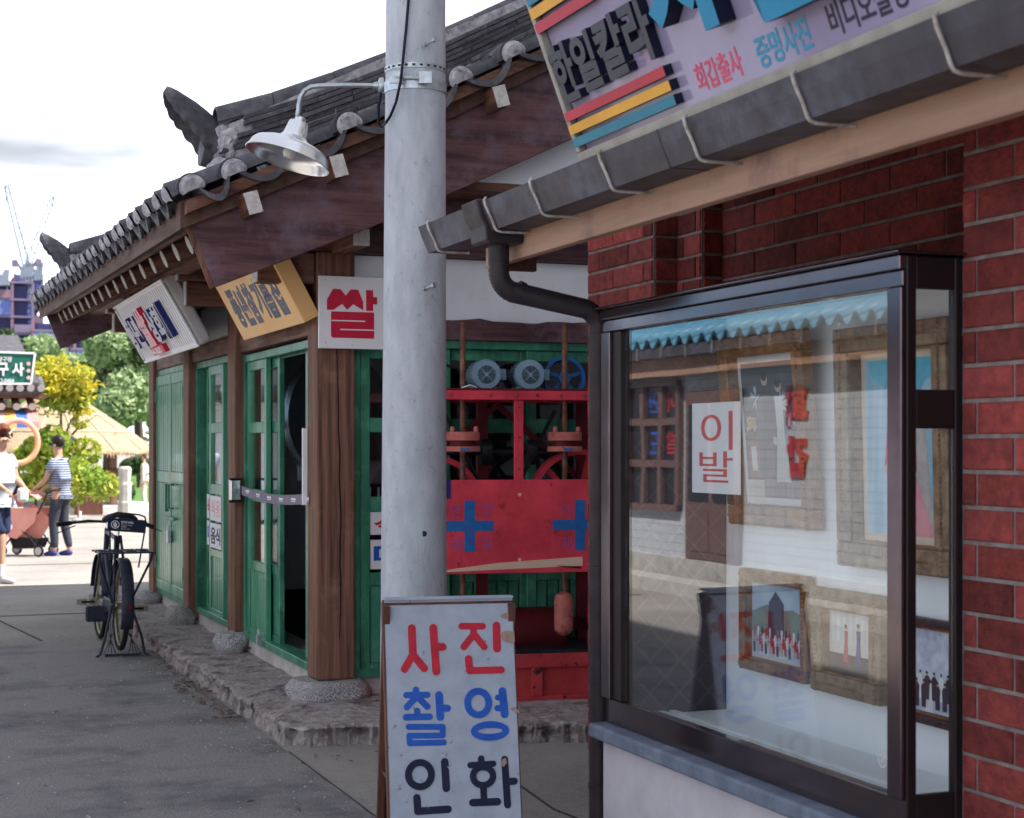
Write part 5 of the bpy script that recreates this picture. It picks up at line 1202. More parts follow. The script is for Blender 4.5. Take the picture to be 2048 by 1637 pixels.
# ================================================================ BELT BARRIER
br = thing('belt_barrier', 'retractable grey belt stretched across the open green doorway', 'barrier', (2.28, 11.4, 1.1))
A_ = at(484, 984, Y=11.42); Bq = at(622, 1000, Y=9.36); A_.x = 2.30; Bq.x = 2.30
A_ = Vector((2.315, 11.42, 1.19)); 
ba0 = at(484, 983, X=2.315); bb0 = at(618, 1000, X=2.315)
ribT = []; ribB = []
for k in range(13):
    t = k/12; sag = -.05*math.sin(math.pi*t)
    p = ba0.lerp(bb0, t); p.z = ba0.z+(bb0.z-ba0.z)*t+sag*.6
    ribT.append(p+Vector((0, 0, .036))); ribB.append(p-Vector((0, 0, .024)))
sd_ = [[v-Vector((.0015, 0, 0)) for v in r0] for r0 in (ribT, ribB)]; sb_ = [[v+Vector((.0015, 0, 0)) for v in r0] for r0 in (ribT, ribB)]
MB().strip(sd_).strip(sb_).strip([sd_[0], sb_[0]]).strip([sd_[1], sb_[1]]).build('belt', mat('grey_purple_webbing', (.24, .21, .27), rough=.8, scale=40), br)
for k in range(6):
    t = .06+.175*k; p = ba0.lerp(bb0, t); z = ba0.z+(bb0.z-ba0.z)*t-.03*math.sin(math.pi*t)
    FW = Fr((p.x-.0018, p.y, z), (0, -1, 0)); MB().fb(FW, .02, .13, .006, .018, 0, .0007).fb(FW, .03, .12, -.004, .001, 0, .0007).build('belt_print', M['paper'], br)
MB().box(2.275, 2.345, 11.40, 11.475, ba0.z-.07, ba0.z+.075).build('belt_housing', M['chrome'], br, bevel=.006, seg=2)
MB().box(2.262, 2.352, 11.39, 11.478, ba0.z+.0755, ba0.z+.085).build('housing_cap', M['framed'], br)
MB().box(2.262, 2.352, 11.39, 11.478, ba0.z-.083, ba0.z-.0705).build('housing_cap', M['framed'], br)
t0 = at(622, 857, Y=9.40); t1 = at(622, 1010, Y=9.40)
th = MB().box(2.288, 2.316, 9.365, 9.385, t1.z, t0.z).build('wall_strip', M['signw'], bevel=.002); tag(th, 'narrow white plastic strip fixed upright on the corner pillar', 'strip'); OFF[th.name] = Vector()
F9 = Fr((2.2875, 9.383, t1.z), (0, -1, 0)); mkk = MB()
for k in range(14): mkk.fb(F9, .004, .012, .03+.028*k, .032+.028*k, 0, .0006)
mkk.build('printed_mark', M['inkp'], th)
# lock at the threshold, leaves, scraps
lk = MB().box(2.33, 2.36, 10.80, 10.84, .235, .30).tube([(2.345, 10.805, .30), (2.345, 10.805, .335), (2.345, 10.835, .335), (2.345, 10.835, .30)], .005, 6).build('padlock', M['steel'], bevel=.004); tag(lk, 'steel padlock left at the foot of the open door track', 'padlock'); OFF[lk.name] = Vector()
lv = MB()
def drift(cx, cy, z, sx_, sy_, n_, s):
    for k in range(n_):
        x = random.gauss(cx, sx_); y = random.gauss(cy, sy_); a = random.uniform(0, 6.3); L_ = s*random.uniform(.6, 1.4); w_ = L_*.45; t = random.uniform(-.35, .35)
        c_, s_ = math.cos(a), math.sin(a); zz = z+random.uniform(0, .012)
        P = [(0, 0, 0), (.5*L_, w_*.5, .25*w_), (L_, 0, t*L_*.5), (.5*L_, -w_*.5, .25*w_), (.5*L_, 0, -.0)]
        lv.add([(x+p[0]*c_-p[1]*s_, y+p[0]*s_+p[1]*c_, zz+p[2]) for p in P], [(0, 4, 1), (1, 4, 2), (2, 4, 3), (3, 4, 0)])
drift(1.86, 10.45, .008, .05, .28, 70, .045); drift(1.88, 9.5, .008, .04, .22, 40, .04); drift(1.86, 11.6, .008, .05, .3, 22, .05); drift(1.2, 10, .008, .6, 1.5, 14, .04); drift(2.36, 11.36, .14, .03, .05, 12, .06); drift(1.2, 7.2, .008, .5, .6, 8, .035); drift(2.4, 7.9, .006, .25, .08, 14, .03)
o = lv.build('fallen_leaves', M['leaf']); tag(o, kind='stuff')
# ================================================================ BICYCLE
bk = thing('bicycle', 'old black roadster bicycle propped on rear stand beside the ledge', 'bicycle', (1.68, 13.0, 0))
RWc = Vector((1.665, 12.42, .375)); FWc = Vector((1.655, 13.52, .345)); 
dirb = (FWc-RWc); dirb.z = 0; dirb.normalize(); sdv = Vector((dirb.y, -dirb.x, 0)); upv = (Vector((0, 0, 1))+sdv*.03).normalized()
def bp(mb, n_, m, parent=bk, **k): return mb.build(n_, m, parent, **k)
def wheelb(c, nm, d=dirb):
    n = 40; cir = lambda r: [c+d*math.cos(2*math.pi*k/n)*r+upv*math.sin(2*math.pi*k/n)*r for k in range(n)]
    wl = bp(MB().tube(cir(.315), .021, 8, closed=True), nm, M['rubber'], smooth=True)
    bp(MB().tube(cir(.293), .010, 6, closed=True), 'rim', M['brass'], wl, smooth=True)
    s_ = sdv; sp = MB()
    for k in range(28):
        t = 2*math.pi*k/28; o = c+s_*(.03 if k % 2 else -.03); sp.bar(o+(d*math.cos(t+.3)+upv*math.sin(t+.3))*.02, c+(d*math.cos(t)+upv*math.sin(t))*.288, .003, .003)
    sp = bp(sp, 'spokes', M['brass'], wl); sp['kind'] = 'stuff'
    bp(MB().lathe(c-s_*.045, s_, [(.018, 0), (.026, .01), (.018, .02), (.018, .07), (.026, .08), (.018, .09)], 12), 'hub', M['brass'], wl, smooth=True)
wheelb(RWc, 'wheel'); wheelb(FWc, 'wheel')
def fender(c, a0, a1, w_=.044, d=dirb, r=.352):
    A = []; 
    for k in range(17):
        t = a0+(a1-a0)*k/16; o = c+(d*math.cos(t)+upv*math.sin(t))*r; nn = (d*math.cos(t)+upv*math.sin(t))
        A.append([o+sdv*w_*math.sin(q)+nn*(.012*math.cos(q)-.012) for q in (-1.5, -.9, -.3, .3, .9, 1.5)])
    return MB().strip(A).build('mudguard', M['bikep'], bk, smooth=True, solid=.003)
fender(RWc, R(20), R(205)); fender(FWc, R(10), R(175))
bb_ = RWc+dirb*.45-upv*.06; seat = RWc+dirb*.27+upv*.50; head = RWc+dirb*.86+upv*.50; headb = RWc+dirb*.90+upv*.36
for a, b, r in ((bb_, seat, .018), (seat-upv*.03, head, .018), (bb_, headb, .019), (head+upv*.03, headb-upv*.02, .022)): bp(MB().tube([a, b], r, 10), 'frame_tube', M['bikep'], smooth=True)
for s_ in (-1, 1):
    bp(MB().tube([RWc+sdv*.055*s_, bb_+sdv*.03*s_], .012, 8), 'frame_tube', M['bikep'], smooth=True)
    bp(MB().tube([RWc+sdv*.055*s_, seat+sdv*.018*s_], .011, 8), 'frame_tube', M['bikep'], smooth=True)
    bp(MB().tube([headb+sdv*.03*s_, headb+sdv*.05*s_-upv*.05, FWc+sdv*.055*s_], .010, 8), 'fork_blade', M['bikep'], smooth=True)
bp(MB().tube([seat, seat+upv*.09], .012, 10), 'seat_post', M['chrome'], smooth=True)
# saddle: wide, sprung
sc = seat+upv*.13
prof_ = [(-.13, .095, .02), (-.10, .125, .045), (-.04, .125, .05), (.03, .08, .045), (.09, .035, .04), (.15, .025, .03)]
A = []
for x, w_, h in prof_: A.append([sc+dirb*x+sdv*w_*math.sin(q)+upv*h*(math.cos(q)-.15) for q in [-1.75+3.5*i/10 for i in range(11)]])
bp(MB().strip(A), 'saddle', M['leather'], smooth=True, solid=.012)
for s_ in (-1, 1): 
    hx = [sc+sdv*.07*s_-dirb*.07-upv*.02+Vector((math.cos(t*2)*.016, math.sin(t*2)*.016, -.0045*t)) for t in range(13)]
    bp(MB().tube(hx, .004, 6), 'saddle_spring', M['chrome'], smooth=True)
# handlebar with sweeping grips
hb = head+upv*.08
hp_ = [hb+sdv*.33*1+upv*(-.04)-dirb*.16, hb+sdv*.27+upv*(-.015)-dirb*.12, hb+sdv*.15+upv*.01, hb+sdv*0+upv*0, hb-sdv*.15+upv*.01, hb-sdv*.29+upv*.0-dirb*.10, hb-sdv*.40-upv*.01-dirb*.14]
bp(MB().tube(hp_, .011, 10), 'handlebar', M['bikep'], smooth=True)
for a, b in ((hp_[0], hp_[1]), (hp_[-1], hp_[-2])): bp(MB().tube([a, b], .017, 10), 'grip', M['rubber'], smooth=True)
for s_ in (1, -1): bp(MB().tube([hb+sdv*(.26)*s_-dirb*.11-upv*.02, hb+sdv*.40*s_-dirb*.16-upv*.075+sdv*.0], .0045, 6), 'brake_lever', M['bikep'], smooth=True)
bp(MB().tube([hb, head], .012, 8), 'stem', M['chrome'], smooth=True)
# rear rack with V struts and back loop carrying a notice plate
rc = RWc+upv*.40-dirb*.02
for s_ in (-.19, -.10, 0, .10, .19): bp(MB().tube([rc+sdv*s_-dirb*.20, rc+sdv*s_+dirb*.16], .007, 6), 'rack_bar', M['bikep'], smooth=True)
for x in (-.20, -.19, .0, .16): bp(MB().bar(rc+sdv*-.205+dirb*x, rc+sdv*.205+dirb*x, .03, .013), 'rack_cross_bar', M['bikep'])
for s_ in (-1, 1):
    bp(MB().tube([rc+sdv*.19*s_-dirb*.14, rc+sdv*.185*s_-dirb*.12-upv*.06, RWc+sdv*.065*s_+upv*.02], .0095, 8), 'rack_strut', M['bikep'], smooth=True)
lpz = rc-dirb*.19
bp(MB().tube([lpz-sdv*.12-upv*.05, lpz-sdv*.13+upv*.25, lpz-sdv*.11+upv*.285, lpz-sdv*.08+upv*.295, lpz+sdv*.08+upv*.275, lpz+sdv*.12+upv*.26, lpz+sdv*.13+upv*.22, lpz+sdv*.085-upv*.11], .0065, 8), 'rack_loop', M['bikep'], smooth=True)
npn = Fr(lpz-sdv*.148+upv*.165-dirb*.011, sdv-Vector((0, 0, .09)), upv, -dirb)
npl = bp(MB().fb(npn, 0, .275, 0, .095, 0, .003), 'notice_plate', mat('notice_navy', (.012, .022, .055), rough=.5))
k_ = MB(); ring(k_, npn, .055, .048, .027, .027, .005, .0032, .0040); stroke(k_, npn, [(.036, .067), (.074, .029)], .004, .0032, .0046); k_.build('no_touching_emblem', M['paper'], npl)
k_ = MB(); stroke(k_, npn, [(.055, .03), (.055, .064)], .008, .0032, .0050); stroke(k_, npn, [(.046, .034), (.046, .054)], .006, .0032, .0053); stroke(k_, npn, [(.063, .034), (.063, .056)], .006, .0032, .0056); k_.build('hand_emblem', M['paper'], npl)
lettering('만지지 마세요', npn, .098, .185, .060, .078, M['paper'], npl, .003, .004, bold=.03)
lettering('Please do not touch', npn, .098, .178, .046, .054, M['paper'], npl, .003, .004)
lettering('请勿触摸', npn, .098, .135, .031, .040, M['paper'], npl, .003, .004)
lettering('触らないでください', npn, .098, .165, .016, .025, M['paper'], npl, .003, .004)
# chain case, cranks, pedals
bp(MB().poly(Fr(bb_+sdv*-.055, dirb, upv, -sdv), [(-.46, .03), (.08, -.05), (.10, 0), (.06, .07), (0, .09), (-.44, .09)], -.012, .012), 'chain_case', M['bikep'], bevel=.004)
bp(MB().box(bb_.x-.20, bb_.x-.04, bb_.y-.03, bb_.y+.03, bb_.z-.10, bb_.z+.02), 'crank_guard', M['bikep'], bevel=.012)
for s_, zz in ((-1, .03), (1, -.01)):
    bp(MB().tube([bb_+sdv*.06*s_, bb_+sdv*.09*s_+upv*zz-dirb*.10*s_], .009, 8), 'crank', M['brass'], smooth=True)
    pc_ = bb_+sdv*.165*s_+upv*(zz+.01)-dirb*.13*s_
    pe = bp(MB().bar(pc_-sdv*.05, pc_+sdv*.05, .018, .018), 'pedal', M['rubber']); 
    for e_ in (-.035, .035):
        for f_ in (-.02, .02): bp(MB().bar(pc_-sdv*.048+dirb*e_+upv*f_, pc_+sdv*.048+dirb*e_+upv*f_, .006, .004), 'pedal_cage', M['brass'], pe)
    for f_ in (-.048, .048): bp(MB().bar(pc_+sdv*f_-upv*.022, pc_+sdv*f_+upv*.022, .075, .003, dirb), 'pedal_cage', M['brass'], pe)
# wide wire stand
fz_ = RWc.copy(); fz_.z = 0
lf = fz_-sdv*.155-dirb*.02; rt_ = fz_+sdv*.165-dirb*.02
bp(MB().tube([RWc-sdv*.07, lf+sdv*.03+upv*.13, lf+upv*.02, lf-sdv*.03-dirb*.03+upv*.006], .010, 8), 'stand_leg', M['bikep'], smooth=True)
bp(MB().tube([RWc+sdv*.07, rt_-sdv*.02+upv*.13, rt_+upv*.02, rt_+sdv*.02-dirb*.03+upv*.006], .010, 8), 'stand_leg', M['bikep'], smooth=True)
bp(MB().bar(lf+sdv*.03-dirb*.02+upv*.014, rt_-sdv*.03-dirb*.02+upv*.014, .03, .022), 'stand_foot', M['bikep'], bevel=.003)
for s_, b_ in ((-1, lf), (1, rt_)):
    for k in range(4): bp(MB().tube([RWc+sdv*(.045+.012*k)*s_-upv*.02, RWc+sdv*(.05+.012*k)*s_-upv*.2, b_-sdv*s_*(.022+.03*k)+upv*.016], .0035, 6), 'stand_wire', M['bikep'])
bp(MB().lathe(RWc-dirb*.372+upv*.02, -dirb, [(.022, 0), (.022, .014)], 12), 'rear_reflector', M['mdark'])

# ================================================================ PEOPLE
def skinmesh(name, joints, edges, m, parent, root=0, sub=2, smooth=True):
    me = bpy.data.meshes.new(name); me.from_pydata([j[0] for j in joints], edges, [])
    o = bpy.data.objects.new(name, me); C.objects.link(o); o.parent = parent; OFF[o.name] = Vector()
    me.materials.append(m)
    md = o.modifiers.new('skin', 'SKIN'); md.use_smooth_shade = smooth; md.branch_smoothing = .3
    sb = o.modifiers.new('sub', 'SUBSURF'); sb.levels = sub-1; sb.render_levels = sub-1
    bpy.context.view_layer.objects.active = o
    if not me.skin_vertices:
        bm = bmesh.new(); bm.from_mesh(me); bm.verts.layers.skin.verify(); bm.to_mesh(me); bm.free()
    for i, j in enumerate(joints):
        sv = me.skin_vertices[0].data[i]; r = j[1]; sv.radius = (r, r) if not isinstance(r, tuple) else r; sv.use_root = (i == root)
    return o
skinm = mat('skin_tone', (.52, .30, .215), (.45, .25, .18), rough=.5, scale=8)
def person(label, loc, ang, H, top, legs, shoes, hair, handL, handR, footL, footR, shorts=False, sleeve=.5, cap=None, glasses=True, lookdz=0, legskin=None, lean=.02, hairstyle=0):
    """local axes: x forward, y left, z up"""
    t = thing('person', label, 'person', loc, rz=ang, local=True); k = H/1.72
    P = lambda x, y, z: Vector((x*k, y*k, z*k))
    pel = P(0, 0, .93); wst = P(lean*.3, 0, 1.08); chs = P(lean, 0, 1.30); nck = P(lean+.0, 0, 1.455); hd0 = P(lean+.025, 0, 1.53); hd1 = P(lean+.035, 0, 1.635)
    J = [(pel, (.13*k, .105*k)), (wst, (.125*k, .10*k)), (chs, (.155*k, .11*k)), (nck, .052*k), (hd0, (.068*k, .078*k)), (hd1, (.077*k, .092*k))]
    E_ = [(0, 1), (1, 2), (2, 3), (3, 4), (4, 5)]
    def limb(a, pts): 
        pr_ = a
        for p, r in pts: J.append((p, r)); E_.append((pr_, len(J)-1)); pr_ = len(J)-1
        return pr_
    arms = []
    for s_, hnd in ((1, handL), (-1, handR)):
        sh_ = P(lean, .165*s_, 1.39); hp2 = Vector(hnd)*k; mid = (sh_+hp2)/2+Vector((-.05*k, .05*s_*k, -.07*k))
        e = limb(2, [(sh_, .058*k), (sh_.lerp(mid, .5), .048*k), (mid, .040*k), (mid.lerp(hp2, .5), .036*k), (hp2, .025*k)])
        d = (hp2-mid).normalized(); sd2 = d.cross(Vector((0, 0, 1))).normalized() if abs(d.z) < .95 else Vector((1, 0, 0)); un = sd2.cross(d)
        pm_ = limb(e, [(hp2+d*.05*k, (.034*k, .017*k))])
        for q in range(4):
            o_ = hp2+d*.085*k+sd2*(.024-.016*q)*k; ln = (.032, .04, .037, .028)[q]*k
            limb(pm_, [(o_, .0085*k), (o_+d*ln*.7-un*ln*.5, .008*k), (o_+d*ln*.6-un*ln*1.3, .007*k)])
        limb(pm_-0, [(hp2+d*.05*k+sd2*.038*k, .009*k), (hp2+d*.08*k+sd2*.045*k-un*.01*k, .008*k)])
        arms.append((sh_, mid, hp2))
    lg = []
    for s_, ft in ((1, footL), (-1, footR)):
        hip = P(0, .085*s_, .90); an = Vector((ft[0], ft[1], ft[2]+.085))*k; kn = (hip+an)/2+Vector((.045*k, 0, .02*k))
        limb(0, [(hip, .088*k), (hip.lerp(kn, .5), .075*k), (kn, .056*k), (kn.lerp(an, .35), .052*k), (an, .036*k), (an+Vector((.05*k, 0, -.045*k)), .033*k), (an+Vector((.13*k, 0, -.055*k)), .03*k)])
        lg.append((hip, kn, an))
    skinmesh('body', J, E_, skinm, t)
    # shirt
    Js = [(P(0, 0, .88), (.152*k, .13*k)), (P(0, 0, .98), (.15*k, .125*k)), (wst, (.148*k, .12*k)), (chs, (.175*k, .132*k)), (P(lean, 0, 1.40), (.135*k, .10*k)), (P(lean, 0, 1.455), .066*k)]
    Es = [(0, 1), (1, 2), (2, 3), (3, 4), (4, 5)]
    for (sh_, mid, hp2) in arms:
        Js.append((sh_+Vector((0, 0, .0)), .078*k)); Es.append((3, len(Js)-1)); Js.append((sh_.lerp(mid, sleeve*.6), .074*k)); Es.append((len(Js)-2, len(Js)-1)); Js.append((sh_.lerp(mid, sleeve*1.3), .070*k)); Es.append((len(Js)-2, len(Js)-1))
        if sleeve > .9: Js.append((mid.lerp(hp2, .9), .045*k)); Es.append((len(Js)-2, len(Js)-1))
    skinmesh('shirt', Js, Es, top, t, root=1)
    Jl = [(P(0, 0, .96), (.142*k, .118*k)), (P(0, 0, .88), (.14*k, .118*k))]; El = [(0, 1)]
    for (hip, kn, an) in lg:
        seq = [(hip, .104*k), (hip.lerp(kn, .5), .092*k)]+([(hip.lerp(kn, .98), .088*k)] if shorts else [(kn, .074*k), (kn.lerp(an, .5), .066*k), (an+Vector((0, 0, .02*k)), .055*k)])
        pv = 1
        for p, r in seq: Jl.append((p, r)); El.append((pv, len(Jl)-1)); pv = len(Jl)-1
    skinmesh('shorts' if shorts else 'trousers', Jl, El, legs, t, root=1)
    for (hip, kn, an) in lg:
        z0 = an.z-.085*k
        skinmesh('shoe', [(an+Vector((-.05*k, 0, -.045*k)), .042*k), (an+Vector((.03*k, 0, -.04*k)), .046*k), (an+Vector((.12*k, 0, -.052*k)), (.045*k, .035*k)), (an+Vector((.185*k, 0, -.06*k)), (.036*k, .025*k))], [(0, 1), (1, 2), (2, 3)], shoes, t)
        if shorts: MB().lathe(an+Vector((0, 0, -.01)), (0, 0, 1), [(.041*k, 0), (.043*k, .08), (.046*k, .14)], 14).build('sock', M['paper'], t, smooth=True)
    # hair, ears, nose, glasses
    hc = hd1
    bm = bmesh.new(); bmesh.ops.create_icosphere(bm, subdivisions=4, radius=1)
    for v in bm.verts:
        p = v.co.copy(); front = p.x > .25
        r = 1.0+.07*noise.noise(p*3)+.05*noise.noise(p*7)
        q = Vector((p.x*.103, p.y*.088, p.z*.110))*k*r
        if p.z < -.05 and p.x > .1: q *= .55
        elif p.z < .28 and p.x > .35: q *= .72
        if p.z < -.55: q *= .8
        v.co = q+hc+Vector((-.012*k, 0, .028*k))
    me = bpy.data.meshes.new('hair'); bm.to_mesh(me); bm.free(); me.materials.append(hair)
    for p in me.polygons: p.use_smooth = True
    o = bpy.data.objects.new('hair', me); C.objects.link(o); o.parent = t
    skinmesh('nose', [(hc+Vector((.084*k, 0, .0)), .010*k), (hc+Vector((.104*k, 0, -.030*k)), .014*k), (hc+Vector((.088*k, 0, -.04*k)), .012*k)], [(0, 1), (1, 2)], skinm, t)
    for s_ in (1, -1): MB().lathe(hc+Vector((-.005*k, .078*s_*k, -.02*k)), (0, s_, 0), [(.012*k, 0), (.026*k, .006*k), (.022*k, .014*k), (.01*k, .012*k)], 10).build('ear', skinm, t, smooth=True)
    MB().box(hc.x+.078*k, hc.x+.086*k, -.024*k, .024*k, hc.z-.068*k, hc.z-.060*k).build('mouth', mat('lip_tone', (.35, .13, .11)) if 'lip_tone' not in MATS else MATS['lip_tone'], t)
    if glasses:
        g_ = MB()
        for s_ in (1, -1): g_.lathe(hc+Vector((.083*k, .034*s_*k, .004*k)), (1, 0, 0), [(.024*k, 0), (.026*k, .006*k), (.02*k, .009*k)], 12); g_.bar(hc+Vector((.083*k, .06*s_*k, .008*k)), hc+Vector((-.01*k, .082*s_*k, .0)), .008*k, .008*k)
        g_.bar(hc+Vector((.088*k, -.02*k, .006*k)), hc+Vector((.088*k, .02*k, .006*k)), .006*k, .005*k); g_.build('sunglasses', M['framed'], t)
    else:
        for s_ in (1, -1): MB().lathe(hc+Vector((.080*k, .032*s_*k, .004*k)), (1, 0, 0), [(.010*k, 0), (.006*k, .008*k)], 10).build('eye', M['framed'], t)
    if cap:
        MB().lathe(hc+Vector((-.008*k, 0, .035*k)), (.06, 0, 1), [(.106*k, 0), (.108*k, .03*k), (.09*k, .075*k), (.05*k, .10*k), (.001, .108*k)], 20).build('cap', cap, t, smooth=True)
        MB().poly(Fr(hc+Vector((.06*k, 0, .035*k)), (1, 0, -.12), (0, 1, 0)), [(0, -.08*k), (.09*k, -.06*k), (.12*k, 0), (.09*k, .06*k), (0, .08*k)], 0, .008*k).build('cap_peak', cap, t)
    return t
def stripes(N, L, tc, col, b):
    w_ = N.new('ShaderNodeTexWave'); w_.bands_direction = 'Z'; w_.inputs['Scale'].default_value = 9.5; w_.inputs['Distortion'].default_value = .6
    r = N.new('ShaderNodeValToRGB'); r.color_ramp.elements[0].position = .55; r.color_ramp.elements[1].position = .7; r.color_ramp.elements[0].color = (.055, .075, .15, 1); r.color_ramp.elements[1].color = (.4, .44, .52, 1)
    L.new(tc.outputs['Object'], w_.inputs['Vector']); L.new(w_.outputs['Fac'], r.inputs['Fac']); return r.outputs['Color']
cl_ = dict(stripe=mat('striped_jersey', (.1, .1, .2), rough=.9, extra=stripes), white=mat('white_cotton', (.52, .56, .64), rough=.9, scale=4, bump=.3), jeans=mat('dark_denim', (.05, .055, .08), rough=.9, scale=9), navys=mat('navy_shorts', (.035, .05, .11), rough=.9), teal=mat('teal_jacket', (.02, .14, .16), rough=.8, scale=4),
          shoe=mat('blue_trainers', (.05, .06, .25), rough=.7), shoew=mat('white_trainers', (.5, .5, .5), rough=.7), hairb=mat('black_hair', (.014, .010, .010), rough=.45, bump=.5, bscale=60), hairr=mat('auburn_hair', (.15, .045, .025), rough=.5, bump=.6, bscale=50), capb=mat('navy_cap', (.03, .05, .16), rough=.8), grey=mat('grey_shorts', (.16, .15, .15), rough=.9), pale=mat('pale_dress', (.68, .66, .58), (.55, .5, .4), rough=.9, scale=9))
p1 = at(121, 1112, Z=0); LEFT = math.pi-YAW
pA = person('man in navy and white striped shirt pushing the pink stroller', p1, LEFT-.25, 1.66, cl_['stripe'], cl_['jeans'], cl_['shoe'], cl_['hairb'], (.34, .14, .98), (.34, -.14, .98), (.04, .09, 0), (-.10, -.09, 0), glasses=True)
p2 = at(-2, 1166, Z=0)
pB = person('auburn haired man in pale blue shirt and navy shorts', p2, -YAW-.35, 1.76, cl_['white'], cl_['navys'], cl_['shoew'], cl_['hairr'], (.26, .10, 1.06), (.22, -.2, 1.05), (-.12, .09, 0), (.10, -.09, 0), shorts=True, glasses=True)
FT2 = Fr((.115, -.02, 1.30), (-.0, -1, 0), (0, 0, 1), (1, 0, 0))
lettering('Rapha', Fr((-.06, -.158, 1.26), (1, 0, 0), (0, 0, 1), (0, -1, 0)), 0, .17, 0, .055, M['navy'], pB, .0, .006, bold=.02)
p3 = at(143, 1044, Z=0)
pC = person('man in teal jacket and navy cap behind the striped shirt man', p3, LEFT+.9, 1.72, cl_['teal'], cl_['grey'], cl_['shoew'], cl_['hairb'], (.1, .26, .82), (.1, -.26, .82), (-.12, .1, 0), (.14, -.1, 0), shorts=True, sleeve=1.0, cap=cl_['capb'], glasses=False)
p4 = at(290, 1016, Z=0)
pD = person('person in pale flowered clothes half hidden by the last post', p4, LEFT, 1.35, cl_['pale'], cl_['pale'], cl_['shoew'], cl_['hairb'], (.1, .2, .75), (.1, -.2, .75), (0, .1, 0), (0, -.1, 0), sleeve=1.0, glasses=False)
# handbag of the left man
hbg = MB(); c_ = p2+rgt*.24+tocam*.14
hbg = MB().box(c_.x-.0, c_.x+.12, c_.y-.03, c_.y+.03, .92, 1.08); hbg = hbg.build('shopping_bag', M['paper'], bevel=.03, seg=2); tag(hbg, 'small white bag held by the auburn haired man', 'bag'); OFF[hbg.name] = Vector()
# pink stroller
stp = at(60, 1112, Z=0)
st = thing('stroller', 'pink hooded stroller with black frame pushed across the plaza', 'stroller', stp, rz=LEFT-.25, local=True)
pinkc = mat('stroller_pink_fabric', (.74, .34, .28), (.66, .27, .23), rough=.8, scale=5)
def stt(mb, n_, m, **k): return mb.build(n_, m, st, **k)
hood = []
for i in range(9):
    a = R(5+i*17.5); hood.append([(math.cos(a)*.30-.02, w_*.23, .70+math.sin(a)*.24+(.03 if abs(w_) < .9 else 0)) for w_ in (-1, -.92, -.5, 0, .5, .92, 1)])
stt(MB().strip(hood), 'hood', pinkc, smooth=True, solid=.01)
for s_ in (-1, 1):
    stt(MB().poly(Fr((0, .23*s_, 0), (1, 0, 0), (0, 0, 1)), [(-.28, .72), (.26, .72), (.15, .45), (.28, .30), (.10, .26), (-.2, .50)], -.004, .004), 'side_panel', pinkc)
stt(MB().bar((-.22, 0, .66), (.02, 0, .32), .42, .03, (0, 1, 0)), 'seat_back', pinkc, bevel=.01)
for q in (-.14, 0, .14): stt(MB().bar((.0, q, .36), (.20, q, .55), .05, .02, (0, 1, 0)), 'strap', pinkc)
stt(MB().bar((.0, 0, .32), (.30, 0, .30), .42, .03, (0, 1, 0)), 'seat_base', pinkc, bevel=.01)
stt(MB().poly(Fr((0, .2, 0), (1, 0, 0), (0, 0, 1)), [(-.22, .26), (.25, .28), (.18, .12), (-.15, .12)], 0, .4), 'basket', M['rubber'])
for s_ in (-1, 1):
    stt(MB().tube([(-.50, .2*s_, .98), (-.42, .21*s_, .93), (-.28, .22*s_, .66), (.08, .22*s_, .40), (.36, .22*s_, .10)], .013, 8), 'frame_tube', M['rubber'], smooth=True)
    stt(MB().tube([(.05, .22*s_, .40), (-.10, .23*s_, .32), (-.28, .22*s_, .10)], .013, 8), 'frame_tube', M['rubber'], smooth=True)
    for x in (.36, -.28):
        w0 = stt(MB().lathe((x, .22*s_-.018, .085), (0, 1, 0), [(.05, 0), (.083, .002), (.085, .018), (.083, .034), (.05, .036)], 20), 'wheel', M['rubber'], smooth=True)
        MB().lathe((x, .22*s_-.021, .085), (0, 1, 0), [(.058, 0), (.058, .042)], 16).build('wheel_hub', M['lbox'], w0)
st.scale = (.9, .9, .95)
stt(MB().tube([(-.50, -.2, .98), (-.52, -.1, .985), (-.52, .1, .985), (-.50, .2, .98)], .016, 8), 'push_handle', M['rubber'], smooth=True)

# ================================================================ BILLIARD HALL at the far left
bh = thing('billiard_hall', 'low tiled shop building at far left with striped awning', 'building', at(40, 1060, Y=31.6))
YB = 31.5
def PB(x, y, Y=YB): v = at(x, y, Y=Y); return v.x, v.z
xr, _ = PB(84, 893); xl = -7
MB().box(xl, xr-.6, YB+.9, YB+6, 0, 2.6).build('wall', M['plaster'], bh)
x_, z_ = PB(90, 800)
MB().poly(Fr((0, YB+.15, 0), (1, 0, 0)), [(xl, z_-.02), (xr+.1, z_+.04), (xr, z_+.14), (xl, z_+.1)], -1, .05).build('eave_board', wood['x'], bh)
MB().poly(Fr((xr-.05, YB, 0), (0, 1, 0)), [(0, z_+.1), (5, z_+1.3), (5, z_+1.5), (0, z_+.32)], -9, 0).build('roof', M['tile'], bh)
rfb = bh
nk = 24
for k in range(nk):
    x = xr-.02-.185*k
    MB().lathe((x, YB-.05, z_+.21), (0, 1, .35), [(.075, 0), (.075, .5)], 14).build('roll_tile', M['tile'], bh, smooth=True); MB().lathe((x, YB-.06, z_+.21), (0, 1, .35), [(.068, -.008), (.068, 0)], 14).build('tile_end', M['endgrain'], bh)
for k in range(16):
    x = xr-.17-.27*k; ra = MB().lathe((x, YB+.1, z_-.13), (0, 1, .3), [(.07, 0), (.07, 1.1)], 12).build('rafter', wood['y'], bh, smooth=True)
    MB().lathe((x, YB+.095, z_-.13), (0, 1, .3), [(.068, -.006), (.068, 0)], 12).build('rafter_end', M['endgrain'], ra)
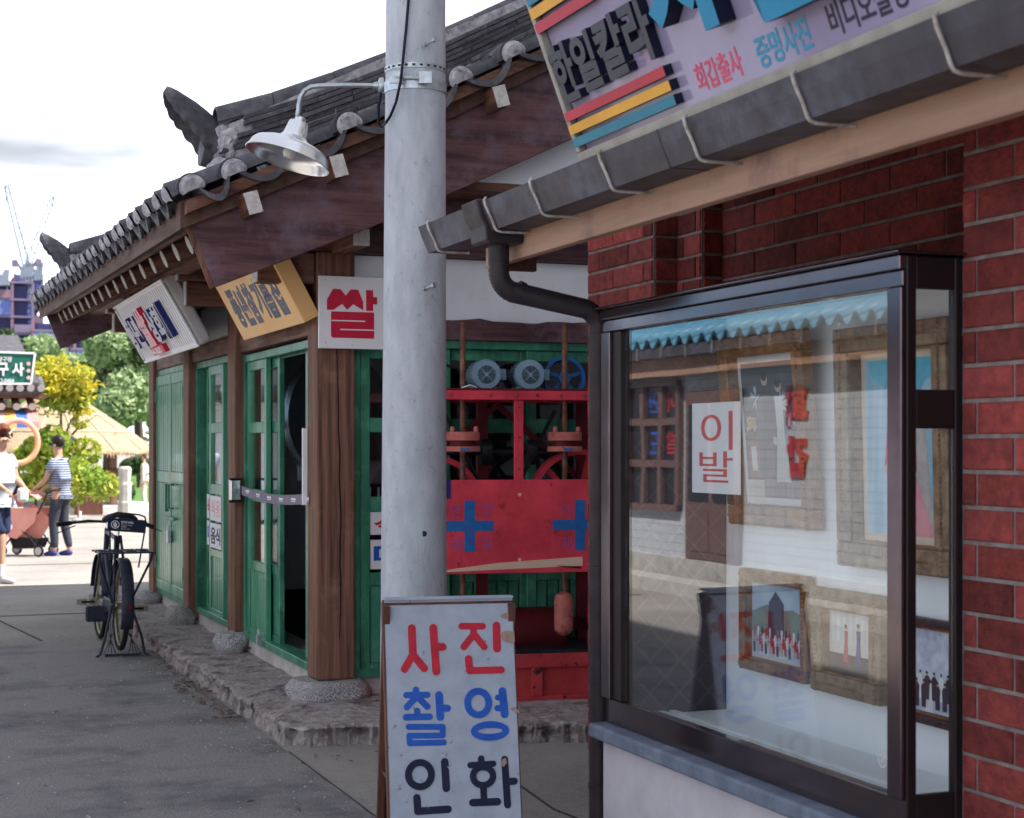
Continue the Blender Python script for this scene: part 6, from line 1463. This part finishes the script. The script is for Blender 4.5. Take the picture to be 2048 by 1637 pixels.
# striped awning
aw = thing('awning', 'striped orange, pink and blue fabric awning below the tiled eave', 'awning', (xr-1, YB, z_-.5))
cols = [mat('awning_'+n_, c, rough=.8) for n_, c in (('pink', (.72, .25, .24)), ('blue', (.05, .14, .42)), ('orange', (.78, .42, .12)), ('cream', (.68, .45, .4)))]
xa, za0 = PB(77, 815); _, za1 = PB(77, 856)
for k in range(14):
    x1_ = xa-.2*k; x0_ = x1_-.2; cm = cols[(0, 1, 2, 3)[k % 4]]
    MB().strip([[(x0_, YB+.6, za0), (x0_, YB+.1, za0-.12), (x0_, YB-.15, za1+.1), (x0_, YB-.17, za1)], [(x1_, YB+.6, za0), (x1_, YB+.1, za0-.12), (x1_, YB-.15, za1+.1), (x1_, YB-.17, za1)]]).build('awning_stripe', cm, aw, solid=.01)
# sign
bs = thing('billiard_sign', 'dark green sign with white Korean lettering above tiled eave', 'sign', (xr-.4, YB-.1, z_+.5))
FBs = Fr((0, YB-.1, 0), (1, 0, 0))
qs = [PB(-60, 768, YB-.1), PB(62, 768, YB-.1), PB(70, 707, YB-.1), PB(-60, 703, YB-.1)]
MB().poly(FBs, qs, -.2, 0).build('sign_panel', mat('deep_green_sign', (.02, .13, .10), rough=.35), bs)
rim_ = MB(); 
for a, b in zip(qs, qs[1:]+qs[:1]): rim_.bar(FBs.p(*a, .005), FBs.p(*b, .005), .035, .03, (0, 1, 0))
rim_.build('rim', M['signw'], bs)
def bslet(t_, x0, y0, x1, y1, bold=.04): a, b = PB(x0, y0, YB-.1); c, d = PB(x1, y1, YB-.1); lettering(t_, FBs, a, c, b, d, M['signw'], bs, .002, .02, bold=bold)
bslet('당', -36, 752, -9, 726); bslet('구', -4, 752, 17, 726); bslet('사', 24, 752, 48, 726); bslet('당구장', -4, 724, 24, 714, .02); bslet('T. 2-0404', -10, 766, 28, 758, .02)
for i in range(3):
    a, b = PB(57, 728+14*i, YB-.1); k_ = MB(); k_.lathe(FBs.p(a, b, .0), FBs.N, [(.036, 0), (.036, .02)], 12); k_.build('ball_emblem', cols[3], bs)
rg = MB(); cgx, cgz = PB(36, 884, YB-.9); rg.tube([Vector((cgx+math.cos(2*math.pi*k/36)*.34, YB-.9, cgz+math.sin(2*math.pi*k/36)*.38)) for k in range(36)], .05, 10, closed=True)
rg = rg.build('inflatable_ring', mat('peach_ring', (.85, .42, .22), (.75, .3, .3), rough=.5, scale=3), smooth=True); tag(rg, 'peach coloured ring hanging under the striped awning', 'ring'); OFF[rg.name] = Vector()

# ================================================================ PAVILION
pvl = thing('thatched_pavilion', 'low round pavilion with pale straw thatch and timber posts', 'pavilion', at(118, 1008, Y=39.5))
cp = at(112, 893, Y=40.6); cx_, cy_ = cp.x, cp.y; Rr = 2.32
prof_ = [(0.02, 2.95), (.25, 2.86), (.8, 2.52), (1.4, 2.12), (1.9, 1.78), (2.2, 1.56), (Rr, 1.46), (Rr+.02, 1.38), (Rr-.1, 1.36), (1.2, 1.75), (.1, 2.2)]
A = []
for r, z in prof_:
    A.append([(cx_+math.cos(2*math.pi*k/90)*r*(1+.012*noise.noise(Vector((k*.9, r*2, 0)))), cy_+math.sin(2*math.pi*k/90)*r, z+.03*noise.noise(Vector((k*.5, r*3, 7)))) for k in range(91)])
tb = MB().strip(A).build('thatch', M['straw'], pvl, smooth=True)
fr_ = MB()
for k in range(700):
    t = random.uniform(0, 6.283); r = Rr*random.uniform(.97, 1.02); L_ = random.uniform(.06, .2); o = Vector((cx_+math.cos(t)*r, cy_+math.sin(t)*r, 1.44)); d = Vector((math.cos(t)*.3, math.sin(t)*.3, -1)); w_ = .014
    fr_.add([o+Vector((-math.sin(t)*w_, math.cos(t)*w_, 0)), o-Vector((-math.sin(t)*w_, math.cos(t)*w_, 0)), o+d*L_], [(0, 1, 2)])
fr_ = fr_.build('straw_fringe', M['straw'], pvl); fr_['kind'] = 'stuff'
for k in range(16):
    t = 2*math.pi*k/16+.1; MB().tube([Vector((cx_+math.cos(t)*r, cy_+math.sin(t)*r, z+.015)) for r, z in prof_[1:7]], .014, 5).build('rope_tie', M['rope'], pvl)
for z_q, r_q in ((2.3, 1.16), (1.9, 1.76)): MB().tube([Vector((cx_+math.cos(2*math.pi*k/40)*r_q, cy_+math.sin(2*math.pi*k/40)*r_q, z_q+.0)) for k in range(40)], .014, 5, closed=True).build('rope_tie', M['rope'], pvl)
for px_ in (224, 168, 100, 30):
    b_ = at(px_, 1008, Y=39.3 if px_ in (224, 100) else 41.8); MB().lathe((b_.x, b_.y, .1), (0, 0, 1), [(.13, 0), (.12, .6), (.11, 1.75)], 12).build('post', wood['z'], pvl, smooth=True)
a_ = at(165, 945, Y=39.2); b_ = at(245, 945, Y=39.2); MB().tube([a_, b_], .09, 10).build('log_rail', wood['x'], pvl, smooth=True)
MB().lathe((cx_, cy_, 0), (0, 0, 1), [(2.35, 0), (2.35, .16), (2.3, .18)], 48).build('stone_platform', M['plinth'], pvl)
a_ = at(150, 1005, Y=38.2); sbx = MB().box(a_.x, a_.x+.62, 38.2, 38.5, .0, .42).build('planter_box', M['boardbr'], bevel=.02); tag(sbx, 'low brown box on the pavilion platform edge', 'box'); OFF[sbx.name] = Vector()
a_ = at(250, 1010, Y=37.5)
spo = MB(); spo.lathe((a_.x, 37.5, 0), (0, 0, 1), [(.16, 0), (.17, .3), (.14, .32), (.15, .7), (.13, .75), (.15, 1.05), (.1, 1.1)], 9); spo = spo.build('stone_post', M['plinth'], bevel=.01); tag(spo, 'weathered pale stone post standing right of the pavilion', 'post'); OFF[spo.name] = Vector()

# ================================================================ TREES AND GREEN
def crown(mb, c, rx, rz, n_, s, squash=.8, bl=7):
    blobs = []
    for k in range(bl):
        a = random.uniform(0, 6.28); q = random.uniform(.15, .8); e = random.uniform(-.7, .8)
        blobs.append((Vector((c[0]+math.cos(a)*q*rx, c[1]+math.sin(a)*q*rx, c[2]+e*rz*.75)), random.uniform(.28, .5)))
    for k in range(n_):
        b, kr = random.choice(blobs); v = Vector((random.gauss(0, 1), random.gauss(0, 1), random.gauss(0, 1))).normalized()*random.uniform(.55, 1.05)**.5
        p = b+Vector((v.x*rx*kr, v.y*rx*kr, v.z*rz*kr*squash)); n1 = Vector((random.gauss(0, 1), random.gauss(0, 1), random.gauss(0, 1)+.6)).normalized(); u = n1.orthogonal().normalized(); w_ = n1.cross(u); a = random.uniform(0, 6.28)
        u, w_ = u*math.cos(a)+w_*math.sin(a), w_*math.cos(a)-u*math.sin(a); ss = s*random.uniform(.6, 1.3)
        mb.add([p-u*ss, p+w_*ss*.5, p+u*ss, p-w_*ss*.5], [(0, 1, 2, 3)])
LM = dict(mid=leafmat('leaf_mid_green', (.19, .28, .10), (.28, .38, .15)), yel=leafmat('leaf_yellow', (.62, .5, .03), (.45, .48, .05)), lime=leafmat('leaf_lime', (.2, .33, .04), (.42, .46, .06)), dark=leafmat('leaf_dark_green', (.025, .065, .02), (.05, .11, .03)), pale=leafmat('leaf_pale_green', (.26, .36, .17), (.38, .48, .26)))
def tree(name, label, cat, base, hgt, rx, rz, zc, n_, s, lm, trunkr=.12, limbs=5, group=None, bl=9, lean=0):
    t = thing(name, label, cat, tuple(base), group)
    b = Vector(base); top_ = b+Vector((lean, 0, hgt)); mb = MB()
    tk = MB().tube([b-Vector((0, 0, .2)), b+Vector((lean*.2, 0, hgt*.35)), b+Vector((lean*.6, 0, hgt*.7)), top_], [trunkr*1.3, trunkr, trunkr*.65, trunkr*.2], 9).build('trunk', M['bark'], t, smooth=True)
    for k in range(limbs):
        a = random.uniform(0, 6.28); h0 = random.uniform(.35, .75); p = b+Vector((lean*h0*.6, 0, hgt*h0)); q = p+Vector((math.cos(a)*rx*.7, math.sin(a)*rx*.7, rz*random.uniform(.3, .8)))
        MB().tube([p, p.lerp(q, .5)+Vector((0, 0, rz*.12)), q], [trunkr*.5, trunkr*.3, trunkr*.1], 6).build('limb', M['bark'], t, smooth=True)
    crown(mb, (b.x+lean*.7, b.y, b.z+zc), rx, rz, n_, s, bl=bl); mb.build('crown', lm, t); return t
yt = at(122, 1000, Y=34.5); yt.z = 0
lime_c = []
t = tree('garden_tree', 'bushy tree with yellow tops and lime green leaves by awning', 'tree', yt, 2.6, 1.05, 1.1, 1.15, 5200, .075, LM['lime'], .05, 7, bl=16)
mb = MB(); 
for (px_, py_, r_, n_) in ((95, 745, .34, 900), (125, 765, .38, 1100), (105, 770, .3, 600), (140, 780, .3, 600), (150, 760, .26, 350), (165, 770, .2, 240), (110, 790, .36, 420), (80, 740, .25, 260), (140, 800, .25, 240), (160, 815, .18, 150)):
    c_ = at(px_, py_+random.uniform(-6, 10), Y=34.0); crown(mb, tuple(c_), r_*1.7, r_*1.15, int(n_*.62), .06, bl=14); lime_c.append((tuple(c_), r_, n_))
mb.build('yellow_foliage', LM['yel'], t)
mb = MB()
for c_, r_, n_ in lime_c: crown(mb, (c_[0]-.05, c_[1]+.1, c_[2]-.22), r_*1.4, r_*.9, int(n_*.45), .065, bl=14)
mb.build('upper_foliage', LM['lime'], t)
tg = 'trees beyond the pavilion'
for (px_, Y_, hgt, rx, rz, zc, n_, s, lm, lab, ln) in ((215, 58, 6.6, 2.2, 2.6, 4.2, 8000, .16, 'pale', 'tall pale green tree rising behind the thatched pavilion', .3), (285, 62, 7, 2.0, 2.6, 3.9, 7000, .16, 'mid', 'mid green tree with dark leaning trunk beside the last post', -.8),
        (140, 72, 6.2, 2.2, 1.8, 4.6, 5000, .17, 'pale', 'light green tree between the construction towers and pavilion', 0), (345, 66, 7, 2.4, 2.9, 4.2, 4500, .17, 'mid', 'dense green tree half hidden by the mill house', 0), (12, 60, 5.6, .85, 1.0, 4.7, 3600, .10, 'dark', 'dark evergreen crown above the green billiard sign', 0)):
    b_ = at(px_, 893, Y=Y_); b_.z = 0; tree('background_tree', lab, 'tree', b_, hgt, rx, rz, zc, n_, s, LM[lm], .16, 5, tg, lean=ln)
for (px_, py_, Y_, rx, rz, n_, s, lm, lab) in ((255, 960, 46, .7, .75, 2200, .07, 'dark', 'dark green shrub at the right of the pavilion rail'), (190, 980, 46, 1.0, .5, 2200, .08, 'mid', 'low green bushes seen under the pavilion roof'), (120, 960, 36.5, .8, .55, 2000, .06, 'lime', 'leafy shrub behind the stroller under the yellow tree'), (70, 940, 36.0, .6, .6, 1500, .06, 'lime', 'leafy shrub between the ring and the stroller')):
    c_ = at(px_, py_, Y=Y_); t = thing('shrub', lab, 'shrub', (c_.x, c_.y, 0)); mb = MB(); crown(mb, (c_.x, c_.y, max(c_.z, rz*.8)), rx, rz, n_, s, bl=6); mb.build('foliage', LM[lm], t)
    MB().tube([(c_.x, c_.y, 0), (c_.x+.05, c_.y, c_.z)], .03, 6).build('stem', M['bark'], t)
mb = MB()
for k in range(9): crown(mb, (-14+6*k+random.uniform(-1, 1), 92+random.uniform(-4, 4), 2.6), 4.5, 3.2, 2600, .3, bl=8)
o = mb.build('far_wood', LM['mid']); tag(o, kind='stuff')
lw = MB().box(-10, 30, 44, 90, .0, .02).build('lawn', mat('lawn_green', (.09, .2, .04), (.05, .13, .025), rough=.95, scale=3, bump=.4)); tag(lw, kind='structure')

# ================================================================ TOWERS UNDER CONSTRUCTION, CRANES
blu = mat('blue_safety_net', (.09, .12, .34), (.05, .07, .22), rough=.8, scale=.25, c3=(.22, .30, .5), s3=.5); cnc = mat('raw_concrete_slab', (.2, .17, .25), (.14, .12, .2), rough=.9, scale=.3); rst = mat('rust_formwork', (.24, .14, .18), (.17, .12, .18), rough=.9, scale=.4); dk = mat('tower_void', (.045, .05, .13), rough=.9)  # distance haze is put into these muted, bluish tower colours
def tower(lab, px0, px1, pytop, Y_, dep, seed):
    a = at(px0, pytop, Y=Y_); b = at(px1, pytop, Y=Y_); t = thing('construction_tower', lab, 'building', ((a.x+b.x)/2, Y_, 0), 'towers under construction'); random.seed(seed)
    MB().box(a.x+.8, b.x-.8, Y_+.8, Y_+dep, 0, a.z-.5).build('core', dk, t); nf = int(a.z/3.0)
    for k in range(nf+1):
        z = 3.0*k; MB().box(a.x, b.x, Y_-.2, Y_+dep, z, z+.35).build('floor_slab', cnc, t)
    nb = max(3, int((b.x-a.x)/3.4)); w_ = (b.x-a.x)/nb
    for c in range(nb+1): MB().box(a.x+w_*c-.25, a.x+w_*c+.25, Y_-.12, Y_+.3, 0, a.z).build('column', cnc if c % 2 else rst, t)
    for k in range(nf):
        for c in range(nb):
            q = random.random()
            if q < .72: MB().box(a.x+w_*c+.3, a.x+w_*(c+1)-.3, Y_-.3, Y_-.2, 3.0*k+.4, 3.0*k+(2.9 if q < .45 else 1.8)).build('net_panel', blu if q < .58 else (rst if q > .66 else cnc), t)
    return t
tower('nearer blue netted tower block under construction below the cranes', -60, 66, 562, 300, 18, 3)
tower('reddish concrete tower block rising between the two blue ones', 30, 84, 548, 318, 12, 9)
tower('lower blue netted block to the right of the cranes', 66, 190, 640, 290, 16, 5)
random.seed(11)
cst = mat('crane_grey_steel', (.2, .24, .3), rough=.5); 
def lattice(mb, p, q, w_, th, n_):
    p = Vector(p); q = Vector(q); d = (q-p).normalized(); a = d.cross(Vector((0, 1, 0))).normalized()*w_/2; b = Vector((0, 1, 0))*w_/2
    cs4 = [a+b, a-b, -a-b, -a+b]
    for c in cs4: mb.bar(p+c, q+c*.6, th, th)
    for k in range(n_):
        t0 = k/n_; t1 = (k+1)/n_
        for i in range(4):
            c0 = cs4[i]*(1-.4*t0); c1 = cs4[(i+1) % 4]*(1-.4*t1); mb.bar(p.lerp(q, t0)+c0, p.lerp(q, t1)+c1, th*.7, th*.7)
def crane(lab, base, knee, tip, cab):
    t = thing('tower_crane', lab, 'crane', tuple(base), 'luffing cranes on the towers'); mb = MB(); lattice(mb, base, knee, 1.6, .2, 5); mb.build('mast', cst, t)
    mb = MB(); lattice(mb, knee, tip, 1.2, .16, 18); mb.build('jib', cst, t)
    k = Vector(knee); MB().box(k.x-.8, k.x+.8, k.y-.7, k.y+.7, k.z-.9, k.z+.9).build('cab', cst, t)
    s_ = 1 if tip[0] < knee[0] else -1; bk_ = k+Vector((1.8*s_, 0, 2.4)); MB().bar(k, bk_, .5, .5).bar(bk_, k.lerp(Vector(tip), .55), .12, .12).build('back_stay', cst, t); MB().box(bk_.x-.5, bk_.x+.5, bk_.y-.5, bk_.y+.5, bk_.z-1.2, bk_.z).build('counterweight', cnc, t)
    MB().tube([Vector(tip), Vector(tip)-Vector((0, 0, 5))], .09, 5).build('hoist_rope', cst, t)
Yc = 305
c1_ = at(57, 556, Y=Yc); c2_ = at(52, 556, Y=Yc+6)
crane('left leaning grey luffing crane, its jib pointing up left', c1_-Vector((0, 0, 4)), at(56, 545, Y=Yc), at(12, 370, Y=Yc), 0)
crane('right leaning grey luffing crane, its jib pointing up right', c2_-Vector((0, 0, 4)), at(50, 548, Y=Yc+6), at(106, 392, Y=Yc+6), 0)
crane('short crane on top of the right hand tower edge', at(76, 562, Y=318), at(76, 552, Y=318), at(82, 525, Y=318), 0)
crane('short crane at the left edge of the towers', at(8, 572, Y=300), at(8, 562, Y=300), at(14, 540, Y=300), 0)

# ================================================================ ACROSS THE STREET (seen mirrored in the display glass)
bar_ = thing('barber_shop', 'white tiled barber shop with blue roof tiles across the street', 'building', (-3.0, 14, 0))
def tiles(N, L, tc, col, b):
    mp = N.new('ShaderNodeMapping'); mp.inputs['Rotation'].default_value = (R(90), 0, R(90)); bt = N.new('ShaderNodeTexBrick'); bt.offset = 0
    sep = N.new('ShaderNodeSeparateXYZ'); cmb = N.new('ShaderNodeCombineXYZ'); L.new(tc.outputs['Object'], sep.inputs[0]); L.new(sep.outputs['Y'], cmb.inputs['X']); L.new(sep.outputs['Z'], cmb.inputs['Y'])
    bt.inputs['Scale'].default_value = 1; bt.inputs['Brick Width'].default_value = .20; bt.inputs['Row Height'].default_value = .095; bt.inputs['Mortar Size'].default_value = .003
    bt.inputs['Color1'].default_value = (.50, .53, .58, 1); bt.inputs['Color2'].default_value = (.45, .48, .54, 1); bt.inputs['Mortar'].default_value = (.22, .22, .24, 1)
    L.new(cmb.outputs[0], bt.inputs['Vector']); return bt.outputs['Color']
tw = mat('white_glazed_tile', (.8, .8, .8), rough=.3, extra=tiles); cocoa = mat('cocoa_window_wood', (.17, .10, .09), (.12, .07, .065), rough=.5, scale=9); bluet = mat('blue_glazed_roof_tile', (.12, .30, .44), (.08, .24, .38), rough=.3, scale=4)
XO = -2.9; FO = Fr((XO, 0, 0), (0, 1, 0), (0, 0, 1), (1, 0, 0))
MB().box(XO-6, XO, 8.6, 19.2, .32, 2.75).build('tiled_wall', tw, bar_); MB().box(XO-6, XO+.05, 8.5, 19.3, 0, .32).build('plinth', M['plinth'], bar_)
kb = MB().box(-2.65, -2.3, 6, 21, -.05, .14).build('kerb', M['plinth']); tag(kb, kind='structure')
def owin(y0, y1, z0, z1, ncol, texts=None):
    w_ = MB(); w_.fb(FO, y0, y1, z0, z0+.07, 0, .07); w_.fb(FO, y0, y1, z1-.07, z1, 0, .07)
    cw = (y1-y0)/ncol
    for c in range(ncol+1): w_.fb(FO, y0+cw*c-.045, y0+cw*c+.045, z0+.0705, z1-.0705, 0.001, .068)
    zm = z0+(z1-z0)*.36; zq = z0+(z1-z0)*.68
    for zz in (zm, zq): w_.fb(FO, y0, y1, zz-.04, zz+.04, .002, .066)
    w_ = w_.build('window', cocoa, bar_)
    for c in range(ncol):
        for k, (p, q) in enumerate(((z0+.07, zm-.04), (zm+.04, zq-.04), (zq+.04, z1-.07))):
            MB().fb(FO, y0+cw*c+.046, y0+cw*(c+1)-.046, p, q, .01, .02).build('pane', M['machdk'], w_)
            if texts and k and (c, k) in texts:
                ch, mt = texts[(c, k)]; lettering(ch, FO, y0+cw*c+.09, y0+cw*(c+1)-.09, p+.07, q-.07, mt, w_, .021, .024, bold=.01)
rdn = mat('window_red_letter', (.5, .03, .04), rough=.4); bdn = mat('window_blue_letter', (.03, .10, .5), rough=.4)
owin(16.45, 17.75, .82, 2.30, 3, {(0, 2): ('이', rdn), (0, 1): ('발', rdn), (1, 2): ('면', bdn), (1, 1): ('도', bdn)})
dr = MB().fb(FO, 15.05, 16.25, .325, 2.15, 0, .06).build('door', cocoa, bar_, bevel=.01)
for a in (15.15, 15.70): MB().fb(FO, a, a+.45, .95, 2.0, .061, .066).build('pane', M['machdk'], dr); MB().fb(FO, a, a+.45, .42, .85, .061, .068).build('door_panel', cocoa, dr)
owin(10.0, 11.6, .82, 2.30, 3)
lettering('회', FO, 13.75, 14.15, 1.75, 2.15, rdn, bar_, .001, .02, bold=.06, name='red_lettering'); lettering('갑', FO, 13.75, 14.15, 1.25, 1.65, rdn, bar_, .001, .02, bold=.06, name='red_lettering')
MB().box(XO, XO+.16, 8.4, 19.4, 2.50, 2.56).build('soffit', M['fascia'], bar_); MB().box(XO+.14, XO+.18, 8.4, 19.4, 2.33, 2.555).build('fascia', M['fascia'], bar_)
og = MB().box(XO+.185, XO+.27, 8.4, 19.4, 2.53, 2.64).build('gutter', M['gutter'], bar_)
for k in range(18): MB().tube([(XO+.28, 8.6+.6*k, 2.66), (XO+.285, 8.6+.6*k, 2.52), (XO+.18, 8.6+.6*k, 2.515)], .006, 5).build('gutter_bracket', M['hook'], og)
for k in range(42):
    y = 8.4+.262*k; A = []
    for x, z in ((XO+.29, 2.69), (XO-.1, 2.86), (XO-1.5, 3.6)): A.append([(x, y-.131+.262*i/8, z+.055*math.sin(math.pi*2*i/8)) for i in range(9)])
    MB().strip(A).build('blue_roof_tile', bluet, bar_, smooth=True, solid=.012)
# unseen block, added behind the studio: keeps this part of the street in shade
tb = thing('added_shade_block', 'unseen tall block added behind the photo studio to shade the street', 'building', (10, 2, 0))
MB().box(8.2, 18, -26, 15.4, 0, 13.4).build('wall', mat('shade_block_render', (.62, .58, .55), (.52, .5, .48), rough=.9, scale=4), tb)
MB().box(8.0, 18.2, -26.2, 15.45, 13.4, 13.6).build('shade_block_parapet', M['plinth'], tb)
for k in range(8):
    for j_ in range(2):
        w_ = MB().box(8.14, 8.21, -20+4.4*k, -18.4+4.4*k, 1.6+3.6*j_, 3.2+3.6*j_).build('window', M['machdk'], tb)
